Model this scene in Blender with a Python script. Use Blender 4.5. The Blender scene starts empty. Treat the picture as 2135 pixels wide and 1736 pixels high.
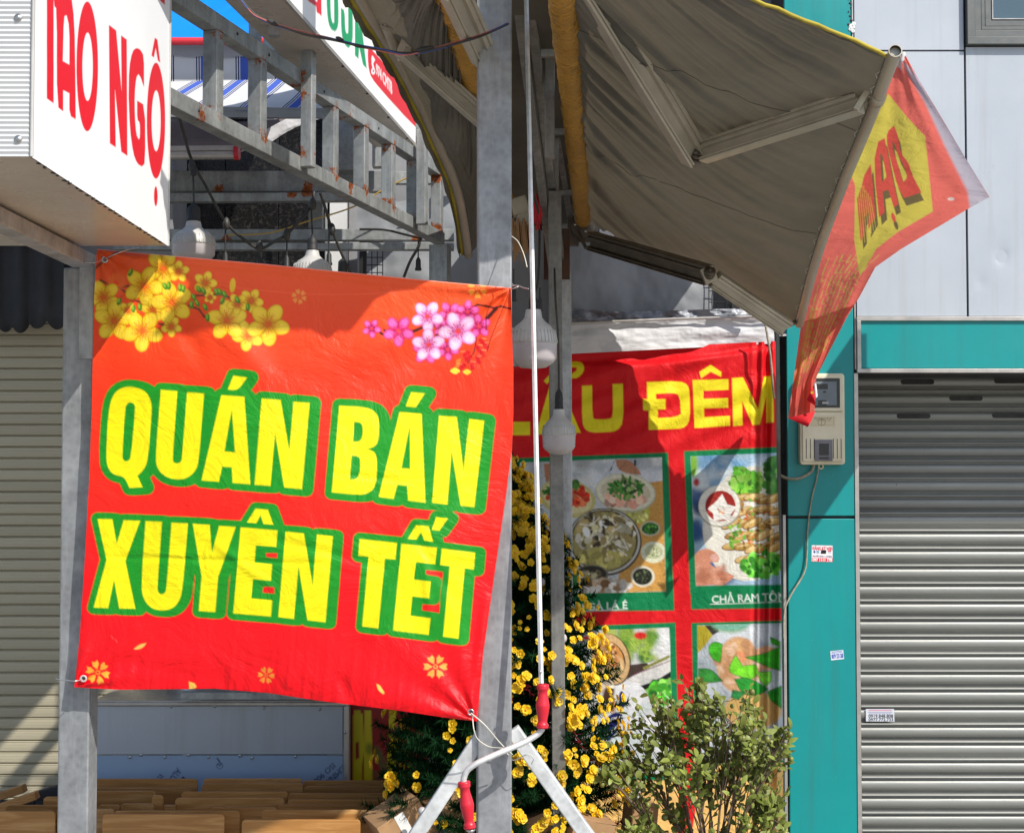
import bpy, math, random
import numpy as np
from mathutils import Vector, Matrix

SC = bpy.context.scene
COL = SC.collection
random.seed(7)
RNG = np.random.default_rng(11)

# ------------------------------------------------------------------ camera
F = 3000.0; CX = 1067.5; CY = 868.0; TILT = math.atan(112.0 / F); EYE = 1.76
cd = bpy.data.cameras.new('camera'); cam = bpy.data.objects.new('camera', cd); COL.objects.link(cam)
cam.location = (0, 0, EYE); cam.rotation_euler = (math.radians(90) + TILT, 0, 0)
cd.sensor_width = 36; cd.lens = F / 2135 * 36; cd.clip_start = .05; cd.clip_end = 400
SC.camera = cam

# ------------------------------------------------------------------ light
LD = Vector((-1.0, 1.0, -1.42)).normalized()            # direction the sunlight travels
w = bpy.data.worlds.new('World'); SC.world = w; w.use_nodes = True
nt = w.node_tree; bg = nt.nodes['Background']
sky = nt.nodes.new('ShaderNodeTexSky'); sky.sky_type = 'NISHITA'; sky.sun_disc = False
sky.sun_elevation = math.asin(-LD.z); sky.sun_rotation = math.atan2(-LD.x, -LD.y)
nt.links.new(sky.outputs[0], bg.inputs[0]); bg.inputs[1].default_value = 0.13
sl = bpy.data.lights.new('sun', 'SUN'); sl.energy = 4.6; sl.angle = math.radians(.5); sl.color = (1, .955, .88)
so = bpy.data.objects.new('sun', sl); COL.objects.link(so); so.location = (6, -5, 9)
so.rotation_euler = LD.to_track_quat('-Z', 'Y').to_euler()
SC.view_settings.view_transform = 'Standard'; SC.view_settings.look = 'None'
SC.view_settings.exposure = 0.34; SC.view_settings.gamma = 1; SC.view_settings.use_curve_mapping = False

# ------------------------------------------------------------------ survey helpers: photo point + distance -> world point
ct, st = math.cos(TILT), math.sin(TILT)
def at(px, py, Z):
    u = (np.asarray(px, float) - CX) / F; v = (CY - np.asarray(py, float)) / F
    k = Z / (ct - v * st)
    x = u * k; z = EYE + (st + v * ct) * k
    if np.ndim(x) == 0 and np.ndim(Z) == 0: return Vector((float(x), float(Z), float(z)))
    return np.stack([x, np.broadcast_to(Z, x.shape), z], -1)
def proj(P):
    x, y, z = P[..., 0], P[..., 1], P[..., 2] - EYE
    d = y * ct + z * st; v = -y * st + z * ct
    return CX + F * x / d, CY - F * v / d
def X(px, Z, py=980): return at(px, py, Z).x
def H(py, Z): return at(CX, py, Z).z

# ------------------------------------------------------------------ object helpers
class MB:
    def __init__(s): s.v = []; s.f = []; s.sm = []
    def add(s, vs, fs, smooth=False):
        o = len(s.v); s.v += [tuple(map(float, v)) for v in vs]
        s.f += [tuple(i + o for i in f) for f in fs]; s.sm += [smooth] * len(fs); return s
    def box(s, c, d, R=None):
        c = Vector(c); vs = []
        for x in (-.5, .5):
            for y in (-.5, .5):
                for z in (-.5, .5):
                    p = Vector((x * d[0], y * d[1], z * d[2]))
                    vs.append(c + (R @ p if R else p))
        return s.add(vs, [(0, 1, 3, 2), (4, 6, 7, 5), (0, 4, 5, 1), (2, 3, 7, 6), (0, 2, 6, 4), (1, 5, 7, 3)])
    def bb(s, a, b):
        a = Vector(a); b = Vector(b); return s.box((a + b) / 2, [abs(b[i] - a[i]) for i in range(3)])
    def beam(s, p0, p1, w, h, up=(0, 0, 1), seg=1):
        p0 = Vector(p0); p1 = Vector(p1); t = (p1 - p0).normalized(); up = Vector(up)
        if abs(t.dot(up)) > .95: up = Vector((0, -1, 0))
        sd_ = t.cross(up).normalized(); u = sd_.cross(t)
        vs = []; fs = []
        for k in range(seg + 1):
            c = p0.lerp(p1, k / seg)
            for a, b in ((-1, -1), (1, -1), (1, 1), (-1, 1)): vs.append(c + sd_ * a * w / 2 + u * b * h / 2)
        for k in range(seg):
            for i in range(4):
                j = (i + 1) % 4; fs.append((k * 4 + i, k * 4 + j, k * 4 + 4 + j, k * 4 + 4 + i))
        fs.append((3, 2, 1, 0)); e = seg * 4; fs.append((e, e + 1, e + 2, e + 3))
        return s.add(vs, fs)
    def tube(s, pts, r, n=8, caps=True, open_ends=False):
        pts = [Vector(p) for p in pts]; N = len(pts)
        rs = r if hasattr(r, '__len__') else [r] * N
        nrm = None; vs = []; fs = []
        for i, p in enumerate(pts):
            t = (pts[min(i + 1, N - 1)] - pts[max(i - 1, 0)]).normalized()
            if nrm is None:
                a = Vector((0, 0, 1)) if abs(t.z) < .9 else Vector((1, 0, 0)); nrm = t.cross(a).normalized()
            nrm = (nrm - t * nrm.dot(t)).normalized(); b = t.cross(nrm)
            for k in range(n):
                a = 2 * math.pi * k / n; vs.append(p + (nrm * math.cos(a) + b * math.sin(a)) * rs[i])
        for i in range(N - 1):
            for k in range(n):
                j = (k + 1) % n; fs.append((i * n + k, i * n + j, (i + 1) * n + j, (i + 1) * n + k))
        s.add(vs, fs, True)
        if caps: s.add(vs[:n], [tuple(range(n))[::-1]]); s.add(vs[-n:], [tuple(range(n))])
        return s
    def lathe(s, prof, o, n=24, axis=(0, 0, 1)):
        o = Vector(o); ax = Vector(axis).normalized()
        a = Vector((1, 0, 0)) if abs(ax.x) < .9 else Vector((0, 1, 0))
        u = ax.cross(a).normalized(); v = ax.cross(u); vs = []; fs = []
        for r, z in prof:
            for k in range(n):
                t = 2 * math.pi * k / n; vs.append(o + ax * z + (u * math.cos(t) + v * math.sin(t)) * max(r, 1e-4))
        for i in range(len(prof) - 1):
            for k in range(n):
                j = (k + 1) % n; fs.append((i * n + k, (i + 1) * n + k, (i + 1) * n + j, i * n + j))
        return s.add(vs, fs, True)
    def sheet(s, P, smooth=True, thick=0):
        nu, nv = P.shape[:2]; vs = P.reshape(-1, 3)
        i = np.arange(nu * nv).reshape(nu, nv)
        q = np.stack([i[:-1, :-1], i[1:, :-1], i[1:, 1:], i[:-1, 1:]], -1).reshape(-1, 4)
        return s.add(vs, [tuple(map(int, a)) for a in q], smooth)
    def prism(s, poly, o, ux, uz, d):
        """flat outline (x,z) extruded by vector d"""
        o = Vector(o); ux = Vector(ux); uz = Vector(uz); d = Vector(d); n = len(poly)
        a = [o + ux * x + uz * z for x, z in poly]; b = [p + d for p in a]
        fs = [tuple(range(n)), tuple(range(2 * n - 1, n - 1, -1))] + [(i, i + n, (i + 1) % n + n, (i + 1) % n) for i in range(n)]
        return s.add(a + b, fs)
    def obj(s, name, mat, parent=None, base=None, bevel=0, attrs=None, kind=None, fixn=False):
        me = bpy.data.meshes.new(name)
        wb = base if base is not None else (WL.get(parent.name, Vector()) if parent else None)
        if wb is None:
            a = np.array(s.v); lo = a.min(0); hi = a.max(0); wb = Vector(((lo[0] + hi[0]) / 2, (lo[1] + hi[1]) / 2, lo[2]))
        wb = Vector(wb)
        vv = np.array(s.v) - np.array(wb)
        me.from_pydata(vv.tolist(), [], s.f); me.polygons.foreach_set('use_smooth', s.sm)
        if fixn:
            import bmesh
            bm = bmesh.new(); bm.from_mesh(me); bmesh.ops.recalc_face_normals(bm, faces=bm.faces); bm.to_mesh(me); bm.free()
        if attrs:
            for k, arr in attrs.items():
                if arr.ndim == 1:
                    at_ = me.attributes.new(k, 'FLOAT', 'POINT'); at_.data.foreach_set('value', arr.astype(np.float32))
        me.materials.append(mat); me.update()
        o = bpy.data.objects.new(name, me); COL.objects.link(o)
        if parent:
            o.parent = parent; o.location = wb - WL.get(parent.name, Vector())
        else: o.location = wb
        WL[o.name] = wb
        if bevel:
            m = o.modifiers.new('bevel', 'BEVEL'); m.width = bevel; m.segments = 2; m.limit_method = 'ANGLE'; m.angle_limit = .7
        if kind: o['kind'] = kind
        return o
WL = {}
def grid_obj(name, P, C, mat, parent=None, extra=None, base=None):
    """dense cloth / print sheet: P (nu,nv,3) positions, C (nu*nv,3) linear colour"""
    nu, nv = P.shape[:2]; me = bpy.data.meshes.new(name)
    wb = Vector(base) if base is not None else (WL.get(parent.name, Vector()) if parent else Vector(P.reshape(-1, 3).mean(0)))
    vv = (P.reshape(-1, 3) - np.array(wb)).astype(np.float32)
    i = np.arange(nu * nv).reshape(nu, nv)
    q = np.stack([i[:-1, :-1], i[1:, :-1], i[1:, 1:], i[:-1, 1:]], -1).reshape(-1, 4)
    me.vertices.add(len(vv)); me.vertices.foreach_set('co', vv.ravel())
    me.loops.add(q.size); me.loops.foreach_set('vertex_index', q.ravel().astype(np.int32))
    me.polygons.add(len(q)); me.polygons.foreach_set('loop_start', (np.arange(len(q)) * 4).astype(np.int32))
    me.polygons.foreach_set('use_smooth', np.ones(len(q), bool))
    me.update(calc_edges=True); me.validate()
    if C is not None:
        a = me.attributes.new('print', 'FLOAT_COLOR', 'POINT')
        a.data.foreach_set('color', np.concatenate([C, np.ones((len(C), 1))], 1).astype(np.float32).ravel())
    me.materials.append(mat)
    o = bpy.data.objects.new(name, me); COL.objects.link(o)
    if parent: o.parent = parent; o.location = wb - WL.get(parent.name, Vector())
    else: o.location = wb
    WL[o.name] = wb
    return o
def tag(o, label=None, cat=None, group=None, kind=None):
    if label: o['label'] = label
    if cat: o['category'] = cat
    if group: o['group'] = group
    if kind: o['kind'] = kind
    return o
def thing(name, label, cat, loc, group=None):
    o = bpy.data.objects.new(name, None); COL.objects.link(o); o.location = loc; o.empty_display_size = .05
    WL[o.name] = Vector(loc); return tag(o, label, cat, group)
def inst(name, me, parent, M):
    o = bpy.data.objects.new(name, me); COL.objects.link(o); o.parent = parent; o.matrix_local = M; return o

# ------------------------------------------------------------------ materials
def lin(c):
    c = np.asarray(c, float) / 255.0
    return np.where(c <= .04045, c / 12.92, ((c + .055) / 1.055) ** 2.4)
class NT:
    def __init__(s, name):
        s.m = bpy.data.materials.new(name); s.m.use_nodes = True; s.t = s.m.node_tree
        s.p = s.t.nodes['Principled BSDF']; s.out = s.t.nodes['Material Output']
        s.tc = s.t.nodes.new('ShaderNodeTexCoord')
    def n(s, typ, **kw):
        nd = s.t.nodes.new(typ)
        for k, v in kw.items():
            if k in nd.inputs: nd.inputs[k].default_value = v
            else: setattr(nd, k, v)
        return nd
    def l(s, a, b): s.t.links.new(a, b)
    def coords(s, scale=(1, 1, 1), rot=(0, 0, 0), obj=True):
        m = s.n('ShaderNodeMapping'); m.inputs['Scale'].default_value = scale; m.inputs['Rotation'].default_value = rot
        s.l(s.tc.outputs['Object' if obj else 'Generated'], m.inputs[0]); return m.outputs[0]
    def noise(s, scale, detail=4, rough=.55, vec=None, dist=0):
        nd = s.n('ShaderNodeTexNoise'); nd.inputs['Scale'].default_value = scale; nd.inputs['Detail'].default_value = detail
        nd.inputs['Roughness'].default_value = rough; nd.inputs['Distortion'].default_value = dist
        s.l(vec if vec else s.tc.outputs['Object'], nd.inputs['Vector']); return nd.outputs['Fac']
    def ramp(s, fac, stops):
        r = s.n('ShaderNodeValToRGB'); e = r.color_ramp.elements
        while len(e) < len(stops): e.new(.5)
        for i, (p, c) in enumerate(stops):
            e[i].position = p; e[i].color = (*c, 1) if hasattr(c, '__len__') else (c, c, c, 1)
        s.l(fac, r.inputs[0]); return r.outputs[0]
    def mix(s, fac, a, b, blend='MIX'):
        m = s.n('ShaderNodeMix', data_type='RGBA', blend_type=blend)
        for sock, v in ((m.inputs[0], fac), (m.inputs[6], a), (m.inputs[7], b)):
            if isinstance(v, (int, float)): sock.default_value = v
            elif hasattr(v, '__len__'): sock.default_value = (*v, 1) if len(v) == 3 else v
            else: s.l(v, sock)
        return m.outputs[2]
    def bump(s, h, strength=.3, dist=.01, prev=None):
        b = s.n('ShaderNodeBump'); b.inputs['Strength'].default_value = strength; b.inputs['Distance'].default_value = dist
        s.l(h, b.inputs['Height'])
        if prev: s.l(prev, b.inputs['Normal'])
        return b.outputs[0]
    def setc(s, c):
        if hasattr(c, '__len__'): s.p.inputs['Base Color'].default_value = (*c, 1)
        else: s.l(c, s.p.inputs['Base Color'])
    def set(s, rough=None, metal=None, spec=None, normal=None):
        if rough is not None:
            if isinstance(rough, (int, float)): s.p.inputs['Roughness'].default_value = rough
            else: s.l(rough, s.p.inputs['Roughness'])
        if metal is not None: s.p.inputs['Metallic'].default_value = metal
        if spec is not None: s.p.inputs['Specular IOR Level'].default_value = spec
        if normal: s.l(normal, s.p.inputs['Normal'])
        return s.m
def std(name, c, c2=None, rough=.5, metal=0, ns=8, bs=0, bscale=40, bd=.003, stretch=(1, 1, 1), lo=.35, hi=.65, spec=.5, detail=5, rand=0):
    """base colour broken up by noise, with fine relief"""
    m = NT(name)
    if c2 is not None:
        q = m.ramp(m.noise(ns, detail, .6, m.coords(stretch)), [(lo, c), (hi, c2)])
        if rand:
            oi = m.n('ShaderNodeObjectInfo'); q = m.mix(1.0, q, m.ramp(oi.outputs['Random'], [(0, 1 - rand), (1, 1.0)]), 'MULTIPLY')
        m.setc(q)
    else: m.setc(c)
    nrm = m.bump(m.noise(bscale, 4, .6, m.coords(stretch)), bs, bd) if bs else None
    rr = m.ramp(m.noise(ns * 2.3, 4), [(.3, max(rough - .09, .02)), (.7, min(rough + .1, 1))])
    return m.set(rr, metal, spec, nrm)
def g3(v): return (v, v, v)
def sr(*c): return tuple(float(v) for v in lin(c))

def galv(name, base=.34, rust=False, tint=(1, 1.02, 1.05), dirt=.5):
    m = NT(name)
    sp = m.n('ShaderNodeTexVoronoi'); sp.inputs['Scale'].default_value = 60; m.l(m.tc.outputs['Object'], sp.inputs['Vector'])
    c1 = m.ramp(m.noise(9, 6, .65), [(.3, tuple(base * .72 * t for t in tint)), (.7, tuple(base * 1.25 * t for t in tint))])
    vv = m.ramp(sp.outputs['Distance'], [(.1, .9), (.7, 1.08)]); c2 = m.mix(1.0, c1, vv, 'MULTIPLY')
    streak = m.ramp(m.noise(14, 5, .7, m.coords((1, 1, .12))), [(.5, 0.0), (.78, 1.0)])
    c3 = m.mix(streak, c2, tuple(min(base * 1.7, .8) * t for t in tint))
    blot = m.ramp(m.noise(3.4, 6, .7), [(.55, 0.0), (.75, dirt)])
    c4 = m.mix(blot, c3, (base * .42, base * .4, base * .36))
    if rust:
        at_ = m.n('ShaderNodeAttribute', attribute_name='rust')
        nz = m.noise(55, 5, .7)
        ad = m.n('ShaderNodeMath', operation='MULTIPLY_ADD'); m.l(at_.outputs['Fac'], ad.inputs[0]); ad.inputs[1].default_value = .95; m.l(nz, ad.inputs[2])
        rm = m.ramp(ad.outputs[0], [(.80, 0.0), (.92, 1.0)])
        rc = m.ramp(m.noise(90, 3), [(.35, (.16, .035, .01)), (.65, (.42, .12, .025))])
        c4 = m.mix(rm, c4, rc)
    m.setc(c4)
    return m.set(m.ramp(m.noise(20, 4), [(.3, .42), (.7, .68)]), .55, .5, m.bump(m.noise(160, 3), .12, .002))

def clad(name, c, c2, streak, rough):
    """painted composite sheet: rain streaks, dust towards the joints, tiny scratches"""
    m = NT(name)
    a = m.ramp(m.noise(1.3, 5, .6), [(.35, c), (.65, c2)])
    s_ = m.ramp(m.noise(16, 5, .65, m.coords((1, 1, .045))), [(.52, 0.0), (.78, .6)]); a = m.mix(s_, a, streak)
    d = m.ramp(m.noise(5, 8, .75), [(.6, 0.0), (.8, .22)]); a = m.mix(d, a, tuple(min(x * .6 + .12, .8) for x in c))
    k = m.ramp(m.noise(120, 2, .5), [(.735, 0.0), (.76, .5)]); a = m.mix(k, a, tuple(min(x * 1.2 + .2, .9) for x in c))
    m.setc(a); return m.set(m.ramp(m.noise(4, 5, .6), [(.3, rough - .06), (.7, rough + .14)]), 0, .45, m.bump(m.noise(3.2, 3), .06, .02))
M = {}
M['galv'] = galv('galvanised_steel'); M['galv_rust'] = galv('galvanised_steel_rusty', .29, True, (.98, 1.02, 1.0))
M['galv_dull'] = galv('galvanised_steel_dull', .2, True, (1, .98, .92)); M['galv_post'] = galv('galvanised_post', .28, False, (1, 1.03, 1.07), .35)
M['galv_light'] = galv('zinc_rod', .6, False, (1, 1.02, 1.02), .15)
M['alu'] = std('aluminium_trim', (.5, .47, .44), (.38, .36, .34), .38, .6, 10, .1, 200)
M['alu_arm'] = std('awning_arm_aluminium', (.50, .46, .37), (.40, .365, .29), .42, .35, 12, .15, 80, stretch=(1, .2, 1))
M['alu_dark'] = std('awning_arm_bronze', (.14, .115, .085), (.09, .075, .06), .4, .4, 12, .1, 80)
M['white_acm'] = clad('white_composite_panel', sr(176, 182, 190), sr(163, 170, 179), (.33, .33, .33), .3)
M['teal'] = clad('teal_composite_panel', (.0, .26, .262), (.0, .225, .228), (.02, .17, .17), .36)
M['black'] = std('black_rubber', g3(.012), g3(.03), .6)
M['blackpaint'] = std('black_painted_pipe', g3(.01), g3(.022), .3)
M['frame_grey'] = std('grey_window_aluminium', (.135, .14, .135), (.115, .12, .115), .4, .3)
M['shutter_grey'] = std('grey_roller_slats', (.31, .315, .295), (.235, .24, .225), .4, .35, 2.2, .25, 25, .004, (.5, 1, 1), .3, .72, rand=.16)
M['shutter_beige'] = std('beige_shutter_slats', (.47, .42, .30), (.40, .355, .25), .45, .1, 3, .2, 30, .003, (.1, 1, 1), rand=.12)
M['signwhite'] = std('white_sign_vinyl', g3(.83), (.78, .79, .8), .42, 0, 3, .25, 130, .001, (1, .05, 1))
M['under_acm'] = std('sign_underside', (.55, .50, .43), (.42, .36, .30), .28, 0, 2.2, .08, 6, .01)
M['plastic_white'] = std('white_lamp_plastic', (.50, .49, .47), (.36, .35, .33), .4, 0, 9, .1, 60)
M['diffuser'] = std('lamp_diffuser', (.46, .42, .43), (.40, .365, .37), .3, 0, 4)
M['wire'] = std('black_cable', g3(.018), (.05, .045, .035), .55, 0, 30)
M['wire_red'] = std('pink_cable', (.45, .12, .1), None, .5); M['wire_blue'] = std('blue_cable', (.03, .08, .3), None, .5)
M['wire_yellow'] = std('yellow_cable', (.45, .28, .05), None, .5)
M['wire_steel'] = std('thin_steel_wire', g3(.6), None, .3, .8)
M['string'] = std('white_string', (.6, .58, .5), None, .8)
M['red_plastic'] = std('red_handle_plastic', sr(205, 25, 45), sr(190, 30, 50), .38, 0, 20, .1, 60)
M['granite'] = std('black_granite', (.008, .008, .008), (.05, .045, .042), .25, 0, 55, 0, lo=.5, hi=.75)
M['wall_grey'] = std('grey_rendered_wall', (.30, .30, .31), (.2, .2, .205), .85, 0, 2.5, .4, 30)
M['wall_white'] = std('white_painted_pillar', g3(.68), (.55, .55, .53), .7, 0, 3, .2, 30)
M['blue_tarp'] = std('blue_tarpaulin', (.0, .22, .72), (.0, .17, .6), .4, 0, 3, .3, 6, .02)
M['red_trim'] = std('red_piping', (.6, .02, .03), None, .5)
M['wire_dark'] = std('dark_mesh_wire', g3(.02), None, .5, .3)
M['board'] = None
M['granite_floor'] = std('pavement_concrete', (.30, .285, .26), (.22, .21, .195), .85, 0, 1.5, .5, 20)
M['silver_tape'] = std('wrinkled_plastic_film', (.30, .315, .35), (.17, .18, .2), .35, 0, 26, .8, 22, .02, (.4, 1, 1))
M['chrome'] = std('steel_screw', g3(.5), None, .3, .9)
M['meter'] = std('cream_meter_box', sr(222, 214, 186), sr(196, 184, 150), .4, 0, 5, .1, 60, lo=.4, hi=.75)
M['meter_dark'] = std('grey_meter_face', sr(120, 118, 125), sr(100, 98, 104), .4)
M['meter_black'] = std('black_meter_window', (.02, .02, .022), None, .3)
M['meter_face'] = std('meter_dial_plate', sr(120, 130, 135), sr(98, 108, 112), .5)
M['cardboard'] = std('cardboard', (.36, .21, .1), (.28, .155, .07), .85, 0, 6, .2, 40)
M['rope'] = std('grey_rope_cord', (.33, .31, .24), (.2, .18, .12), .85, 0, 60, .5, 200)
M['pot'] = std('terracotta_pot', (.35, .12, .06), (.25, .09, .05), .7)
M['soil'] = std('soil', (.05, .035, .02), (.03, .02, .012), .95)
M['bark'] = std('brown_bark', (.10, .06, .035), (.17, .12, .08), .85, 0, 40, .5, 90)

def cloth(name, c, c2, trans=.15, tcol=None, rough=.75, ns=3, wr=(1, 1, 1), ws=12, wstr=.6, wd=.02, ws2=60):
    m = NT(name)
    col = m.ramp(m.noise(ns, 5, .6), [(.35, c), (.65, c2)])
    m.setc(col)
    nrm = m.bump(m.noise(ws, 3, .5, m.coords(wr)), wstr, wd)
    nrm = m.bump(m.noise(ws2, 2, .5, m.coords(wr)), wstr * .4, wd * .15, nrm)
    m.set(rough, 0, .3, nrm)
    if trans:
        tr = m.n('ShaderNodeBsdfTranslucent'); tr.inputs[0].default_value = (*(tcol or c), 1); m.l(nrm, tr.inputs['Normal'])
        mx = m.n('ShaderNodeMixShader'); mx.inputs[0].default_value = trans
        m.l(m.p.outputs[0], mx.inputs[1]); m.l(tr.outputs[0], mx.inputs[2]); m.l(mx.outputs[0], m.out.inputs[0])
    return m.m
M['awning'] = cloth('awning_fabric', (.145, .135, .112), (.078, .074, .064), .08, (.34, .28, .18), ns=1.8, ws=3, wr=(1.2, 2, 1.2), wstr=.35, wd=.03)
M['awning_edge'] = cloth('yellow_awning_hem', (.5, .40, .05), (.38, .3, .04), .1)
M['roller'] = cloth('yellow_roller_vinyl', (.62, .33, .045), (.48, .24, .035), 0, rough=.38, ws=12, wr=(3, 10, 3), wstr=1.0, wd=.03)
M['tarp_grey'] = cloth('grey_tarpaulin', (.28, .29, .305), (.22, .23, .24), 0, rough=.6, ws=3, wstr=.5, wd=.03)
M['tarp_white'] = cloth('white_tarpaulin', (.66, .65, .66), (.56, .56, .57), .1, rough=.6, ws=8, wstr=.6, wd=.03)
M['dark_cloth'] = cloth('dark_valance_cloth', (.03, .032, .035), (.045, .046, .05), 0)

def printmat(name, rough=.42, trans=0, weave=.25, wr=.35, sheen=.4):
    """flat print: colour comes from the printed artwork stored on the sheet"""
    m = NT(name); a = m.n('ShaderNodeAttribute', attribute_name='print')
    fade = m.ramp(m.noise(2.2, 4, .6), [(.3, .93), (.7, 1.0)])
    c = m.mix(1.0, a.outputs['Color'], fade, 'MULTIPLY'); m.setc(c)
    wv = m.n('ShaderNodeTexWave', wave_type='BANDS', bands_direction='Z'); wv.inputs['Scale'].default_value = 190
    m.l(m.tc.outputs['Object'], wv.inputs['Vector'])
    nrm = m.bump(wv.outputs['Fac'], weave, .0006)
    nrm = m.bump(m.noise(7, 5, .6, None, 1.6), wr * 1.5, .014, nrm)
    nrm = m.bump(m.noise(32, 3, .6, m.coords((1, 1, 2.5)), .6), wr * .5, .0022, nrm)
    m.set(rough, 0, sheen, nrm)
    if trans:
        tr = m.n('ShaderNodeBsdfTranslucent'); m.l(c, tr.inputs[0]); m.l(nrm, tr.inputs['Normal'])
        mx = m.n('ShaderNodeMixShader'); mx.inputs[0].default_value = trans
        m.l(m.p.outputs[0], mx.inputs[1]); m.l(tr.outputs[0], mx.inputs[2]); m.l(mx.outputs[0], m.out.inputs[0])
    return m.m
M['print'] = printmat('printed_banner', .42, 0, .25, .4, .35); M['print_flag'] = printmat('printed_thin_flag', .65, .5, .1, .6, .1)
M['print_rear'] = printmat('printed_rear_banner', .55, .12, .12, .45, .25)
M['print_flat'] = printmat('printed_sticker', .4, 0, 0, .03)

def wood(name, a, b, seed=0):
    m = NT(name)
    v = m.coords((.7, 6, 9)); oi = m.n('ShaderNodeObjectInfo')
    ad = m.n('ShaderNodeVectorMath', operation='ADD'); m.l(v, ad.inputs[0]); m.l(oi.outputs['Location'], ad.inputs[1])
    n1 = m.noise(4, 6, .6, ad.outputs[0], 1.6)
    c = m.ramp(n1, [(.25, tuple(x * .75 for x in a)), (.5, a), (.75, b)])
    r = m.ramp(oi.outputs['Random'], [(0, .75), (1, 1.12)])
    c = m.mix(1.0, c, r, 'MULTIPLY'); m.setc(c)
    return m.set(.42, 0, .4, m.bump(n1, .12, .003))
M['board'] = wood('rubberwood_board', (.42, .195, .055), (.60, .34, .13))

# leaves / flowers
def leafm(name, a, b, trans=.25, rough=.4, spec=.5):
    m = NT(name); oi = m.n('ShaderNodeObjectInfo')
    c = m.ramp(m.noise(25, 3), [(.3, a), (.7, b)])
    c = m.mix(1.0, c, m.ramp(oi.outputs['Random'], [(0, .7), (1, 1.25)]), 'MULTIPLY'); m.setc(c); m.set(rough, 0, spec)
    tr = m.n('ShaderNodeBsdfTranslucent'); m.l(c, tr.inputs[0])
    mx = m.n('ShaderNodeMixShader'); mx.inputs[0].default_value = trans
    m.l(m.p.outputs[0], mx.inputs[1]); m.l(tr.outputs[0], mx.inputs[2]); m.l(mx.outputs[0], m.out.inputs[0]); return m.m
M['leaf'] = leafm('kumquat_leaf', (.18, .225, .04), (.31, .36, .09), .3, .42, .25)
M['needle'] = leafm('tinsel_needle', (.006, .03, .010), (.014, .055, .018), .1, .8, .04)
M['petal'] = leafm('yellow_petal', (.72, .46, .01), (.82, .58, .02), .3, .5)
M['fruit'] = leafm('green_kumquat', (.13, .16, .03), (.2, .21, .04), 0, .3)
M['stamen'] = std('orange_stamen', (.6, .28, .02), None, .6)

# ------------------------------------------------------------------ artwork painter
def vnoise(x, y, seed=0):
    xi = np.floor(x).astype(np.int64); yi = np.floor(y).astype(np.int64); fx = x - xi; fy = y - yi
    fx = fx * fx * (3 - 2 * fx); fy = fy * fy * (3 - 2 * fy)
    def h(a, b):
        n = (a * 374761393 + b * 668265263 + seed * 982451653) & 0x7fffffff
        n = ((n ^ (n >> 13)) * 1274126177) & 0x7fffffff; return ((n ^ (n >> 16)) & 0xffff) / 65535.0
    return (h(xi, yi) * (1 - fx) + h(xi + 1, yi) * fx) * (1 - fy) + (h(xi, yi + 1) * (1 - fx) + h(xi + 1, yi + 1) * fx) * fy
def fbm(x, y, seed=0, o=4):
    s = 0; a = .5
    for k in range(o): s = s + a * vnoise(x * 2 ** k, y * 2 ** k, seed + k); a *= .5
    return s / (1 - .5 ** o)
def chaikin(pts, it=2, sharp=62):
    pts = [np.array(p, float) for p in pts]
    for _ in range(it):
        out = []; n = len(pts)
        for i in range(n):
            a, b, c = pts[i - 1], pts[i], pts[(i + 1) % n]
            u, v = b - a, c - b; lu, lv = np.hypot(*u), np.hypot(*v)
            if lu < 1e-9 or lv < 1e-9: out.append(b); continue
            ang = math.degrees(math.acos(max(-1, min(1, float(u @ v) / lu / lv))))
            if ang > sharp or ang < 4: out.append(b)
            else: out += [b - u * .25, b + v * .25]
        pts = out
    return pts
def segs_of(loops):
    A = []; B = []
    for lp in loops:
        lp = np.array(lp, float); A.append(lp); B.append(np.roll(lp, -1, 0))
    return np.concatenate(A), np.concatenate(B)
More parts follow.
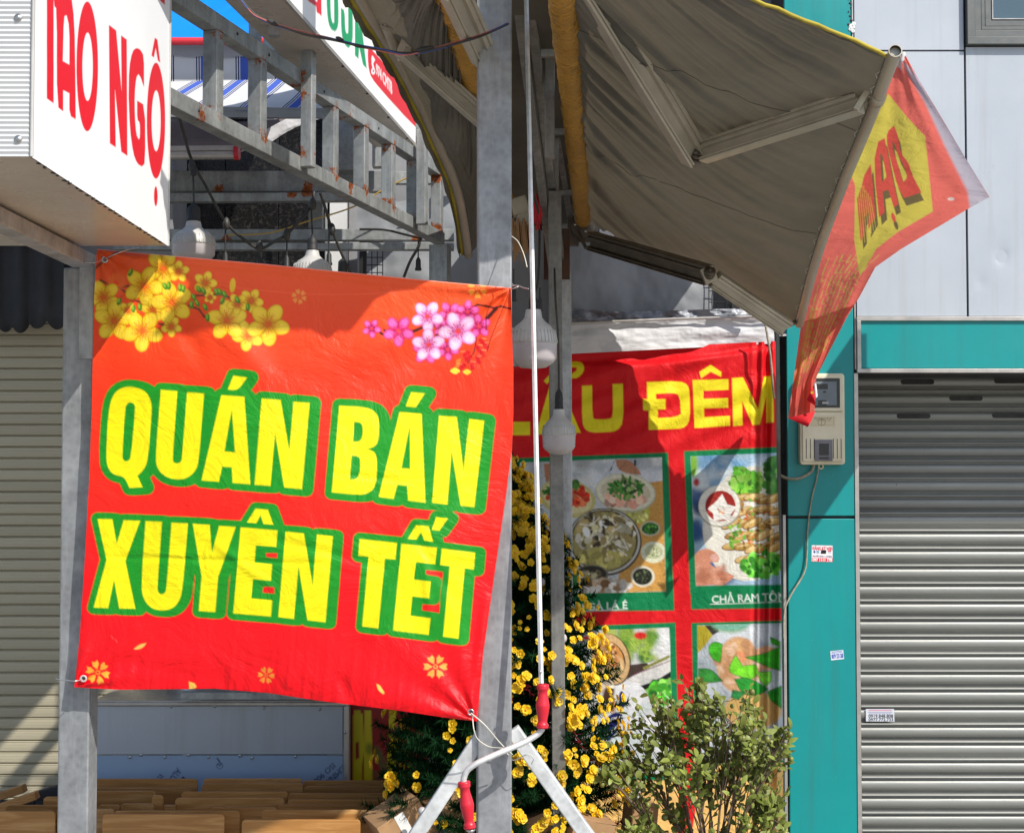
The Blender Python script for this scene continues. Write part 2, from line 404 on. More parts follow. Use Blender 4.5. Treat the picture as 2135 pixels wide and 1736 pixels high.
class Paint:
    def __init__(s, X, Y, base, aa):
        s.X = X.ravel(); s.Y = Y.ravel(); s.aa = aa; s.C = np.tile(lin(base), (s.X.size, 1)) if len(np.shape(base)) == 1 else base
        s.region = None
    def put(s, idx, a, col):
        if s.region is not None: a = a * s.region[idx]
        col = lin(col) if len(np.shape(col)) == 1 else col
        s.C[idx] = s.C[idx] * (1 - a[:, None]) + col * a[:, None]
    def sd(s, A, B, m):
        lo = np.minimum(A.min(0), B.min(0)) - m; hi = np.maximum(A.max(0), B.max(0)) + m
        idx = np.nonzero((s.X > lo[0]) & (s.X < hi[0]) & (s.Y > lo[1]) & (s.Y < hi[1]))[0]
        x = s.X[idx]; y = s.Y[idx]; d = np.full(len(idx), 1e9); ins = np.zeros(len(idx), bool)
        for (ax, ay), (bx, by) in zip(A, B):
            dx, dy = bx - ax, by - ay; L = dx * dx + dy * dy
            if L < 1e-12: continue
            t = np.clip(((x - ax) * dx + (y - ay) * dy) / L, 0, 1)
            d = np.minimum(d, (x - ax - t * dx) ** 2 + (y - ay - t * dy) ** 2)
            c = (ay > y) != (by > y)
            if dy: ins ^= c & (x < ax + (y - ay) * dx / dy)
        d = np.sqrt(d); return idx, np.where(ins, -d, d)
    def segs(s, A, B, col, grow=0, soft=None, alpha=1):
        soft = soft or s.aa; idx, d = s.sd(A, B, grow + soft * 2)
        if len(idx): s.put(idx, np.clip(.5 - (d - grow) / soft, 0, 1) * alpha, col)
    def poly(s, loops, col, **k):
        if np.ndim(loops[0][0]) == 0: loops = [loops]
        A, B = segs_of(loops); s.segs(A, B, col, **k)
    def ell(s, cx, cy, rx, ry, col, rot=0, soft=None, alpha=1, rim=None):
        soft = soft or s.aa; R = max(rx, ry) + soft * 2
        idx = np.nonzero((abs(s.X - cx) < R) & (abs(s.Y - cy) < R))[0]
        if not len(idx): return
        c, q = math.cos(rot), math.sin(rot); x = s.X[idx] - cx; y = s.Y[idx] - cy
        u = (x * c + y * q) / rx; v = (-x * q + y * c) / ry
        f_ = np.hypot(u, v) + 1e-6; d = (f_ - 1) / (np.hypot(u / rx, v / ry) / f_ + 1e-9)
        a = np.clip(.5 - d / soft, 0, 1)
        if rim: a = a * np.clip(.5 + (d + rim) / soft, 0, 1)
        s.put(idx, a * alpha, col)
    def line(s, pts, wd, col, alpha=1):
        pts = np.array(pts, float); wd = wd if hasattr(wd, '__len__') else [wd] * len(pts)
        for i in range(len(pts) - 1):
            a, b = pts[i], pts[i + 1]; r = (wd[i] + wd[i + 1]) / 4; m = r + 3 * s.aa
            idx = np.nonzero((s.X > min(a[0], b[0]) - m) & (s.X < max(a[0], b[0]) + m) & (s.Y > min(a[1], b[1]) - m) & (s.Y < max(a[1], b[1]) + m))[0]
            if not len(idx): continue
            dx, dy = b - a; L = dx * dx + dy * dy + 1e-9
            t = np.clip(((s.X[idx] - a[0]) * dx + (s.Y[idx] - a[1]) * dy) / L, 0, 1)
            d = np.hypot(s.X[idx] - a[0] - t * dx, s.Y[idx] - a[1] - t * dy)
            s.put(idx, np.clip(.5 - (d - r) / s.aa, 0, 1) * alpha, col)
    def text(s, body, quad, col, bold=0, mirror=False):
        A, B = text_segs(body)
        q = [np.array(p, float) for p in quad]     # TL TR BR BL
        def mp(P):
            u = (1 - P[:, :1]) if mirror else P[:, :1]; v = P[:, 1:]
            return (q[0] * (1 - u) + q[1] * u) * (1 - v) + (q[3] * (1 - u) + q[2] * u) * v
        s.segs(mp(A), mp(B), col, grow=bold)
_tc = {}
def text_segs(body):
    if body in _tc: return _tc[body]
    c = bpy.data.curves.new('t', 'FONT'); c.body = body; c.resolution_u = 3
    o = bpy.data.objects.new('t', c); COL.objects.link(o)
    bpy.context.view_layer.update()
    me = bpy.data.meshes.new_from_object(o.evaluated_get(bpy.context.evaluated_depsgraph_get()))
    cnt = {}
    for p in me.polygons:
        for e in p.edge_keys: cnt[e] = cnt.get(e, 0) + 1
    ed = [e for e, k in cnt.items() if k == 1]
    V = np.array([(v.co.x, -v.co.y) for v in me.vertices])
    lo, hi = V.min(0), V.max(0); V = (V - lo) / (hi - lo)
    A = V[[e[0] for e in ed]]; B = V[[e[1] for e in ed]]
    bpy.data.objects.remove(o); bpy.data.curves.remove(c); bpy.data.meshes.remove(me)
    _tc[body] = (A, B); return A, B
def tf(pts, ox, oy, k): return [(ox + x * k, oy + y * k) for x, y in pts]
def interp(poly, n):
    poly = np.array(poly, float); d = np.r_[0, np.cumsum(np.hypot(*np.diff(poly, axis=0).T))]; t = np.linspace(0, d[-1], n)
    return np.stack([np.interp(t, d, poly[:, 0]), np.interp(t, d, poly[:, 1])], -1)
def coons(T, Bt, L, R, nu, nv):
    """pixel-space patch: T,Bt run left->right, L,R run top->bottom; returns (nv rows, nu cols, 2)"""
    T, Bt, L, R = interp(T, nu), interp(Bt, nu), interp(L, nv), interp(R, nv)
    u = np.linspace(0, 1, nu)[None, :, None]; v = np.linspace(0, 1, nv)[:, None, None]
    return (1 - v) * T[None] + v * Bt[None] + (1 - u) * L[:, None] + u * R[:, None] - ((1 - u) * (1 - v) * T[0] + u * (1 - v) * T[-1] + (1 - u) * v * Bt[0] + u * v * Bt[-1])
def blobs(P, cx, cy, rx, ry, cols, n, smin, smax, rnd, elong=2.0, rot=None):
    for _ in range(n):
        a = rnd.random() * 6.283; r = math.sqrt(rnd.random())
        s_ = smin + (smax - smin) * rnd.random(); c = np.array(rnd.choice(cols), float) * (.75 + .5 * rnd.random())
        P.ell(cx + rx * r * math.cos(a), cy + ry * r * math.sin(a), s_ * (1 + (elong - 1) * rnd.random()), s_, np.clip(c, 0, 255), rot if rot is not None else rnd.random() * 3.14, soft=P.aa * 1.3)
# ================================================================== SETTING
b = MB(); b.add([(-40, -30, 0), (40, -30, 0), (40, 60, 0), (-40, 60, 0)], [(0, 1, 2, 3)])
tag(b.obj('pavement', M['granite_floor']), kind='structure')

# ------------------------------------------------------------------ right-hand shop front
ZF = 6.3
bld = thing('shop_building', 'shop front clad in pale grey and turquoise panels with a grey roller door', 'building', (1.2, ZF, 0))
def panel(px0, px1, py0, py1, mat, Z=ZF, th=.02, gap=.004, name='panel', bev=.003, parent=None):
    x0, x1 = X(px0, Z), X(px1, Z); z1, z0 = H(py0, Z), H(py1, Z)
    m = MB(); nx = 14; nz = 14
    m.bb((x0 + gap, Z, z0 + gap), (x1 - gap, Z + th, z1 - gap))
    return m.obj(name, mat, parent or bld, bevel=bev, base=None)
x_l = X(1640, ZF)
xr = 3.6
# backing wall (dark, seen only in the joints)
m = MB(); m.bb((x_l + .01, ZF + .021, H(776, ZF)), (xr, ZF + .35, 4.6)); m.bb((x_l + .01, ZF + .021, 0), (X(1789, ZF), ZF + .52, H(776, ZF)))
m.bb((x_l + .01, ZF + .53, 0), (xr, ZF + .8, 4.6))
m.obj('wall', M['black'], bld)
def dented(name, x0, x1, z0, z1, dents, mat, gap=.004):
    """composite sheet, slightly oil-canned, with dents"""
    nx, nz = 60, 60; xs = np.linspace(x0 + gap, x1 - gap, nx); zs = np.linspace(z0 + gap, z1 - gap, nz)
    Xg, Zg = np.meshgrid(xs, zs, indexing='ij')
    Y = ZF + .0025 * (fbm(Xg * 2.3 + 5, Zg * 2.1, 3, 3) - .5)
    for dx, dz, r, dp in dents:
        q = np.hypot(Xg - dx, (Zg - dz) * 1.2) / r; Y = Y + dp * np.exp(-q * q * 3) + dp * .35 * np.exp(-((Xg - dx) / r * 1.1) ** 2 - ((Zg - dz - r * .5) / r * .7) ** 2)
    P = np.stack([Xg, Y, Zg], -1); mb = MB(); mb.sheet(P)
    # returned edges
    mb.bb((x0 + gap, ZF + .003, z0 + gap), (x1 - gap, ZF + .02, z1 - gap))
    return mb.obj(name, mat, bld)
pw = M['white_acm']
xa, xb, xc = X(1788, ZF), X(2021.5, ZF), X(2420, ZF)
zt, zj, zb = H(-330, ZF), H(106, ZF), H(661, ZF)
dented('panel', xa, xb, zj, zt, [], pw)
dented('panel', xa, xb, zb, zj, [], pw)
dp = at(2088, 536, ZF)
dented('panel', xb + .002, xc, zb, zj + .02, [(dp.x, dp.z, .035, .008), (at(2045, 590, ZF).x, at(2045, 590, ZF).z, .03, .003)], pw)
dented('panel', xc, xr, zb, zj, [], pw)
dented('panel', xc, xr, zj, zt, [], pw)
dented('panel', xb, xc, H(-330, ZF), H(-230, ZF) + .6, [], pw)
# window with stepped frame
wx0, wx1, wz0, wz1 = X(2024, ZF), xc - .01, H(96, ZF), H(-225, ZF)
wn = MB()
for i, (o_, y_, t_) in enumerate(((0, -.030, .033), (.036, -.018, .028), (.068, -.008, .016), (.088, .000, .030))):
    a0, a1, c0, c1 = wx0 + o_, wx1 - o_, wz0 + o_, wz1 - o_
    wn.bb((a0, ZF + y_, c0), (a1, ZF + y_ + .04, c0 + t_)); wn.bb((a0, ZF + y_, c1 - t_), (a1, ZF + y_ + .04, c1))
    wn.bb((a0, ZF + y_ + .0005, c0 + t_), (a0 + t_, ZF + y_ + .04, c1 - t_)); wn.bb((a1 - t_, ZF + y_ + .0005, c0 + t_), (a1, ZF + y_ + .04, c1 - t_))
wo = wn.obj('window', M['frame_grey'], bld, bevel=.0015)
gl = NT('blue_grey_glass'); gl.setc((.06, .10, .125)); gl.set(.06, 0, .8)
m = MB(); o_ = .119; m.bb((wx0 + o_, ZF + .018, wz0 + o_), (wx1 - o_, ZF + .026, wz1 - o_)); m.obj('pane', gl.m, wo)
m = MB(); a0, a1, c0, c1 = wx0 + o_ - .001, wx1 - o_ + .001, wz0 + o_ - .001, wz1 - o_ + .001
for q in (((a0, c0), (a1, c0 + .004)), ((a0, c0 + .004), (a0 + .004, c1))): m.bb((q[0][0], ZF - .004, q[0][1]), (q[1][0], ZF + .017, q[1][1]))
m.obj('glazing_bead', M['alu'], wo)
# turquoise column and fascia
tl = M['teal']
panel(1640, 1784, -330, 1077, tl, name='column_panel'); panel(1640, 1784, 1079, 1757, tl, name='column_panel')
panel(1797, 2600, 669, 768, tl, th=.025, gap=0, name='fascia_panel')
al = M['alu']
m = MB(); m.bb((X(1788, ZF), ZF - .012, H(669, ZF)), (xr, ZF + .02, H(661, ZF)))
m.bb((X(1788, ZF), ZF - .012, H(777, ZF)), (xr, ZF + .04, H(769, ZF)))
m.bb((X(1788.5, ZF), ZF - .0125, H(769, ZF)), (X(1796.5, ZF), ZF + .02, H(669, ZF)))
m.obj('trim', al, bld, bevel=.001)
m = MB(); m.bb((X(1785.5, ZF, 1400), ZF - .004, 0), (X(1794, ZF, 1400), ZF + .03, H(778, ZF))); m.obj('trim', al, bld, bevel=.001)
m = MB(); m.bb((X(1634, ZF, 1400), ZF - .006, 0), (X(1640, ZF, 1400), ZF + .02, H(1073, ZF))); m.obj('trim', al, bld, bevel=.001)
m = MB(); m.bb((X(1785, ZF), ZF + .005, H(770, ZF)), (X(1788, ZF), ZF + .02, 4.4)); m.obj('trim', al, bld)
# torn bit of white filler on the column
m = MB(); p = at(1776, 56, ZF)
for k, (dx, dz, r) in enumerate(((0, 0, .014), (.008, .012, .01), (-.008, -.012, .008), (.004, -.02, .009))):
    m.lathe([(0, 0), (r * .7, .004), (r, .0015)][::-1], (p.x + dx, ZF, p.z + dz), 9, (0, -1, 0))
m.obj('filler_patch', M['wall_white'], bld)
m = MB()
for k in range(9): q = at(1772 + 3 * math.sin(k * 2.1), -20 + 9 * k, ZF); m.lathe([(.006 + .003 * math.sin(k), -.001), (.003, .003), (0, .003)], q, 7, (0, -1, 0))
m.obj('rubber_residue', M['black'], bld)

# roller door ----------------------------------------------------------
ZD = ZF + .47; pitch = .0819
ztop = H(779, ZD) + .012
dj = MB(); dx0 = X(1787, ZD); dj.bb((X(1786, ZF), ZF + .045, 0), (X(1788.5, ZF), ZD + .03, ztop)); dj.bb((X(1780, ZD), ZD + .035, 0), (xr, ZD + .045, ztop))
door = dj.obj('roller_door', M['black'], bld)
prof = [(0, .004), (-.0015, -.006), (-.004, -.011), (-.0075, -.0125), (-.011, -.011), (-.0125, -.004), (-.014, .006), (-.021, .007), (-.0235, -.001), (-.027, -.006), (-.040, -.0088), (-.052, -.0085), (-.060, -.005), (-.068, .002), (-.0725, .008), (-.0819, .009)]
sx0, sx1 = X(1790, ZD), xr - .05
sl_ = MB(); vs = []
for x_ in (sx0, sx1):
    for z_, y_ in prof: vs.append((x_, ZD + y_, z_))
n_ = len(prof); sl_.add(vs, [(i, i + n_, i + 1 + n_, i + 1) for i in range(n_ - 1)], True)
slat0 = sl_.obj('slat', M['shutter_grey'], door, base=(sx0, ZD, 0)); me_slat = slat0.data
nsl = int(ztop / pitch) + 1
for k in range(nsl):
    o = slat0 if k == 0 else slat0.copy()
    if k: COL.objects.link(o)
    o.location = Vector((sx0, ZD, ztop - .004 - k * pitch)) - WL[door.name] + Vector((0, random.uniform(-.0015, .0015), 0))
def capsule(mb, c, L, h, th):
    pts = []
    for k in range(9): a = math.pi / 2 + math.pi * k / 8; pts.append((-L / 2 + h / 2 + h / 2 * math.cos(a), h / 2 * math.sin(a)))
    for k in range(9): a = -math.pi / 2 + math.pi * k / 8; pts.append((L / 2 - h / 2 + h / 2 * math.cos(a), h / 2 * math.sin(a)))
    mb.prism(pts, c, (1, 0, 0), (0, 0, 1), (0, th, 0))
for px, py in ((1913, 796), (2108, 794), (2014, 830), (1905, 867), (2104, 866), (2206, 829), (2300, 795), (2302, 866)):
    m = MB(); c = at(px, py, ZD - .0105); capsule(m, c, 70 / F * ZD, 10.5 / F * ZD, .004); m.obj('vent_slot', M['black'], door)  # raised black plates stand in for the dark inside of open slots
# small stains + glints
m = MB(); c = at(1869, 1010, ZD - .0095); m.lathe([(.0035, 0), (.002, .001), (0, .001)], c, 7, (0, -1, 0)); m.obj('hole', M['black'], door)

# stickers -------------------------------------------------------------
def flat_print(name, quad, Z, step, base, draw, label, cat, mat=None, group=None, dy=0):
    """flat printed sheet at distance Z whose corners are TL TR BR BL photo points"""
    q = [np.array(p, float) for p in quad]
    nu = max(int(np.hypot(*(q[1] - q[0])) / step), 4); nv = max(int(np.hypot(*(q[3] - q[0])) / step), 4)
    u = np.linspace(0, 1, nu)[None, :, None]; v = np.linspace(0, 1, nv)[:, None, None]
    G = (q[0] * (1 - u) + q[1] * u) * (1 - v) + (q[3] * (1 - u) + q[2] * u) * v
    P3 = at(G[..., 0], G[..., 1], Z)
    P = Paint(G[..., 0], G[..., 1], base, step); draw(P)
    o = grid_obj(name, P3.transpose(1, 0, 2)[:, ::1], P.C.reshape(nv, nu, 3).transpose(1, 0, 2).reshape(-1, 3), mat or M['print_flat'])
    return tag(o, label, cat, group)
def d1(P):
    P.text('ĐĂNG KÝ WIFI', [(1694, 1137), (1735, 1138), (1735, 1147), (1694, 1146)], (195, 30, 50), .35)
    P.text('TRUYỀN HÌNH + CAMERA', [(1694, 1156), (1735, 1157), (1735, 1161.5), (1694, 1160.5)], (40, 40, 80), .2)
    P.ell(1698, 1150, 2.4, 3, (60, 90, 150)); P.poly([(1702, 1147), (1708, 1147), (1708, 1153), (1702, 1153)], (120, 160, 190))
    P.poly([(1712, 1146), (1723, 1146.5), (1722, 1154), (1711, 1154)], (20, 20, 25)); P.ell(1729.5, 1148, 4, 1.6, (200, 60, 80)); P.text('WIFI', [(1726, 1150), (1733, 1150), (1733, 1153), (1726, 1153)], (60, 60, 110))
    P.poly([(1693, 1162.5), (1736, 1163), (1736, 1170.5), (1693, 1170)], (205, 20, 45)); P.text('097 1111 778', [(1694.5, 1163.4), (1734.5, 1163.8), (1734.5, 1169.8), (1694.5, 1169.4)], (250, 240, 240), .3)
flat_print('sticker', [(1692.5, 1136), (1736, 1137), (1736, 1171), (1692, 1170)], ZF - .0012, .45, (228, 222, 226), d1, 'small white and red wifi sticker on the turquoise column', 'sticker')
def d2(P):
    P.line([(1734, 1359), (1756, 1356)], 1.2, (40, 60, 150)); P.line([(1734, 1361.5), (1756, 1358.5)], 1.2, (80, 100, 180))
    P.text('0879 233 268', [(1733.5, 1364), (1757.5, 1361), (1758.5, 1370.5), (1734.5, 1372.5)], (20, 50, 160), .3)
flat_print('sticker', [(1731, 1357), (1758, 1354), (1760, 1373), (1733, 1376)], ZF - .0012, .45, (215, 222, 232), d2, 'tiny white sticker with blue numerals low on the turquoise column', 'sticker')
def d3(P):
    P.line([(1812, 1480), (1858, 1480)], 2.2, (200, 130, 150)); P.line([(1810, 1484), (1860, 1484)], 1.2, (120, 120, 160)); P.line([(1812, 1487), (1858, 1487)], 1.1, (120, 120, 160))
    P.text('0919.848.808', [(1811, 1488.5), (1862, 1488.5), (1862, 1495.5), (1811, 1495.5)], (20, 20, 35), .3)
    P.text('0977.772.733', [(1811, 1496.5), (1862, 1496.5), (1862, 1502.5), (1811, 1502.5)], (20, 20, 35), .3)
flat_print('sticker', [(1805, 1477), (1864, 1477), (1865, 1503.5), (1805.5, 1503)], ZD - .0135, .45, (200, 205, 214), d3, 'white sticker with two black phone numbers on the grey roller door', 'sticker')

# electricity meter ------------------------------------------------------
mp = at(1710, 970, ZF)
mt = thing('electricity_meter', 'weathered cream electricity meter box on the turquoise column', 'electric meter', (mp.x, ZF, mp.z))
def rrect(w, h, r, n=5):
    pts = []
    for cx_, cz_, a0 in ((w / 2 - r, h / 2 - r, 0), (-w / 2 + r, h / 2 - r, 90), (-w / 2 + r, -h / 2 + r, 180), (w / 2 - r, -h / 2 + r, 270)):
        for k in range(n + 1): a = math.radians(a0 + 90 * k / n); pts.append((cx_ + r * math.cos(a), cz_ + r * math.sin(a)))
    return pts
k_ = ZF / F
m = MB(); c = at(1710, 874, ZF)
cw, ch = 93 * k_, 189 * k_
m.prism(rrect(cw, ch, .014), (c.x, ZF - .045, c.z), (1, 0, 0), (0, 0, 1), (0, .045, 0))
body = m.obj('case', M['meter'], mt, bevel=.004)
def mrect(name, px0, px1, py0, py1, yo, th, mat, r=.003, bev=.001, par=mt):
    a = at((px0 + px1) / 2, (py0 + py1) / 2, ZF); m = MB()
    m.prism(rrect((px1 - px0) * k_, (py1 - py0) * k_, r), (a.x, ZF - yo - th, a.z), (1, 0, 0), (0, 0, 1), (0, th, 0)); return m.obj(name, mat, par, bevel=bev)
mrect('cover', 1669.5, 1753.5, 784, 858, .045, .012, M['meter'], .01, .003)
wi = mrect('window', 1690, 1745, 790, 851, .0575, .002, M['meter_black'])
fc = mrect('dial_plate', 1694, 1738, 797, 846, .0598, .001, M['meter_face'], .001, 0)
for y0, y1, x0, x1 in ((800, 811, 1700, 1726), (815.5, 818, 1700, 1704), (815, 818.5, 1716, 1722), (834, 845, 1706, 1723)):
    a, b_ = at(x0, y1, ZF - .0618), at(x1, y0, ZF - .0618); m = MB(); m.bb((a.x, ZF - .0622, a.z), (b_.x, ZF - .0609, b_.z)); m.obj('counter', M['meter_black'], fc)
m = MB(); a, b_ = at(1708, 843, ZF), at(1721, 839, ZF); m.bb((a.x, ZF - .0628, a.z), (b_.x, ZF - .0623, b_.z)); m.obj('nameplate', M['plastic_white'], fc)
mrect('terminal_cover', 1668, 1753, 860, 962, .045, .008, M['meter'], .008, .003)
lt = mrect('breaker_cover', 1693, 1730, 917, 961, .0532, .004, M['meter_dark'], .002)
mrect('breaker_window', 1702, 1722, 925, 949, .0575, .001, M['meter_black'], .001, 0)
mrect('breaker_slot', 1702, 1722, 953, 957, .0575, .001, M['meter_black'], .001, 0)
m = MB()
for px in (1676, 1684.5, 1692.5, 1732, 1740, 1748):
    a, b_ = at(px - .5, 956, ZF), at(px + .5, 915, ZF); m.bb((a.x, ZF - .0537, a.z), (b_.x, ZF - .0525, b_.z))
m.obj('vent_grooves', M['black'], mt)
def d4(P):
    P.text('TAP DOAN DIEN LUC VIET NAM', [(1697, 870.5), (1734, 870.5), (1734, 873.5), (1697, 873.5)], (70, 60, 50), .05)
    P.text('CONG TO DIEN XOAY CHIEU', [(1702, 875), (1731, 875), (1731, 877.5), (1702, 877.5)], (130, 80, 60), .0)
    P.ell(1713, 880, 8, 7, (110, 80, 60), rim=.8); P.line([(1713, 873), (1713, 886)], .8, (110, 60, 50)); P.line([(1698, 886), (1734, 886)], .4, (150, 135, 100)); P.line([(1738, 868), (1738, 887)], .5, (140, 120, 90))
pr = flat_print('label_print', [(1690, 867), (1741, 867), (1741, 889), (1690, 889)], ZF - .0535, .5, (212, 200, 165), d4, None, None); pr.parent = mt; pr.location = WL[pr.name] - WL[mt.name]
m = MB(); a = at(1710, 972, ZF); m.tube([(a.x + .010 * math.cos(t), ZF - .012, a.z + .010 * math.sin(t)) for t in np.linspace(0, 6.283, 13)], .004, 6, False); m.obj('mounting_lug', M['meter'], mt)
def cable(name, pts, r, mat, label=None, cat=None, parent=None, n=6, sm=6, group=None, start_base=False):
    """smooth cable through world points"""
    P = [Vector(p) for p in pts]; out = []
    for i in range(len(P) - 1):
        p0 = P[max(i - 1, 0)]; p1 = P[i]; p2 = P[i + 1]; p3 = P[min(i + 2, len(P) - 1)]
        for k in range(sm):
            t = k / sm; out.append(.5 * ((2 * p1) + (p2 - p0) * t + (2 * p0 - 5 * p1 + 4 * p2 - p3) * t * t + (3 * p1 - p0 - 3 * p2 + p3) * t ** 3))
    out.append(P[-1]); m = MB(); m.tube(out, r, n); o = m.obj(name, mat, parent)
    return tag(o, label, cat, group) if label else o
cable('supply_cable', [at(1697, 967, ZF - .02), at(1690, 984, ZF - .02), at(1665, 997, ZF - .02), at(1642, 997, ZF - .02), at(1626, 990, ZF - .01)], .007, M['rope'], parent=mt)
cable('cable', [at(1706, 975, ZF - .02), at(1702, 1000, ZF - .012), at(1692, 1040, ZF - .01), at(1684, 1100, ZF - .012), at(1682, 1160, ZF - .01), at(1676, 1195, ZF - .02), at(1652, 1235, ZF - .05), at(1636, 1272, ZF - .08), at(1634, 1330, ZF - .10)], .0040, M['rope'], 'frayed grey cord hanging below the meter across the turquoise column', 'cable')

# black pipe beside the column
m = MB(); m.tube([(X(1625, 6.1), 6.13, 0), (X(1620, 6.1), 6.13, H(686, 6.1))], .02, 12)
tag(m.obj('pipe', M['blackpaint']), 'black vertical pipe between the food banner and turquoise column', 'pipe')

# ------------------------------------------------------------------ left shuttered shop
lb = thing('shuttered_building', 'dark shop front with a closed beige slatted shutter behind the left post', 'building', (-1.8, ZF, 0))
m = MB(); m.bb((-4.2, ZF + .03, 0), (X(352, ZF), ZF + .3, 4.4)); m.obj('wall', M['wall_grey'], lb)
sz0 = H(560, ZF); p2 = 23.35 / F * ZF
m = MB(); m.bb((-3.9, ZF + .008, 0), (X(352, ZF), ZF + .028, sz0 + .02)); shut = m.obj('shutter', M['black'], lb)
pr2 = [(0, .006), (-.0007, -.001), (-.003, -.005), (-.006, -.0035), (-.016, -.0042), (-.0165, -.0032), (-.018, -.0032), (-.0185, -.0042), (-.030, -.0042), (-.0305, -.0032), (-.032, -.0032), (-.0325, -.0042), (-.042, -.0036), (-.0445, -.001), (-.0452, .004), (-p2, .0065)]
vs = [(x_, ZF + y_, z_) for x_ in (-3.9, X(352, ZF)) for z_, y_ in pr2]; n_ = len(pr2)
m = MB(); m.add(vs, [(i, i + n_, i + 1 + n_, i + 1) for i in range(n_ - 1)], False)
s0 = m.obj('slat', M['shutter_beige'], shut, base=(-3.9, ZF, 0))
for k in range(int(sz0 / p2)):
    o = s0 if k == 0 else s0.copy()
    if k: COL.objects.link(o)
    o.location = Vector((-3.9, ZF + random.uniform(-.001, .001), sz0 - k * p2)) - WL[shut.name]
# scalloped dark cloth above the shutter
P_ = []
for i, px in enumerate(np.linspace(-260, 134, 120)):
    sc = abs(math.sin((px + 260) / 394 * 11 * math.pi)) ** .6 * 22; bt = 672 + sc * .8 + 6 * math.sin(px * .05)
    P_.append([at(px, py, 6.12 + .012 * math.sin(px * .12)) for py in np.linspace(430, bt, 6)])
m = MB(); m.sheet(np.array([[list(q) for q in r] for r in P_])); vo = m.obj('valance', M['dark_cloth']); sol = vo.modifiers.new('s', 'SOLIDIFY'); sol.thickness = .002
tag(vo, 'dark scalloped cloth hanging over the top of the beige shutter', 'valance')
m = MB(); m.beam(at(-260, 498, 6.1), at(150, 498, 6.1), .04, .03); tag(m.obj('rail', M['galv_dull']), 'thin dark rail carrying the scalloped cloth above the shutter', 'rail')
m = MB(); m.beam(at(-200, 470, 5.6), at(140, 470, 5.6), .04, .05)
tag(m.obj('rail', M['galv_dull']), 'thicker dark steel rail in the shade under the white sign box', 'rail')

# ------------------------------------------------------------------ back of the yard
m = MB(); m.bb((X(400, 6.75), 6.75, 0), (1.26, 6.95, 4.4))
bw = tag(m.obj('back_wall', M['wall_grey']), 'plain grey rendered wall at the back of the food court', 'wall')
gw = thing('granite_wall', 'black speckled granite wall behind the steel frames', 'wall', (X(520, 6.6), 6.6, 0))
k = 0
for i in range(3):
    for j in range(9):
        x0 = X(352, 6.6) + i * .248; z0 = H(640, 6.6) + .27 * j - 1.0
        m = MB(); m.bb((x0 + .002, 6.6, z0 + .002), (x0 + .246, 6.62, z0 + .268)); m.obj('slab', M['granite'], gw, bevel=.002)
m = MB(); m.bb((X(688, 6.55), 6.5, 0), (X(722, 6.55), 6.74, 4.2)); tag(m.obj('pillar', M['wall_white']), 'sunlit white pillar beside the black granite wall', 'pillar')
m = MB(); m.bb((X(724, 6.55), 6.58, 0), (X(742, 6.55), 6.74, 4.2)); m.tube([at(751, 200, 6.5), at(751, 1200, 6.5)], .012, 8)
tag(m.obj('downpipe_casing', M['wall_grey']), 'narrow grey casing right of the white pillar', 'pipe')

def drape(name, T, B_, L, R, Z, nu, nv, amp, mat, label, cat, seed=0, fx=3, fy=3, tilt=0, kind=None, crease=None):
    G = coons(T, B_, L, R, nu, nv)
    u, v = np.meshgrid(np.linspace(0, 1, nu), np.linspace(0, 1, nv))
    Zg = Z + amp * (fbm(u * fx + seed, v * fy + seed * 2, seed, 4) - .5) * 2 + tilt * v
    if crease is not None: Zg = Zg + crease(u, v)
    P3 = at(G[..., 0], G[..., 1], Zg); m = MB(); m.sheet(P3.transpose(1, 0, 2)); o = m.obj(name, mat)
    return tag(o, label, cat)
# grey tarpaulins behind the awnings
drape('tarpaulin', [(745, 430), (1000, 400), (1180, 370)], [(745, 1000), (1180, 1000)], [(745, 430), (745, 1000)], [(1180, 370), (1180, 1000)], 6.42, 90, 90, .035, M['tarp_grey'], 'grey tarpaulin hanging behind the grey post, left of the rear banner', 'tarpaulin', 3, 4, 5)
drape('tarpaulin', [(1150, 430), (1490, 440)], [(1150, 800), (1484, 760)], [(1150, 430), (1150, 800)], [(1490, 440), (1484, 760)], 6.36, 90, 60, .035, M['tarp_grey'], 'grey tarpaulin sheet above the red food banner', 'tarpaulin', 5, 4, 3)
drape('plastic_film', [(1150, 640), (1300, 650), (1640, 640)], [(1150, 730), (1640, 700)], [(1150, 640), (1150, 730)], [(1640, 640), (1640, 700)], 6.30, 150, 40, .05, M['silver_tape'], 'crumpled clear plastic film lying along the top of the food banner', 'plastic film', 8, 14, 4)
drape('tarpaulin', [(1250, 452), (1330, 470)], [(1250, 500), (1330, 480)], [(1250, 452), (1250, 500)], [(1330, 470), (1330, 480)], 6.33, 20, 10, .01, M['tarp_white'], 'small pale scrap of tarpaulin beside the awning bracket', 'tarpaulin', 9)
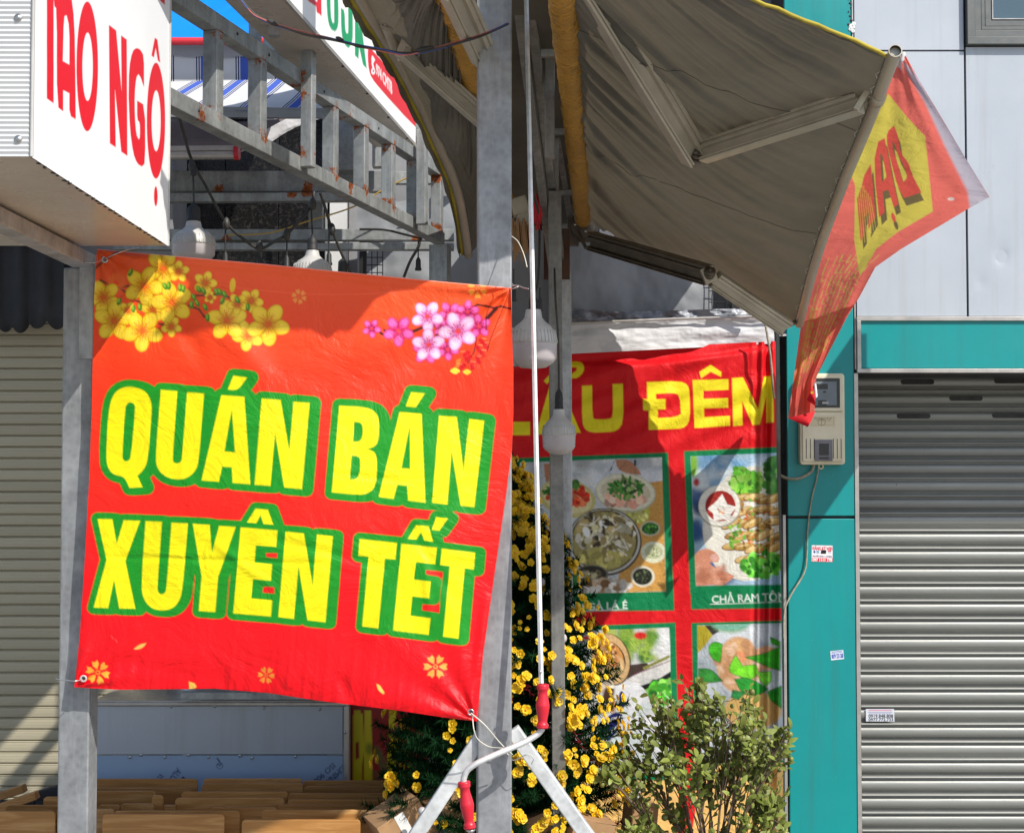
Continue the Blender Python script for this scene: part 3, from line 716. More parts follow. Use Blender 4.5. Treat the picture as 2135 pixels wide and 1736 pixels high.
# wire mesh grilles
def mesh_grille(px0, px1, py0, py1, Z, nx, nz, label, diag=False, px2=None):
    m = MB()
    for i in range(nx + 1):
        px = px0 + (px1 - px0) * i / nx; m.tube([at(px, py0, Z), at(px, py1, Z)], .0022, 5)
    for j in range(nz + 1):
        py = py0 + (py1 - py0) * j / nz; m.tube([at(px0, py, Z - .004), at(px1, py, Z - .004)], .0022, 5)
    if diag:
        for i in range(-10, 14):
            a = px1 + i * 13; 
            for s_ in (1, -1):
                pts = []
                for t in np.linspace(0, 1, 12):
                    py = py0 + (py1 - py0) * t; px = a + s_ * (py - py0) * .62
                    if px1 <= px <= px2: pts.append(at(px, py, Z - .01 + .003 * s_))
                if len(pts) > 1: m.tube(pts, .0022, 5)
    return tag(m.obj('wire_mesh', M['wire_dark']), label, 'wire mesh')
mesh_grille(764, 798, 505, 600, 6.32, 3, 6, 'black square wire grid in front of grey tarpaulin, left of the grey post')
mesh_grille(1478, 1512, 560, 700, 6.34, 2, 6, 'black diamond wire mesh under the right awning arm', True, 1640)
m = MB(); m.beam(at(1530, 560, 6.33), at(1530, 700, 6.33), .022, .022); tag(m.obj('post', M['wire_dark']), 'slim black upright crossing the diamond wire mesh', 'post')
m = MB(); m.beam(at(757, 500, 6.3), at(757, 640, 6.3), .03, .03); tag(m.obj('post', M['wire_dark']), 'slim black upright left of the square wire grid', 'post')

# blue tarpaulin roof, trim and striped awning at top left
def plane_at(pts3, mat, name, parent=None, n=(30, 12), sag=0, rip=0, seed=1, col=None):
    a, b_, c_, d_ = [Vector(p) for p in pts3]
    P = np.zeros((n[0], n[1], 3))
    for i in range(n[0]):
        for j in range(n[1]):
            u, v = i / (n[0] - 1), j / (n[1] - 1); q = (a * (1 - u) + b_ * u) * (1 - v) + (d_ * (1 - u) + c_ * u) * v
            q.z -= sag * 4 * u * (1 - u) + rip * math.sin(u * 40 + seed) * v; P[i, j] = q
    m = MB(); m.sheet(P); o = m.obj(name, mat, parent); return o
bt = thing('blue_canopy', 'bright blue tarpaulin canopy with a red front hem at the upper left', 'canopy', at(470, 90, 5.9))
plane_at([at(250, 86, 5.9), at(700, 84, 5.9), at(700, -160, 6.7), at(250, -160, 6.7)], M['blue_tarp'], 'cover', bt, sag=.0)
m = MB(); m.tube([at(250, 86, 5.89), at(700, 87, 5.89)], .016, 8); m.obj('hem', M['red_trim'], bt)
plane_at([at(250, 95, 5.93), at(700, 93, 5.93), at(700, 122, 5.95), at(250, 116, 5.95)], M['tarp_grey'], 'fascia', bt, rip=.003)
def stripe_mat(name):
    m = NT(name); sx = m.n('ShaderNodeSeparateXYZ'); m.l(m.tc.outputs['Object'], sx.inputs[0])
    a = m.n('ShaderNodeMath', operation='MULTIPLY'); m.l(sx.outputs[0], a.inputs[0]); a.inputs[1].default_value = 1 / .165
    f = m.n('ShaderNodeMath', operation='FRACT'); m.l(a.outputs[0], f.inputs[0])
    W_, Bl, Nv = (.66, .66, .66), (.07, .13, .52), (.02, .035, .14)
    r = m.ramp(f.outputs[0], [(0, Nv), (.03, W_), (.06, Nv), (.09, W_), (.12, Bl), (.32, W_), (.35, Nv), (.38, W_), (.41, Nv), (.44, W_)])
    for n in m.t.nodes:
        if n.type == 'VALTORGB' and len(n.color_ramp.elements) > 5: n.color_ramp.interpolation = 'CONSTANT'
    m.setc(r); m.set(.8, 0, .2)
    tr = m.n('ShaderNodeBsdfTranslucent'); m.l(r, tr.inputs[0]); mx = m.n('ShaderNodeMixShader'); mx.inputs[0].default_value = .2
    m.l(m.p.outputs[0], mx.inputs[1]); m.l(tr.outputs[0], mx.inputs[2]); m.l(mx.outputs[0], m.out.inputs[0]); return m.m
M['stripe'] = stripe_mat('blue_striped_canvas')
sa = thing('striped_awning', 'white awning with blue stripes sloping out below the blue canopy', 'awning', at(500, 215, 5.2))
plane_at([at(-200, 118, 5.96), at(610, 112, 5.96), at(612, 176, 5.97), at(-200, 172, 5.97)], M['stripe'], 'valance', sa, rip=.004)
plane_at([at(-200, 170, 5.9), at(612, 164, 5.9), at(700, 228, 5.1), at(-260, 216, 5.1)], M['stripe'], 'canvas', sa, sag=.01, rip=.004)
plane_at([at(-260, 212, 5.1), at(700, 226, 5.1), at(700, 246, 5.11), at(-260, 240, 5.11)], M['tarp_grey'], 'front_flap', sa)
M['dull_cloth'] = cloth('dull_mauve_canvas', (.20, .17, .175), (.13, .11, .115), .1)
sb = thing('folded_awning', 'greyed awning cloth rolled on a white tube with a red end cap', 'awning', at(420, 318, 5.6))
plane_at([at(250, 246, 5.9), at(600, 246, 5.9), at(495, 302, 5.6), at(250, 306, 5.6)], M['dull_cloth'], 'canvas', sb, sag=.02)
m = MB(); m.beam(at(200, 314, 5.6), at(491, 311, 5.6), .05, .02); m.tube([at(200, 325, 5.59), at(490, 323, 5.59)], .018, 10); m.obj('tube', M['alu'], sb, bevel=.002)
m = MB(); m.tube([at(489, 318, 5.595), at(499, 318, 5.595)], .03, 12); m.obj('end_cap', M['red_plastic'], sb)
drape('tarpaulin', [(560, 236), (640, 236), (738, 240)], [(500, 318), (560, 300), (640, 245)], [(560, 236), (500, 318)], [(738, 240), (640, 245)], 5.98, 20, 12, .01, M['tarp_white'], 'cream cloth corner beside the striped awning', 'tarpaulin', 4)

# roof sheet closing the awning gap, and an unseen sheet added to shade the rear tarpaulins
m = MB(); m.beam((.105, 2.72, EYE + 1.37), (.105, 6.6, EYE + 1.08), .47, .006); tag(m.obj('roof_shade_sheet', M['awning']), 'shaded roof sheet in the gap between the two awning rollers', 'roof sheet')
m = MB(); m.bb((.36, 5.75, EYE + 1.34), (1.16, 6.72, EYE + 1.35)); tag(m.obj('roof_shade_sheet', M['awning']), 'added unseen sheet shading the grey tarpaulins behind the right awning', 'roof sheet')
# added box on a pole, out of view right, to shadow the turquoise column
bs = thing('shadow_caster', 'added box on a square pole, out of view at right, shadowing the turquoise column', 'sign', (1.93, 5.18, 0))
m = MB(); m.bb((2.09, 5.05, EYE + .915), (2.15, 5.71, EYE + 1.44)); m.obj('box', M['signwhite'], bs, bevel=.004)
m = MB(); m.bb((1.93, 5.11, 0), (2.0, 5.18, EYE + 1.6)); m.obj('pole', M['galv'], bs, bevel=.003)
m = MB(); m.bb((2.002, 5.12, EYE + 1.44), (2.15, 5.17, EYE + 1.47)); m.obj('arm', M['galv'], bs)

def d6(P):
    for k in range(9):
        x, y = 1530 + 7.6 * k, 583 + 3.9 * k; P.line([(x, y), (x + 3, y + 9 - (k % 3) * 2)], 1.8, (60, 40, 36)); P.line([(x, y + 5), (x + 5, y + 5 + (k % 2) * 3)], 1.5, (60, 40, 36))
    P.line([(1524, 578), (1545, 589)], 4, (190, 70, 40)); P.line([(1530, 588), (1560, 604)], 1.6, (170, 60, 40))
flat_print('pennant', [(1520, 575), (1601, 612), (1592, 630), (1530, 596)], 5.95, 1.0, (205, 192, 160), d6, 'scrap of cream printed cloth caught between the right awning and its lower arm', 'cloth', M['print_flat'])
# ================================================================== STEEL FRAMES
def rust_attr(mb, welds, r=.032):
    a = np.zeros(len(mb.v)); V = np.array(mb.v)
    for wd_, s_ in welds: a = np.maximum(a, s_ * np.exp(-(np.linalg.norm(V - np.array(wd_), axis=1) / r) ** 2))
    return a
def rbeam(name, p0, p1, w_, h_, parent, welds=(), mat=None, seg=None, up=(0, 0, 1), bevel=.002, r=.032):
    m = MB(); L = (Vector(p1) - Vector(p0)).length; m.beam(p0, p1, w_, h_, up, seg or max(int(L / .02), 2))
    return m.obj(name, mat or M['galv_rust'], parent, bevel=bevel, attrs={'rust': rust_attr(m, welds, r)})
# ladder girder receding to the right
def LZ(k): return 3.8 * (1 + .0705 * k)
lx0, ly0 = X(438, 3.8), 3.8; lx1, ly1 = X(907, LZ(7)), LZ(7)
def lad(y): return lx0 + (lx1 - lx0) * (y - ly0) / (ly1 - ly0)
zl, zh = EYE + .925, EYE + 1.19
lt_ = thing('steel_ladder_girder', 'rusty galvanised ladder girder slanting from the white sign box to the rear', 'steel frame', (lx0, ly0, zl))
tw = .045
wl = [((lad(LZ(k)) , LZ(k), z_), random.uniform(.75, 1)) for k in range(8) for z_ in (zl + .03, zh - .03)] + [((lad(LZ(3.45)), LZ(3.45), z_), 1.0) for z_ in (zl, zh, zl + .02)] + [((lad(LZ(-.4)) + .02, LZ(-.4), zl), .7)]
y0_, y1_ = 3.50, LZ(7) + .05
rbeam('rail', (lad(y0_), y0_, zh), (lad(y1_), y1_, zh), tw, tw, lt_, wl)
rbeam('rail', (lad(y0_), y0_, zl), (lad(y1_), y1_, zl), tw, tw, lt_, wl)
dirL = Vector((lad(5) - lad(4), 1, 0)).normalized()
for k in range(8):
    y = LZ(k)
    if k == 2: continue
    if k == 7: continue
    rbeam('rung', (lad(y), y, zl + tw / 2), (lad(y), y, zh - tw / 2), tw * .92, tw * .92, lt_, wl, up=dirL)
y = LZ(7) + .02; rbeam('end_post', (lad(y) + .01, y + .05, .0), (lad(y) + .01, y + .05, zl - .024), .075, .06, lt_, [((lad(y), y, zl), 1)], up=dirL)
rbeam('end_post', (lad(y) , y, zl + tw / 2), (lad(y), y, zh - tw / 2), tw * .9, tw * .9, lt_, wl, up=dirL)
side = Vector((dirL.y, -dirL.x, 0)) * (tw * .98)
rbeam('hanger', Vector((lad(LZ(2)), LZ(2), zl - .01)) + side * .9, Vector((lad(LZ(2)), LZ(2), EYE + 1.34)) + side * .9, tw * .8, tw * .8, lt_, [((lad(LZ(2)) + .03, LZ(2), z_), 1) for z_ in (zl + .03, zh, zh - .06)], up=dirL)
rbeam('hanger', Vector((lad(LZ(6)), LZ(6) - .06, zl - .01)) + side * .9, Vector((lad(LZ(6)), LZ(6) - .06, EYE + 1.27)) + side * .9, tw * .8, tw * .8, lt_, [((lad(LZ(6)) + .03, LZ(6), z_), 1) for z_ in (zl + .03, zh, zh - .06)], up=dirL)
# a few screw heads on the rails
for k in (.35, -.45, 1.1, 2.6, 4.4): 
    yy = LZ(k); m = MB(); n_ = Vector((dirL.y, -dirL.x, 0)); m.lathe([(.005, 0), (.0045, .002), (0, .003)], Vector((lad(yy), yy, zh if k > 0 else zl)) + n_ * (tw / 2), 8, n_); m.obj('screw', M['black'], lt_)
# the second girder just above, under the far sign
hb = thing('upper_girder', 'grey steel girder just under the far sign, behind the ladder girder', 'steel frame', (-.6, 4.8, 2.9))
rbeam('rail', at(560, 92, 5.0), at(985, 352, 6.4), .05, .05, hb)
rbeam('rung', at(790, 258, 5.8), at(790, 350, 5.8), .05, .05, hb, [(at(790, 270, 5.8), 1)]); rbeam('rung', at(752, 230, 5.6), at(752, 330, 5.6), .03, .03, hb)
rbeam('rung', at(532, 40, 4.4), at(532, 176, 4.4), .035, .035, hb, [(at(532, 150, 4.4), .8)])

def hframe(name, label, parts):
    t = thing(name, label, 'steel frame', at(parts[0][0], parts[0][1], parts[0][4]))
    for x0, y0, x1, y1, Z0, Z1, w_, h_, wds in parts: rbeam('beam', at(x0, y0, Z0), at(x1, y1, Z1), w_, h_, t, [(at(a, b_, Z0 - .03), 1) for a, b_ in wds], r=.022)
    return t
hframe('steel_beam_frame', 'double horizontal galvanised beams behind the hanging bulbs', [
    (300, 230, 690, 231, 5.7, 5.7, .05, .056, [(690, 236)]),
    (240, 380, 800, 380, 5.9, 5.9, .05, .085, [(455, 392), (640, 395)]),
    (240, 414, 740, 412, 5.85, 5.85, .05, .034, [(610, 402), (640, 402)]),
    (800, 372, 912, 372, 5.92, 5.92, .04, .05, []),
    (240, 491, 946, 491, 5.95, 5.95, .05, .046, [(470, 498), (870, 500)]),
    (240, 515, 946, 515, 5.90, 5.90, .05, .028, []),
    (719, 236, 719, 358, 5.8, 5.8, .075, .075, [(719, 245), (715, 240), (728, 250), (705, 240)]),
    (659, 424, 659, 478, 6.0, 6.0, .058, .05, [])])
hframe('shelf_frame', 'short grey steel uprights in front of the far grey wall', [
    (862, 300, 862, 470, 6.1, 6.1, .05, .05, [(862, 330)]), (884, 372, 884, 480, 6.1, 6.1, .04, .05, [(884, 440)]), (680, 300, 680, 590, 6.3, 6.3, .01, .02, [])])

# ------------------------------------------------------------------ central twin frame behind the main post
cf = thing('canopy_frame', 'shaded galvanised frame carrying both awning rollers behind the main post', 'steel frame', (X(1165, 5.2), 5.2, 0))
def cb(px0, py0, Z0, px1, py1, Z1, w_=.05, h_=.05, mat='galv_dull', welds=()): return rbeam('beam', at(px0, py0, Z0), at(px1, py1, Z1), w_, h_, cf, [(at(a, b_, z_), 1) for a, b_, z_ in welds], M[mat])
cb(1066, -100, 3.78, 1152, 560, 5.3, .026, .036)
cb(1092, -100, 3.78, 1173, 568, 5.5, .026, .04)
cb(1106, -100, 3.78, 1190, 470, 6.2, .02, .028)
cb(1092, -60, 3.9, 1092, 600, 3.9, .02, .02) if False else None
for y_, z_ in ((112, 4.1), (275, 4.9), (402, 5.7)): cb(1116 + y_ * .11, y_, z_, 1190 + y_ * .1, y_, z_, .022, .022)
cb(1146, 120, 4.3, 1146, 330, 4.3, .03, .03); cb(1156, 290, 5.0, 1156, 560, 5.0, .03, .03)
cb(1156, 400, 4.9, 1166, 1766, 4.9, .045, .05, 'galv_dull'); cb(1176, 555, 5.4, 1181, 1760, 5.4, .052, .06, 'galv', ())
rp = std('rusty_plate', (.10, .04, .02), (.06, .04, .03), .8, .2, 20)
m = MB(); m.bb(at(1166, 582, 5.36), at(1187, 480, 5.40)); m.obj('gusset', rp, cf)
m = MB(); m.bb(at(1134, 582, 5.5), at(1143, 470, 5.52)); m.obj('gusset', rp, cf)
# ------------------------------------------------------------------ posts
PZ = 3.5
rot = Matrix.Rotation(math.radians(4), 3, 'Z')
m = MB(); xm0, xm1 = X(994, PZ), X(1065, PZ); cx_ = (xm0 + xm1) / 2
m.box((cx_, PZ + .04, 2.0), (xm1 - xm0, .078, 4.0), rot)
mpst = m.obj('post', M['galv_post'], bevel=.004); tag(mpst, 'tall square galvanised post the red banner is tied to on its right', 'post')
WLp = WL[mpst.name]
m = MB(); lp0, lp1 = X(130, PZ, 700), X(194, PZ, 700)
m.bb((lp0, PZ + .002, 0), (lp1, PZ + .077, EYE + .495)); lpo = m.obj('post', M['galv_post'], bevel=.004); tag(lpo, 'square galvanised post at the left edge of the red banner, under the sign box', 'post')
m = MB(); a, b_ = at(165, 748, PZ), at(195, 546, PZ); m.bb((a.x, PZ - .006, a.z), (b_.x + .002, PZ + .0015, b_.z)); m.obj('bracket', galv('bracket_zinc', .34, True), lpo, bevel=.001, attrs=None)
# braces
for nm, a, b_ in (('left', (1006, 1530), (700, 1995)), ('right', (1068, 1520), (1400, 1990))):
    m = MB(); zz_ = PZ + .03 if nm == 'left' else PZ + .045; p0, p1 = at(*a, zz_), at(*b_, zz_); t_ = (p1 - p0); p1 = p0 + t_ * ((p0.z - .01) / -t_.z)
    m.beam(p0, p1, .03, .036, up=(0, 0, 1) ); tag(m.obj('brace', M['galv_light'], bevel=.003), f'light grey diagonal brace running down to the {nm} from the main post', 'brace')
m = MB(); m.bb((xm0 - .09, PZ - .05, 0), (xm1 + .09, PZ + .13, .012)); tag(m.obj('base_plate', M['galv']), 'steel base plate under the main post', 'base plate')

# ------------------------------------------------------------------ white sign box, upper left
sbx = thing('sign_box', 'white illuminated sign box with tall red letters above the left post', 'sign', (-.85, 3.0, 2.18))
n0, f0 = at(48, 326, 2.44), at(361.5, 513, 3.42)
zb_ = (n0.z + f0.z) / 2; xs_ = (n0.x + f0.x) / 2
zT = zb_ + .95; XL = -2.6
m = MB(); m.bb((XL, 2.44 + .002, zb_ + .004), (xs_ - .003, 3.42, zT)); m.obj('body', M['signwhite'], sbx)
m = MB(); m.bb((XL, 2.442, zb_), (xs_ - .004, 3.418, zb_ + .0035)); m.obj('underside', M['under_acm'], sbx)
m = MB(); rr = random.Random(4)
for k in range(26):
    y = 2.5 + .9 * k / 26 + rr.uniform(-.01, .01); m.box((xs_ - .004, y, zb_ - .0005), (.0045 + rr.random() * .003, .004 + rr.random() * .012, .002), Matrix.Rotation(rr.uniform(-.6, .6), 3, 'Z'))
m.obj('torn_edge', M['black'], sbx, kind='stuff')
# ridged front face
m = MB(); vs = []; nz = 220
for k in range(nz + 1):
    z = zb_ + (zT - zb_) * k / nz; y = 2.4395 + (.0012 if k % 2 else -.0004)
    vs += [(XL, y, z), (xs_ - .002, y, z)]
m.add(vs, [(2 * k, 2 * k + 1, 2 * k + 3, 2 * k + 2) for k in range(nz)], False); m.obj('front_skin', std('ribbed_grey_white_vinyl', g3(.56), (.5, .505, .51), .5, 0, 3), sbx)
for py in (37, 290, -220):
    c = at(38, py, 2.439); m = MB(); m.lathe([(.0068, 0), (.0066, .001), (.0045, .0015), (.0036, .0035), (.0015, .004), (0, .0038)], c, 14, (0, -1, 0)); m.obj('screw', M['chrome'], sbx)
# printed side face
nu, nv = 330, 460
ys = np.linspace(2.441, 3.42, nu); zs = np.linspace(zb_, zT, nv)
Yg, Zg = np.meshgrid(ys, zs, indexing='ij')
Xg = xs_ + .0012 * (fbm(Yg * 6, Zg * 3, 2, 3) - .5) 
P3 = np.stack([Xg, Yg, Zg], -1); PX, PY = proj(P3)
P = Paint(PX, PY, (236, 238, 240), 1.6); red = (222, 18, 40); K = .3363
def zs_(*pts): return [(x * K, y * K) for x, y in pts]
P.poly(zs_((290, -400), (333, -400), (333, 642), (290, 612)), red)
P.poly(zs_((225, -420), (400, -330), (400, -230), (225, -330)), red)
P.poly([chaikin(zs_((333, -120), (333, 40), (352, 55), (352, 662), (392, 692), (392, 560), (430, 580), (430, 717), (470, 742), (468, 480), (462, 130), (440, -40), (400, -140), (360, -170)), 1), chaikin(zs_((390, 380), (430, 402), (430, 170), (412, 95), (396, 105)), 1)], red)
P.ell(541 * K, 413 * K, 67 * K, 402 * K, red, .0); P.ell(543 * K, 415 * K, 32 * K, 211 * K, (236, 238, 240), 0)
P.poly(zs_((675, 155), (720, 190), (754, 560), (750, 220), (786, 247), (790, 967), (752, 942), (713, 560), (718, 915), (681, 890)), red)
P.poly([chaikin(zs_((893, 540), (893, 350), (870, 308), (845, 297), (820, 320), (800, 420), (797, 600), (805, 800), (825, 950), (850, 1015), (880, 1033), (901, 1010), (900, 655), (850, 624), (850, 745), (867, 758), (868, 850), (860, 865), (845, 835), (836, 720), (835, 580), (845, 480), (858, 462), (872, 480), (885, 520)), 1, 70)], red)
P.ell(967 * K, 749 * K, 57 * K, 359 * K, red); P.ell(968 * K, 750 * K, 28 * K, 188 * K, (236, 238, 240))
P.ell(966 * K, 1217 * K, 11.5 * K, 61 * K, red)
P.poly(zs_((960, 235), (976, 248), (994, 390), (979, 377), (965, 300), (954, 358), (939, 345)), red)
P.poly(zs_((940, -60), (1022, -60), (1022, 32), (995, 8)), red)
P.poly(zs_((1028, -400), (1060, -370), (1060, -60), (1028, -90)), red)
for py, a_ in ((1195, .25), (1340, .2), (1150, .3)): P.line(zs_((780 if py == 1195 else 931 if py == 1340 else 503, py - 40), (780 if py == 1195 else 931 if py == 1340 else 503, py + 25)), .8, (150, 150, 150), a_)
for k in range(14): x_ = 160 + 22 * k * .4 + k; P.line(zs_((x_, -300), (x_ + 1, 950 + k * 10)), 1.0, (205, 208, 212), .25)
grid_obj('lettering', P3, P.C, M['print_flat'], sbx)
m = MB(); m.tube([(xs_ + .001, 2.44, zb_), (xs_ + .001, 2.44, zT)], .0035, 6); m.obj('corner_trim', M['plastic_white'], sbx); m = MB(); m.tube([(xs_ + .001, 3.42, zb_), (xs_ + .001, 3.42, zT)], .003, 6); m.obj('corner_trim', M['plastic_white'], sbx)
# carrier beam under the box
m = MB(); bx_ = lp1 - .028
m.beam((bx_, 1.2, EYE + .512), (bx_, PZ + .06, EYE + .512), .05, .034); tag(m.obj('beam', M['galv'], bevel=.002), 'steel tube carrying the white sign box along its underside', 'beam')
m = MB(); m.beam((XL, 2.9, EYE + .5), (bx_ - .03, 2.9, EYE + .5), .04, .03); tag(m.obj('beam', M['galv_dull'], bevel=.002), 'dark cross tube in the shade under the white sign box', 'beam')

# ------------------------------------------------------------------ far sign with green letters
sg = thing('hanging_sign', 'long white sign with green and red letters above the ladder girder', 'sign', (-.5, 4.2, EYE + 1.27))
d_ = Vector((.133, 1, 0)).normalized(); pf = Vector((X(866.5, 5.6, 300), 5.6, EYE + 1.271)); L_ = 3.2
pn = pf - d_ * L_; nrm_ = Vector((d_.y, -d_.x, 0)); wd_ = .165; hg = .62
def qp(s, n, z): return pf - d_ * s - nrm_ * n + Vector((0, 0, z))
m = MB(); m.add([qp(0, .002, 0.003), qp(L_, .002, 0.003), qp(L_, wd_, 0.003), qp(0, wd_, 0.003), qp(0, .002, hg), qp(L_, .002, hg), qp(L_, wd_, hg), qp(0, wd_, hg)], [(4, 5, 6, 7), (0, 1, 5, 4), (2, 3, 7, 6), (1, 2, 6, 5), (3, 0, 4, 7)])
m.obj('body', M['signwhite'], sg)
m = MB(); N_ = 40; vs = []
for k in range(N_ + 1):
    s_ = L_ * k / N_
    for j in range(7): vs.append(qp(s_, wd_ * j / 6, .002 * math.sin(k * 1.7 + j) * (0 < j < 6)))
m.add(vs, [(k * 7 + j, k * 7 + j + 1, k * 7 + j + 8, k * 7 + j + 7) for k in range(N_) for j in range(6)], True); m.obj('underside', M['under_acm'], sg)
m = MB(); m.beam(qp(0, .0, .001), qp(L_, .0, .001), .006, .012); m.obj('edge_trim', M['alu'], sg)
for k in range(9): m = MB(); m.lathe([(.005, 0), (.004, .003), (0, .003)], qp(.15 + k * .33, .003, -.005), 7, (0, 0, -1)); m.obj('screw', M['black'], sg)
nu, nv = 700, 150
S, Zg = np.meshgrid(np.linspace(0, L_, nu), np.linspace(.0, hg, nv), indexing='ij')
P3 = np.stack([pf.x - d_.x * S, pf.y - d_.y * S, pf.z + Zg], -1); PX, PY = proj(P3)
P = Paint(PX, PY, (238, 238, 236), 1.4)
z2 = lambda *p: [(333.6 + K * x, K * y) for x, y in p]
z6 = lambda *p: [(708.9 + .1922 * x, .1922 * y) for x, y in p]
grn, rd = (0, 150, 95), (215, 25, 45)
P.poly(z2((905, -120), (930, -100), (962, 10), (975, 10), (970, -60), (1000, -30), (1002, 100), (972, 78), (968, 40), (935, 20), (915, 5)), rd)
P.poly(chaikin(z2((1030, -120), (1055, -100), (1058, 100), (1070, 145), (1080, 140), (1078, -80), (1103, -50), (1108, 130), (1100, 180), (1085, 197), (1062, 185), (1045, 150), (1035, 70)), 1), grn)
P.poly(chaikin(z6((10, 88), (50, 115), (56, 320), (68, 362), (85, 366), (90, 340), (88, 60), (136, 80), (140, 380), (130, 470), (95, 524), (60, 500), (25, 420), (12, 300)), 1), grn)
P.poly(z6((162, 170), (200, 200), (212, 430), (200, 640), (162, 605)), grn); P.poly(z6((205, 240), (232, 262), (290, 745), (250, 705), (205, 500)), grn); P.poly(z6((20, -30), (60, -20), (44, 40)), grn)
P.poly(chaikin(z6((300, 560), (308, 525), (335, 520), (700, 960), (900, 1460), (700, 1260), (420, 950), (345, 850), (320, 790), (305, 700)), 1), rd)
P.line(z6((352, 620), (372, 650), (350, 690), (362, 740), (372, 790)), 3.2, (245, 240, 240)); P.ell(708.9 + .1922 * 360, .1922 * 775, 4.2, 6.5, (245, 240, 240)); P.ell(708.9 + .1922 * 362, .1922 * 772, 1.8, 3, rd); P.ell(708.9 + .1922 * 352, .1922 * 645, 2, 7, (245, 240, 240))
P.text('974 CMT8', z6((392, 690), (560, 890), (566, 1030), (392, 800)), (245, 235, 235), .35)
grid_obj('lettering', P3, P.C, M['print_flat'], sg)
for s_ in (.05, 1.55): m = MB(); m.beam(qp(s_, .10, 0), qp(s_, .10, -.03), .03, .02); m.obj('bracket', M['galv'], sg)

# ================================================================== AWNINGS
def bez(pts, n): 
    pts = [Vector(p) for p in pts]; P_ = interp([(i, 0) for i in range(len(pts))], n)[:, 0]; out = []
    for t in P_:
        i = min(int(t), len(pts) - 2); f = t - i; p0 = pts[max(i - 1, 0)]; p1 = pts[i]; p2 = pts[i + 1]; p3 = pts[min(i + 2, len(pts) - 1)]
        out.append(.5 * ((2 * p1) + (p2 - p0) * f + (2 * p0 - 5 * p1 + 4 * p2 - p3) * f * f + (3 * p1 - p0 - 3 * p2 + p3) * f ** 3))
    return out
def awning(base, label, roller, bar, ends, folds, hem=True):
    t = thing('retractable_awning', label, 'awning', base)
    n, mm = 380, 120; A_ = bez(roller, n); B_ = bez(bar, n)
    P = np.zeros((n, mm, 3)); Ug, Vg = np.meshgrid(np.linspace(0, 1, n), np.linspace(0, 1, mm), indexing='ij'); S_ = Ug - .55 * Vg + .25 * Vg * Vg
    CR = (.055 * (fbm(S_ * 72, Vg * 1.4, 41, 2) - .5) * (1 - Vg) ** 1.6 + .035 * (fbm(S_ * 22 + 9, Vg * 1.1, 61, 2) - .5) * (1 - Vg * .6) + .06 * (fbm(S_ * 9 + 3, Vg * 1.2, 17, 3) - .5) + .010 * (fbm((Ug + Vg * .9) * 26, Vg * 2, 8, 2) - .5) * Vg) * np.clip(Vg * 12, 0, 1) * np.clip((1 - Vg) * 8, 0, 1)
    for i in range(n):
        for j in range(mm):
            v = j / (mm - 1); u = i / (n - 1); q = A_[i].lerp(B_[i], v)
            sag = -.030 * math.sin(math.pi * v) * (0.4 + .6 * math.sin(math.pi * min(max(u, 0), 1)))
            # radiating creases starting at the roller
            cr = CR[i, j]
            P[i, j] = (q.x, q.y, q.z + sag + cr - .002)
    m = MB(); m.sheet(P); fo = m.obj('fabric', M['awning'], t)
    if hem:
        m = MB(); m.tube([Vector(P[0, j]) + Vector((0, 0, .004)) for j in range(0, mm, 5)] + [Vector(P[0, mm - 1])], .005, 6); m.obj('hem', M['awning_edge'], t)
    # seams in the cloth
    for i in folds: m = MB(); m.tube([Vector(P[i, j]) - Vector((0, 0, .0025)) for j in range(3, mm, 3)], .0008, 4); m.obj('seam', M['wire'], t)
    return t, P
def arm(t, pts, w_, h_, mat, name='arm', up=(0, 0, 1)):
    """grooved extrusion"""
    p0, p1 = Vector(pts[0]), Vector(pts[1]); d = (p1 - p0).normalized(); upv = (Vector((0, 0, EYE)) - (p0 + p1) / 2).normalized() + Vector(up); s_ = d.cross(upv).normalized(); u_ = s_.cross(d)
    # section: u across the visible width, v depth
    sec = []
    for a, b_ in ((-.5, -.25), (-.46, -.5), (-.34, -.5), (-.32, -.36), (-.28, -.36), (-.26, -.5), (-.12, -.5), (-.09, -.1), (.28, -.1), (.31, -.5), (.37, -.5), (.39, -.36), (.42, -.36), (.44, -.5), (.5, -.44), (.5, .5), (-.5, .5)): sec.append((a * w_, -b_ * h_))
    vs = [p + s_ * a + u_ * b_ for p in (p0, p1) for a, b_ in sec]; n_ = len(sec)
    m = MB(); m.add(vs, [(i, (i + 1) % n_, (i + 1) % n_ + n_, i + n_) for i in range(n_)] + [tuple(range(n_))[::-1], tuple(range(n_, 2 * n_))])
    return m.obj(name, mat, t, bevel=.0012, fixn=True)
def knuckle(t, c, r, ax, name='elbow'):
    m = MB(); ax = Vector(ax).normalized(); c = Vector(c)
    for k in (-.9, -.3, .3, .9): m.lathe([(r * .35, -r * .28), (r, -r * .25), (r, r * .25), (r * .35, r * .28)], c + ax * r * k * 1.0, 14, ax)
    m.lathe([(0, -r * 1.5), (r * .32, -r * 1.45), (r * .32, r * 1.45), (0, r * 1.5)], c, 10, ax); m.obj(name, M['alu_dark'], t)
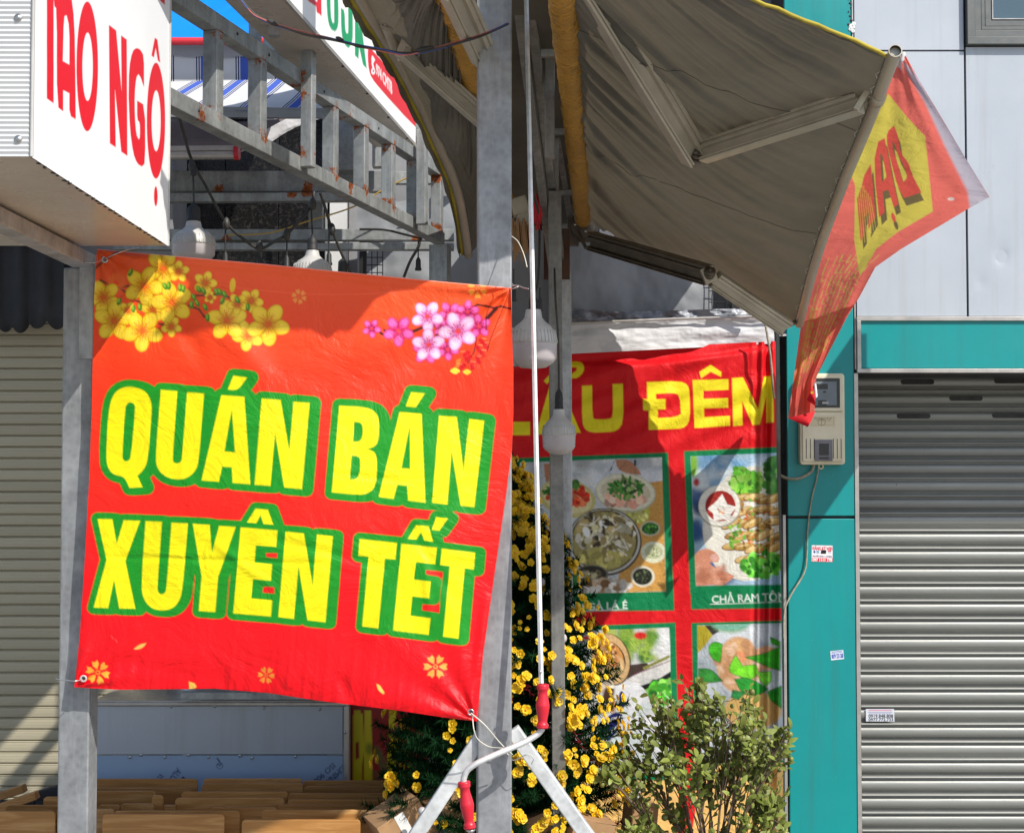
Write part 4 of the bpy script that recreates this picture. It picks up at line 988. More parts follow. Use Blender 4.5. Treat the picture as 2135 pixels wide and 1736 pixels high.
# right awning ----------------------------------------------------------------
rol = [at(1152, -175, 2.90), at(1170, 0, 3.42), at(1187, 170, 4.15), at(1202, 330, 5.05), at(1214, 452, 6.0)]
bar = [at(1851, 117, 3.5), at(1806, 240, 3.85), at(1748, 385, 4.35), at(1697, 530, 4.95), at(1660, 672, 5.6)]
aw, PA = awning(at(1400, 300, 4.6), 'yellow topped folding awning with grey underside, extended to the right of the main post', rol, bar, None, (117, 255))
pxA, pyA = proj(PA)
def onA(px, py, off):
    i = np.argmin((pxA - px) ** 2 + (pyA - py) ** 2); q = PA.reshape(-1, 3)[i]; return at(px, py, q[1] - off)
def roller(t, pts, r, n=150):
    P_ = bez(pts, n); m = MB(); rs = [r * (1 + .035 * math.sin(i * 1.9) + .03 * math.sin(i * .83 + 1)) for i in range(n)]
    P2 = [p + Vector((.0018 * math.sin(i * 2.3), 0, .0015 * math.sin(i * 1.1))) for i, p in enumerate(P_)]
    m.tube(P2, rs, 22); return m.obj('roller', M['roller'], t)
roller(aw, [p + Vector((.004, 0, -.012)) for p in rol], .034)
bar = [Vector(p) + Vector((.012, 0, -.005)) for p in bar]; bar[0] = bar[0] - (bar[1] - bar[0]).normalized() * .04
m = MB(); BP = bez(bar, 60); m.tube(BP, .0165, 18, caps=False); m.tube(BP, .0142, 18, caps=False); e0 = BP[0]; tdir = (BP[1] - BP[0]).normalized()
m.lathe([(.0142, 0), (.0165, 0)], e0, 18, tdir); m.lathe([(0, .012), (.0142, .012)], e0, 18, tdir); m.obj('front_bar', M['alu_arm'], aw)
m = MB(); m.lathe([(0, .018), (.0138, .018)], e0, 18, tdir); m.lathe([(.0137, .0), (.0137, .05)], e0, 18, tdir); m.obj('bar_end', M['black'], aw)
m = MB(); m.lathe([(.0, -.002), (.018, -.001), (.019, .012), (.017, .02)], BP[-1], 16, -(BP[-1] - BP[-2]).normalized()); m.obj('bar_cap', M['alu_arm'], aw)
# folding arms
S1, E1, T1 = at(1198, -90, 3.25), onA(1448, 322, .22), onA(1806, 206, .04)
E1b = E1 + (T1 - E1).normalized() * .03
arm(aw, (S1, E1), .082, .04, M['alu_arm'], up=(.35, 0, .1)); arm(aw, (E1b, T1 - (T1 - E1).normalized() * .02), .064, .04, M['alu_arm'], up=(0, 0, .3)); knuckle(aw, E1, .022, (.1, -.3, 1))
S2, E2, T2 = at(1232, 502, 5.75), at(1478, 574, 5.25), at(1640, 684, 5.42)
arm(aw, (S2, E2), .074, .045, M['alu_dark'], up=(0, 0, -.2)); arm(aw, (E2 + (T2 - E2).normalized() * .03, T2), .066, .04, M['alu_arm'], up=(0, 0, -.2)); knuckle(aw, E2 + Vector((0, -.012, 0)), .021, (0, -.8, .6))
m = MB(); m.box(E2 + Vector((-.0, -.005, .0)), (.05, .03, .06), Matrix.Rotation(-.35, 3, 'Y')); m.obj('elbow_housing', M['alu_arm'], aw, bevel=.003)
m = MB(); m.beam(T1 - Vector((.03, 0, .03)), T1 + Vector((.012, 0, .036)), .02, .016); m.obj('arm_clevis', M['alu_arm'], aw, bevel=.002)
i_ = int(.2 * 59); m = MB(); td = (BP[i_ + 1] - BP[i_]).normalized(); m.lathe([(.017, -.02), (.0205, -.018), (.0205, .018), (.017, .02)], BP[i_], 16, td)
m.tube([BP[i_] + Vector((-.016, 0, .004)), BP[i_] + Vector((-.03, 0, .012)), BP[i_] + Vector((-.032, 0, .03))], .006, 6); m.obj('bar_clamp', M['alu_arm'], aw)
m = MB(); m.tube([T2 + Vector((-.02, 0, 0)), BP[-1] + Vector((-.004, 0, .01))], .009, 8); m.obj('arm_pin', M['alu_dark'], aw)
# far bracket
m = MB(); c = at(1216, 470, 6.02)
m.lathe([(0, -.004), (.052, -.004), (.052, .004), (0, .004)], c, 20, (0, 1, 0)); m.bb(at(1184, 512, 6.03), at(1206, 428, 6.06)); m.bb(at(1206, 505, 6.02), at(1246, 452, 6.035))
m.beam(at(1204, 480, 5.98), at(1222, 518, 5.96), .014, .012, up=(0, 1, 0)); m.beam(at(1222, 518, 5.96), at(1238, 512, 5.95), .014, .02, up=(0, 1, 0)); m.obj('wall_bracket', M['alu_dark'], aw, bevel=.002)
for px, py in ((1200, 455), (1199, 468), (1245, 462), (1221, 482), (1198, 446)): m = MB(); m.lathe([(.006, 0), (.005, .004), (0, .005)], at(px, py, 5.97), 8, (0, -1, 0)); m.obj('bolt', M['chrome'], aw)
for k in range(16):
    q = BP[int(6 + k * 3.2) % 60]; m = MB(); m.tube([q + Vector((.012, 0, .012)), q + Vector((-.016, -.004, .006)), q + Vector((-.030, -.004, -.004 + .004 * math.sin(k * 3))), q + Vector((-.026, -.004, -.014))], .0009, 4); m.obj('lacing', M['string'], aw)

# left awning -------------------------------------------------------------------
rol2 = [at(895, -149, 2.95), at(921, -60, 3.17), at(941, 15, 3.42), at(992, 200, 4.3), at(1040, 360, 5.4), at(1062, 436, 6.1)]
bar2 = [at(648, -225, 2.98), at(722, -60, 3.35), at(753, 0, 3.55), at(800, 76, 3.85), at(855, 173, 4.2), at(911, 292, 4.65), at(955, 404, 5.1), at(976, 531, 5.6)]
aw2, P2_ = awning(at(900, 150, 4.3), 'grey folding awning between the far sign and the main post', rol2, bar2, None, (103,), False)
roller(aw2, rol2, .03)
m = MB(); B2 = bez(bar2, 60); m.tube(B2, .0165, 14); m.lathe([(0, -.001), (.019, 0), (.019, .03)], B2[-1], 14, -(B2[-1] - B2[-2]).normalized()); m.obj('front_bar', M['alu_arm'], aw2)
m = MB(); m.tube([p + Vector((-.022, 0, .002 + .003 * math.sin(i * 1.3))) for i, p in enumerate(B2)], .009, 8); m.obj('hem', M['awning_edge'], aw2)
Pv = np.zeros((60, 5, 3))
for i, p in enumerate(B2):
    for j in range(5): Pv[i, j] = p + Vector((-.024 - .008 * j / 4 + .003 * math.sin(i * .9 + j), -.01, .03 - .055 * j / 4 * (1 + .12 * math.sin(i * 1.7))))
m = MB(); m.sheet(Pv[:, :, :]); m.obj('valance', M['awning'], aw2)
pxB, pyB = proj(P2_)
def onB(px, py, off):
    i = np.argmin((pxB - px) ** 2 + (pyB - py) ** 2); q = P2_.reshape(-1, 3)[i]; return at(px, py, q[1] - off)
a0_, a1_ = onB(842, 98, .06), onB(1010, 250, .3)
arm(aw2, (a0_, a1_), .058, .032, M['alu_arm'], up=(0, 0, .2)); arm(aw2, (onB(942, -30, .2), onB(1010, 118, .35)), .066, .032, M['alu_arm'], up=(0, 0, .2))
m = MB(); m.tube([at(806, 52, 3.7), at(824, 98, 3.84)], .016, 12); m.tube([at(829, 106, 3.83), at(835, 128, 3.83)], .007, 8); m.tube([at(792, 52, 3.75), at(812, 46, 3.66), at(824, 50, 3.66)], .008, 8); m.obj('arm_joint', M['alu_arm'], aw2)
m = MB(); q = at(796, 38, 3.72); m.lathe([(.018, -.004), (.021, 0), (.021, .008), (.018, .01)], at(785, 40, 3.78), 14, (B2[20] - B2[19]).normalized()); m.box(q, (.012, .012, .03)); m.lathe([(.006, 0), (.006, .01), (0, .011)], at(797, 31, 3.68), 8, (0, -1, 0)); m.obj('bar_clamp', M['alu_dark'], aw2, bevel=.001)
# scrap of hardware behind the rod
jb = thing('gear_box', 'cluttered crank gearbox and red cords hanging behind the awning rod', 'gear box', at(1098, 500, 5.0))
m = MB(); m.box(at(1090, 480, 5.0), (.055, .05, .15), Matrix.Rotation(.15, 3, 'Y')); m.box(at(1084, 430, 5.0), (.06, .06, .06), Matrix.Rotation(-.3, 3, 'Y')); m.obj('housing', M['alu_arm'], jb, bevel=.004)
m = MB()
for k in range(9): m.beam(at(1068 + k * 4, 455 + (k % 3) * 7, 4.95), at(1074 + k * 4, 545 - (k % 4) * 9, 4.95), .008, .01)
m.obj('slats', M['cardboard'], jb)
m = MB()
for k in range(5): m.tube([at(1116 + k * 3, 400 + 6 * k, 4.9), at(1126 + 4 * k - k * k, 440 + 4 * k, 4.88), at(1118 + 3 * k, 480, 4.9), at(1112, 450 - 8 * k, 4.9)], .0022, 5)
m.obj('red_cord', M['red_trim'], jb)

# ------------------------------------------------------------------ crank rod
cr = thing('awning_crank', 'long zinc crank rod with two red grips hanging in front of the main post', 'crank', at(1130, 1640, 3.3))
CZ = 3.40
r0, r1 = at(1094, -160, 3.62), at(1128.5, 1424, CZ)
m = MB(); m.tube([r0, r1], .0066, 6); m.f[0:0] = []; 
m.sm = [False] * len(m.sm); m.obj('rod', M['galv_light'], cr)
def grip(p0, p1, parent):
    p0 = Vector(p0); p1 = Vector(p1); L = (p1 - p0).length; pr = [(0, 0), (.55, 0), (.86, .01), (.92, .04), (.84, .075), (.9, .09), (.84, .12), (.66, .16), (.7, .24), (.86, .36), (.97, .46), (1, .475), (.97, .49), (1.02, .5), (.97, .51), (1.0, .53), (.96, .56), (.84, .68), (.68, .82), (.66, .86), (.8, .9), (.88, .92), (.82, .94), (.9, .96), (.84, 1), (0, 1)]
    m = MB(); m.lathe([(a * .0162, b_ * L) for a, b_ in pr], p0, 22, (p1 - p0)); return m.obj('grip', M['red_plastic'], parent)
grip(at(1132, 1425, CZ), at(1131, 1517, CZ), cr); grip(at(967, 1628, CZ - .05), at(980, 1726, CZ - .05), cr)
path = [at(1131, 1517, CZ), at(1128, 1522, CZ), at(1118, 1532, CZ), at(1090, 1548, CZ - .01), at(1050, 1565, CZ - .03), at(1012, 1582, CZ - .045), at(988, 1594, CZ - .05), at(973, 1607, CZ - .05), at(967, 1622, CZ - .05), at(967, 1630, CZ - .05)]
m = MB(); m.tube(bez(path, 50), .0072, 12); m.obj('crank_arm', M['galv_light'], cr)
m = MB(); m.lathe([(.004, 0), (.003, .003), (0, .003)], at(1127, 1400, CZ - .006), 8, (0, -1, 0)); m.obj('rivet', M['chrome'], cr)
m = MB(); m.lathe([(.009, 0), (.012, .002), (.006, .008), (0, .009)], at(981, 1727, CZ - .05), 12, (0, 0, -1)); m.obj('rod_tip', M['chrome'], cr)
# ================================================================== RED HOLIDAY BANNER
zA = lambda *p: [(125.1 + K * x, 458.7 + K * y) for x, y in p]
zB = lambda *p: [(625.5 + .3123 * x, 500.4 + .3123 * y) for x, y in p]
zC = lambda *p: [(166.8 + .2656 * x, 1034.2 + .2656 * y) for x, y in p]
zD = lambda *p: [(667.2 + .1953 * x, 1034.2 + .1953 * y) for x, y in p]
TB = [(202, 519), (333, 531), (560, 551), (737, 569), (900, 585), (1065, 600)]
BB = [(155, 1432), (250, 1437), (449, 1435), (560, 1444), (664, 1460), (834, 1481), (940, 1497), (994, 1503)]
LB = [(202, 519), (196, 620), (193, 760), (191, 860), (186, 1000), (176, 1180), (166, 1330), (155, 1432)]
RB = [(1065, 600), (1067, 690), (1070, 770), (1070, 860), (1067, 937), (1053, 1040), (1031, 1190), (1006, 1366), (998, 1460), (994, 1503)]
nu, nv = 430, 450
G = coons(TB, BB, LB, RB, nu, nv)
u, v = np.meshgrid(np.linspace(0, 1, nu), np.linspace(0, 1, nv))
gx, gy = G[..., 0], G[..., 1]
def ridge(x, y, x0, y0, x1, y1, wd_, h):
    """soft crease along a segment"""
    dx, dy = x1 - x0, y1 - y0; L = dx * dx + dy * dy; t = np.clip(((x - x0) * dx + (y - y0) * dy) / L, 0, 1)
    d = np.hypot(x - x0 - t * dx, y - y0 - t * dy); return h * np.exp(-(d / wd_) ** 2) * np.sin(np.pi * np.clip(t * .9 + .05, 0, 1)) ** .6
Zg = 3.465 - .035 * np.sin(np.pi * u) * np.sin(np.pi * v) ** .7 - .012 * v
# gather of folds coming in from the tied corners
for cxx, cyy, s_, f_ in ((202, 519, .0045, 13), (1065, 600, .006, 11), (155, 1432, .004, 12), (994, 1503, .005, 12)):
    r = np.hypot(gx - cxx, gy - cyy); a = np.arctan2(gy - cyy, gx - cxx)
    Zg = Zg + s_ * np.sin(a * f_ + 1.3) * np.exp(-r / 230) * np.clip(r / 30, 0, 1)
Zg = Zg + .020 * (fbm(u * 2.2 + 3, v * 2.6, 21, 3) - .5) + .005 * (fbm(u * 9, v * 7 + 2, 5, 3) - .5)
Zg = Zg + .0025 * (fbm(u * 60, v * 2.5, 15, 2) - .5) * np.exp(-((v - .98) / .10) ** 2) * 2
for a in ((350, 640, 430, 760, 22, .008), (430, 620, 560, 800, 30, -.009), (980, 620, 740, 745, 26, -.010), (1000, 660, 760, 830, 34, .009), (560, 1120, 800, 1180, 10, .003), (195, 1160, 700, 1175, 6, .0022),
          (690, 985, 860, 1005, 7, .002), (1035, 1230, 1010, 1480, 12, .009), (1015, 1250, 985, 1470, 12, -.007), (700, 1400, 735, 1465, 12, .005), (610, 1380, 600, 1440, 12, -.004), (455, 1390, 470, 1440, 14, .004),
          (420, 1110, 560, 1220, 10, -.003), (250, 560, 330, 700, 30, .006), (880, 1150, 900, 1300, 9, -.003), (840, 1080, 950, 1250, 12, .003), (200, 1380, 420, 1400, 18, .004)): Zg = Zg + ridge(gx, gy, *a[:4], a[4], a[5])
# fold at the upper edge: hem turned over
Zg = Zg - .0035 * np.exp(-((v - .012) / .010) ** 2)
P3 = at(gx, gy, Zg)
t = np.clip((gy - 560) / 880, 0, 1).ravel()[:, None]
cs = np.array([lin((230, 84, 30)), lin((240, 54, 18)), lin((242, 34, 16)), lin((240, 8, 18)), lin((238, 0, 20))])
tt = t[:, 0] * 4; i0 = np.clip(tt.astype(int), 0, 3); fr = (tt - i0)[:, None]
base = cs[i0] * (1 - fr) + cs[i0 + 1] * fr
gy_ = gy.ravel(); gx_ = gx.ravel()
P = Paint(gx, gy, base.copy(), 2.0)
P.line([(270 + 20 * k, 640 + 5 * math.sin(k)) for k in range(1)], 1, (0, 0, 0), 0) if False else None
arcx = np.linspace(470, 980, 40)
P.line([(x, 592 + 26 * math.sin((x - 470) / 510 * math.pi * 1.1 + .3) * .6 + (x - 470) * .03) for x in arcx], 1.5, (250, 110, 70), .45)

def apricot(P, cx, cy, R, rot, pal=0, n=5, al=1):
    pal_ = [((226, 184, 22), (238, 205, 60), (214, 140, 20)), ((200, 25, 95), (240, 110, 190), (235, 60, 140)), ((225, 130, 190), (245, 215, 238), (222, 60, 140))][pal]
    for k in range(n):
        a = rot + k * 2 * math.pi / n; x, y = cx + math.cos(a) * R * .56, cy + math.sin(a) * R * .56
        P.ell(x, y, R * .47, R * .36, np.array(pal_[0]) * .72, a, soft=2.5, alpha=al); P.ell(x, y, R * .45, R * .335, pal_[0], a, alpha=al)
        P.ell(x + math.cos(a) * R * .10, y + math.sin(a) * R * .10, R * .32, R * .24, pal_[1], a, soft=R * .18, alpha=.8 * al)
        for j in (-1, 0, 1): P.line([(cx, cy), (cx + math.cos(a + j * .18) * R * .55, cy + math.sin(a + j * .18) * R * .55)], [1.6, .6], pal_[2], .8 * al)
    if pal == 0:
        for k in range(30):
            a = k * .2094 + rot; r = R * (.34 + .24 * ((k * 7) % 5) / 4); P.line([(cx + math.cos(a) * R * .1, cy + math.sin(a) * R * .1), (cx + math.cos(a) * r, cy + math.sin(a) * r)], [1.3, .5], (206, 92, 14), .85)
        for k in range(n):
            a = rot + (k + .5) * 2 * math.pi / n; P.line([(cx + math.cos(a) * R * .3, cy + math.sin(a) * R * .3), (cx + math.cos(a) * R * .72, cy + math.sin(a) * R * .72)], [1.6, .8], (176, 118, 10), .7)
    for k in range(14):
        a = k * .449 + rot; r = R * (.28 + .14 * (k % 3) / 2)
        P.line([(cx, cy), (cx + math.cos(a) * r, cy + math.sin(a) * r)], 1.0, (170, 70, 15) if pal == 0 else (150, 20, 60), .8)
        if pal: P.ell(cx + math.cos(a) * r, cy + math.sin(a) * r, 1.1, 1.1, (90, 10, 60))
    P.ell(cx, cy, R * .13, R * .13, (215, 95, 20) if pal == 0 else (225, 60, 60), soft=3)
def stencil(P, cx, cy, R, rot, c=(232, 160, 50), ring=True, n=6):
    for k in range(n):
        a = rot + k * 2 * math.pi / n; d = np.array((math.cos(a), math.sin(a))); q = np.array((-d[1], d[0])); o = np.array((cx, cy))
        P.poly([tuple(o + d * R * .22), tuple(o + d * R * .62 + q * R * .25), tuple(o + d * R * .92 + q * R * .22), tuple(o + d * R * .82), tuple(o + d * R * .92 - q * R * .22), tuple(o + d * R * .62 - q * R * .25)], c)
    P.ell(cx, cy, R * .27, R * .27, (228, 40, 20)); P.ell(cx, cy, R * .17, R * .17, c); P.ell(cx, cy, R * .11, R * .11, (228, 40, 20))
# branches, buds, blossoms
for ln in (((215, 300), (290, 240), (360, 195)), ((250, 372), (320, 410), (370, 420), (430, 465)), ((370, 420), (425, 408)), ((470, 500), (550, 520)), ((800, 530), (860, 552), (895, 600)), ((450, 580), (480, 590)), ((615, 640), (660, 660)), ((895, 600), (945, 575)), ((820, 470), (1000, 460), (1100, 500), (1180, 540))):
    P.line(zA(*ln), 4.2, (78, 42, 26)); P.line([(x - .5, y - 1) for x, y in zA(*ln)], 1.2, (150, 95, 60), .7)
P.ell(*zA((350, 385))[0], 19, 19, (236, 110, 45), alpha=.7, soft=8); P.ell(*zA((346, 392))[0], 5, 5, (240, 70, 30))
for x, y, R, rt in ((640, 300, 105, .2), (735, 320, 60, 1), (270, 480, 98, .5), (520, 410, 112, .1), (575, 560, 66, .9), (690, 660, 58, .3), (900, 390, 66, 1.3), (1185, 500, 68, .2), (335, 625, 112, 1.0), (695, 512, 116, .7), (510, 685, 116, .35), (1165, 715, 88, .5), (1035, 622, 112, .9), (1290, 645, 120, .25), (930, 480, 34, 0), (1100, 520, 60, .4), (420, 560, 50, .2)):
    q = zA((x, y))[0]; apricot(P, q[0], q[1], R * K * 1.1, rt, 0)
P.ell(*zA((1070, 405))[0], 6, 15, (228, 185, 40), .1)
for x, y in ((437, 325), (367, 505), (455, 550), (495, 540), (675, 408), (745, 420), (765, 425), (830, 480), (815, 525), (900, 540), (970, 445), (990, 445), (1007, 500), (1100, 495), (1165, 540), (915, 605), (860, 430), (890, 440), (650, 410), (850, 515), (1020, 460)):
    q = zA((x, y))[0]; rr_ = (x * 7 % 10) / 10 - .5; P.ell(q[0], q[1], 4.6, 8.6, (70, 120, 20), rr_); P.ell(q[0] - 1.2, q[1] - 2, 2.2, 5, (130, 180, 50), rr_, soft=2)
q = zA((1482, 475))[0]; stencil(P, q[0], q[1], 17, .3, (235, 145, 60))
for ln, wd_ in ((((515, 600), (545, 625), (585, 642)), 5), (((562, 598), (585, 625)), 4), (((720, 625), (780, 600), (830, 578), (935, 568)), 6), (((905, 650), (930, 600)), 5), (((1155, 445), (1185, 432), (1240, 440), (1300, 455), (1340, 442), (1410, 460)), 4), (((1235, 540), (1270, 500), (1310, 455)), 8), (((1180, 620), (1165, 740), (1120, 820)), 2.5)):
    P.line(zB(*ln), wd_, (60, 14, 12))
q = zB((1185, 335))[0]; stencil(P, q[0], q[1] - 4, 23, .5, (236, 150, 50)); P.poly(zB((755, 418), (790, 435), (805, 470), (790, 475), (762, 450)), (225, 110, 50), alpha=.8)
for x, y, R, rt, pl in ((478, 590, 56, .2, 1), (945, 590, 50, 0, 1), (1000, 490, 72, .4, 1), (1120, 480, 68, 1, 1), (985, 730, 66, .2, 1), (658, 607, 92, .3, 1), (1195, 575, 72, .8, 1), (840, 740, 80, 1, 1), (850, 510, 95, .25, 2), (858, 700, 98, .9, 2), (1055, 608, 115, .55, 2)):
    q = zB((x, y))[0]; apricot(P, q[0], q[1], R * .345, rt, pl)
for x, y, rt in ((1215, 680, .6), (1235, 705, .6), (1190, 725, .5), (1215, 760, .4), (1120, 790, -.9), (1190, 800, .3), (1085, 845, -.8), (1150, 840, .1), (1110, 760, -.9)):
    a, b_ = math.cos(rt), math.sin(rt); q = zB((x, y))[0]; hw, hh = 4.3, 8.5
    P.poly([(q[0] + sx_ * hw * a - sy_ * hh * b_ * -1, q[1] + sx_ * hw * b_ * -1 + sy_ * hh * a) for sx_, sy_ in ((-1, -1), (1, -1), (1, 1), (-1, 1))], (200, 12, 20)); P.line([(q[0] - hh * -b_ - hw, q[1] - hh * a), (q[0] - hh * -b_ + hw, q[1] - hh * a)], .9, (240, 160, 110))
for x, y, r in ((1035, 873, 9), (1115, 880, 7.5)): q = zB((x, y))[0]; [P.ell(q[0] + r * .5 * math.cos(k * 1.57), q[1] + r * .3 * math.sin(k * 1.57), r * .6, r * .45, (240, 205, 60)) for k in range(4)]
P.poly(zB((1045, 800), (1075, 790), (1060, 850), (1035, 855)), (240, 140, 50), alpha=.6)
stencil(P, 204, 1401, 27, .25); stencil(P, 555, 1407, 19, .1, (232, 140, 50)); stencil(P, 908, 1389, 27, .0, (225, 160, 70))
P.poly(chaikin([(279, 1352), (292, 1342), (305, 1340), (298, 1350), (284, 1354)], 2), (240, 185, 90)); P.poly([(394, 1420), (406, 1424), (410, 1431), (402, 1437), (395, 1438)], (240, 190, 80)); P.poly(chaikin([(785, 1425), (792, 1427), (802, 1444), (798, 1446), (788, 1438)], 2), (240, 190, 90))
# lettering
L1 = [
 [zA((440, 1030), (530, 1055), (568, 1125), (568, 1200), (548, 1460), (530, 1535), (480, 1585), (512, 1655), (430, 1660), (400, 1590), (335, 1580), (297, 1540), (285, 1470), (300, 1180), (328, 1080), (380, 1038)), zA((435, 1128), (462, 1140), (467, 1170), (440, 1470), (425, 1492), (402, 1495), (388, 1480), (386, 1450), (404, 1165), (415, 1138))],
 [zA((625, 1052), (728, 1060), (698, 1470), (702, 1500), (725, 1510), (750, 1500), (757, 1470), (788, 1067), (893, 1075), (862, 1480), (845, 1550), (790, 1600), (725, 1610), (650, 1590), (602, 1540), (592, 1470))],
 [zA((1000, 1085), (1143, 1095), (1180, 1637), (1070, 1628), (1065, 1532), (1005, 1528), (985, 1622), (877, 1613)), zA((1065, 1170), (1085, 1440), (1020, 1432))],
 [zA((1075, 965), (1160, 975), (1102, 1057), (1040, 1050))],
 [zA((1250, 1105), (1368, 1115), (1422, 1432), (1448, 1125), (1548, 1133), (1500, 1667), (1390, 1657), (1334, 1322), (1305, 1647), (1207, 1640))],
 [zB((262, 1105), (410, 1112), (480, 1128), (522, 1170), (528, 1230), (525, 1330), (505, 1375), (452, 1395), (500, 1412), (515, 1465), (512, 1600), (490, 1665), (440, 1695), (390, 1700), (212, 1683)), zB((362, 1212), (402, 1217), (420, 1240), (416, 1320), (395, 1345), (355, 1345)), zB((345, 1438), (390, 1442), (404, 1465), (399, 1560), (375, 1598), (332, 1595))],
 [zB((665, 1147), (812, 1158), (838, 1752), (722, 1738), (715, 1640), (650, 1632), (625, 1727), (525, 1714)), zB((733, 1240), (735, 1525), (677, 1522))],
 [zB((742, 1015), (833, 1023), (772, 1117), (705, 1110))],
 [zB((928, 1172), (1047, 1180), (1092, 1535), (1130, 1192), (1230, 1205), (1164, 1782), (1072, 1772), (1012, 1410), (984, 1765), (882, 1753))]]
L2 = [
 [zC((137, 177), (255, 180), (288, 375), (342, 188), (472, 192), (356, 507), (435, 883), (308, 880), (268, 655), (220, 877), (107, 873), (208, 497))],
 [zC((515, 195), (643, 200), (607, 710), (612, 755), (640, 771), (668, 758), (680, 715), (719, 207), (848, 212), (806, 720), (785, 815), (725, 885), (635, 899), (550, 875), (495, 800), (480, 700))],
 [zC((885, 215), (1018, 223), (1035, 445), (1092, 232), (1223, 240), (1085, 630), (1062, 908), (932, 900), (955, 630))],
 [zC((1260, 243), (1550, 268), (1540, 398), (1380, 385), (1370, 518), (1508, 532), (1498, 662), (1358, 650), (1345, 800), (1510, 815), (1498, 943), (1203, 918))],
 [zC((1378, 97), (1475, 105), (1517, 223), (1440, 218), (1417, 150), (1383, 212), (1310, 206))],
 [zC((1613, 277), (1757, 290), (1826, 695), (1860, 300), (1985, 312), (1927, 988), (1785, 972), (1715, 548), (1680, 962), (1557, 948))],
 [zD((423, 455), (822, 498), (806, 676), (693, 665), (622, 1410), (450, 1388), (518, 645), (408, 633))],
 [zD((870, 505), (1248, 548), (1230, 726), (1025, 703), (1003, 887), (1182, 910), (1165, 1088), (985, 1068), (966, 1272), (1180, 1300), (1160, 1478), (780, 1430))],
 [zD((1025, 308), (1160, 320), (1208, 487), (1113, 472), (1080, 382), (1027, 462), (938, 455))],
 [zD((1240, 222), (1367, 235), (1273, 367), (1193, 357))],
 [zD((1300, 557), (1657, 602), (1642, 782), (1545, 768), (1477, 1520), (1313, 1498), (1385, 745), (1282, 733))]]
L1 = [[chaikin(lp, 2) for lp in g] for g in L1]; L2 = [[chaikin(lp, 2) if i in (1,) else lp for lp in g] for i, g in enumerate(L2)]
for grp, gr in ((L1, 13.2), (L2, 13.0)):
    for g in grp: P.poly(g, (214, 110, 30), grow=gr + 1.6, soft=3, alpha=.5)
shf = lambda g, dx: [[(x + dx, y + dx * .08) for x, y in lp] for lp in g]
for grp, gr in ((L1, 14.8), (L2, 13.2)):
    for g in grp: P.poly(g, (20, 138, 28), grow=gr, soft=2.2); P.poly(shf(g, 5), (20, 138, 28), grow=gr, soft=2.2); P.poly(shf(g, 9.5), (20, 138, 28), grow=gr, soft=2.2)
for lp in (zC((1482, 445), (1548, 445), (1548, 483), (1482, 480)), zC((1460, 710), (1523, 712), (1523, 762), (1457, 755)), zD((1155, 790), (1312, 808), (1312, 862), (1155, 838)), zD((1118, 1155), (1280, 1165), (1275, 1240), (1115, 1220))): P.poly(lp, (226, 24, 16))
for grp in (L1, L2):
    for g in grp: P.poly(g, (236, 222, 4))
# scuffs
for x, y in ((232, 1325), (240, 1332), (880, 1040), (270, 1450)): P.line([(x, y), (x + 4, y + 6)], 1.2, (240, 120, 120), .5)
# white cut edge along the top and sides
ed = np.clip(1 - np.minimum(np.abs(v - 0) * 450, 9) / 1.2, 0, 1).ravel(); P.C = P.C * (1 - .45 * ed[:, None]) + lin((250, 200, 190)) * .45 * ed[:, None]
bn = thing('holiday_banner', 'bright red banner reading QUÁN BÁN XUYÊN TẾT, tied between two posts', 'banner', (X(600, 3.45), 3.45, H(1440, 3.45)))
grid_obj('sheet', P3.transpose(1, 0, 2), P.C.reshape(nv, nu, 3).transpose(1, 0, 2).reshape(-1, 3), M['print'], bn)
# folded-over right selvedge wrapping the post
m = MB(); RR = interp(RB, 60); P_ = np.zeros((60, 4, 3))
for i, (x, y) in enumerate(RR):
    for j in range(4): q = at(x - .3 + (2.2 if y > 1000 else 1.0) * j * .3, y, 3.466 + .014 * j); P_[i, j] = q
m.sheet(P_); m.obj('selvedge', std('banner_back_red', (.55, .02, .02), None, .5), bn)
def grommet(px, py, Z, par):
    m = MB(); c = at(px, py, Z); m.tube([(c.x + .0065 * math.cos(t), c.y, c.z + .0065 * math.sin(t)) for t in np.linspace(0, 6.2832, 17)], .0024, 7, False); o = m.obj('grommet', M['plastic_white'] if px < 500 else M['chrome'], par)
    m = MB(); m.lathe([(0, .0005), (.0045, .0005)], c, 12, (0, -1, 0)); m.obj('eyelet_hole', M['black'], par); return o
def zat(px, py):
    i = np.argmin((gx - px) ** 2 + (gy - py) ** 2); return Zg.ravel()[i] - .002
for a in ((218.5, 541), (174, 1414), (981.5, 1484)): grommet(a[0], a[1], zat(*a) - .002, bn)
cable('tie_wire', [at(218, 541, 3.44), at(206, 545, 3.42), at(190, 548, 3.40), at(168, 545, 3.45), at(165, 540, 3.5)], .0011, M['wire_steel'], parent=bn)
cable('tie_wire', [at(218, 541, 3.44), at(240, 530, 3.40), at(262, 522, 3.41), at(290, 516, 3.46)], .0011, M['wire_steel'], parent=bn)
cable('tie_wire', [at(172, 1416, 3.44), at(155, 1419, 3.42), at(135, 1417, 3.45), at(119, 1415, 3.49), at(117, 1412, 3.53)], .0013, M['wire_steel'], parent=bn)
cable('tie_string', [at(982, 1486, 3.44), at(1010, 1510, 3.42), at(1040, 1545, 3.46), at(1066, 1572, 3.48)], .0016, M['string'], parent=bn)
cable('tie_string', [at(985, 1492, 3.44), at(988, 1520, 3.42), at(996, 1540, 3.43), at(1020, 1556, 3.44), at(1052, 1560, 3.42), at(1068, 1572, 3.44)], .0014, M['string'], parent=bn)
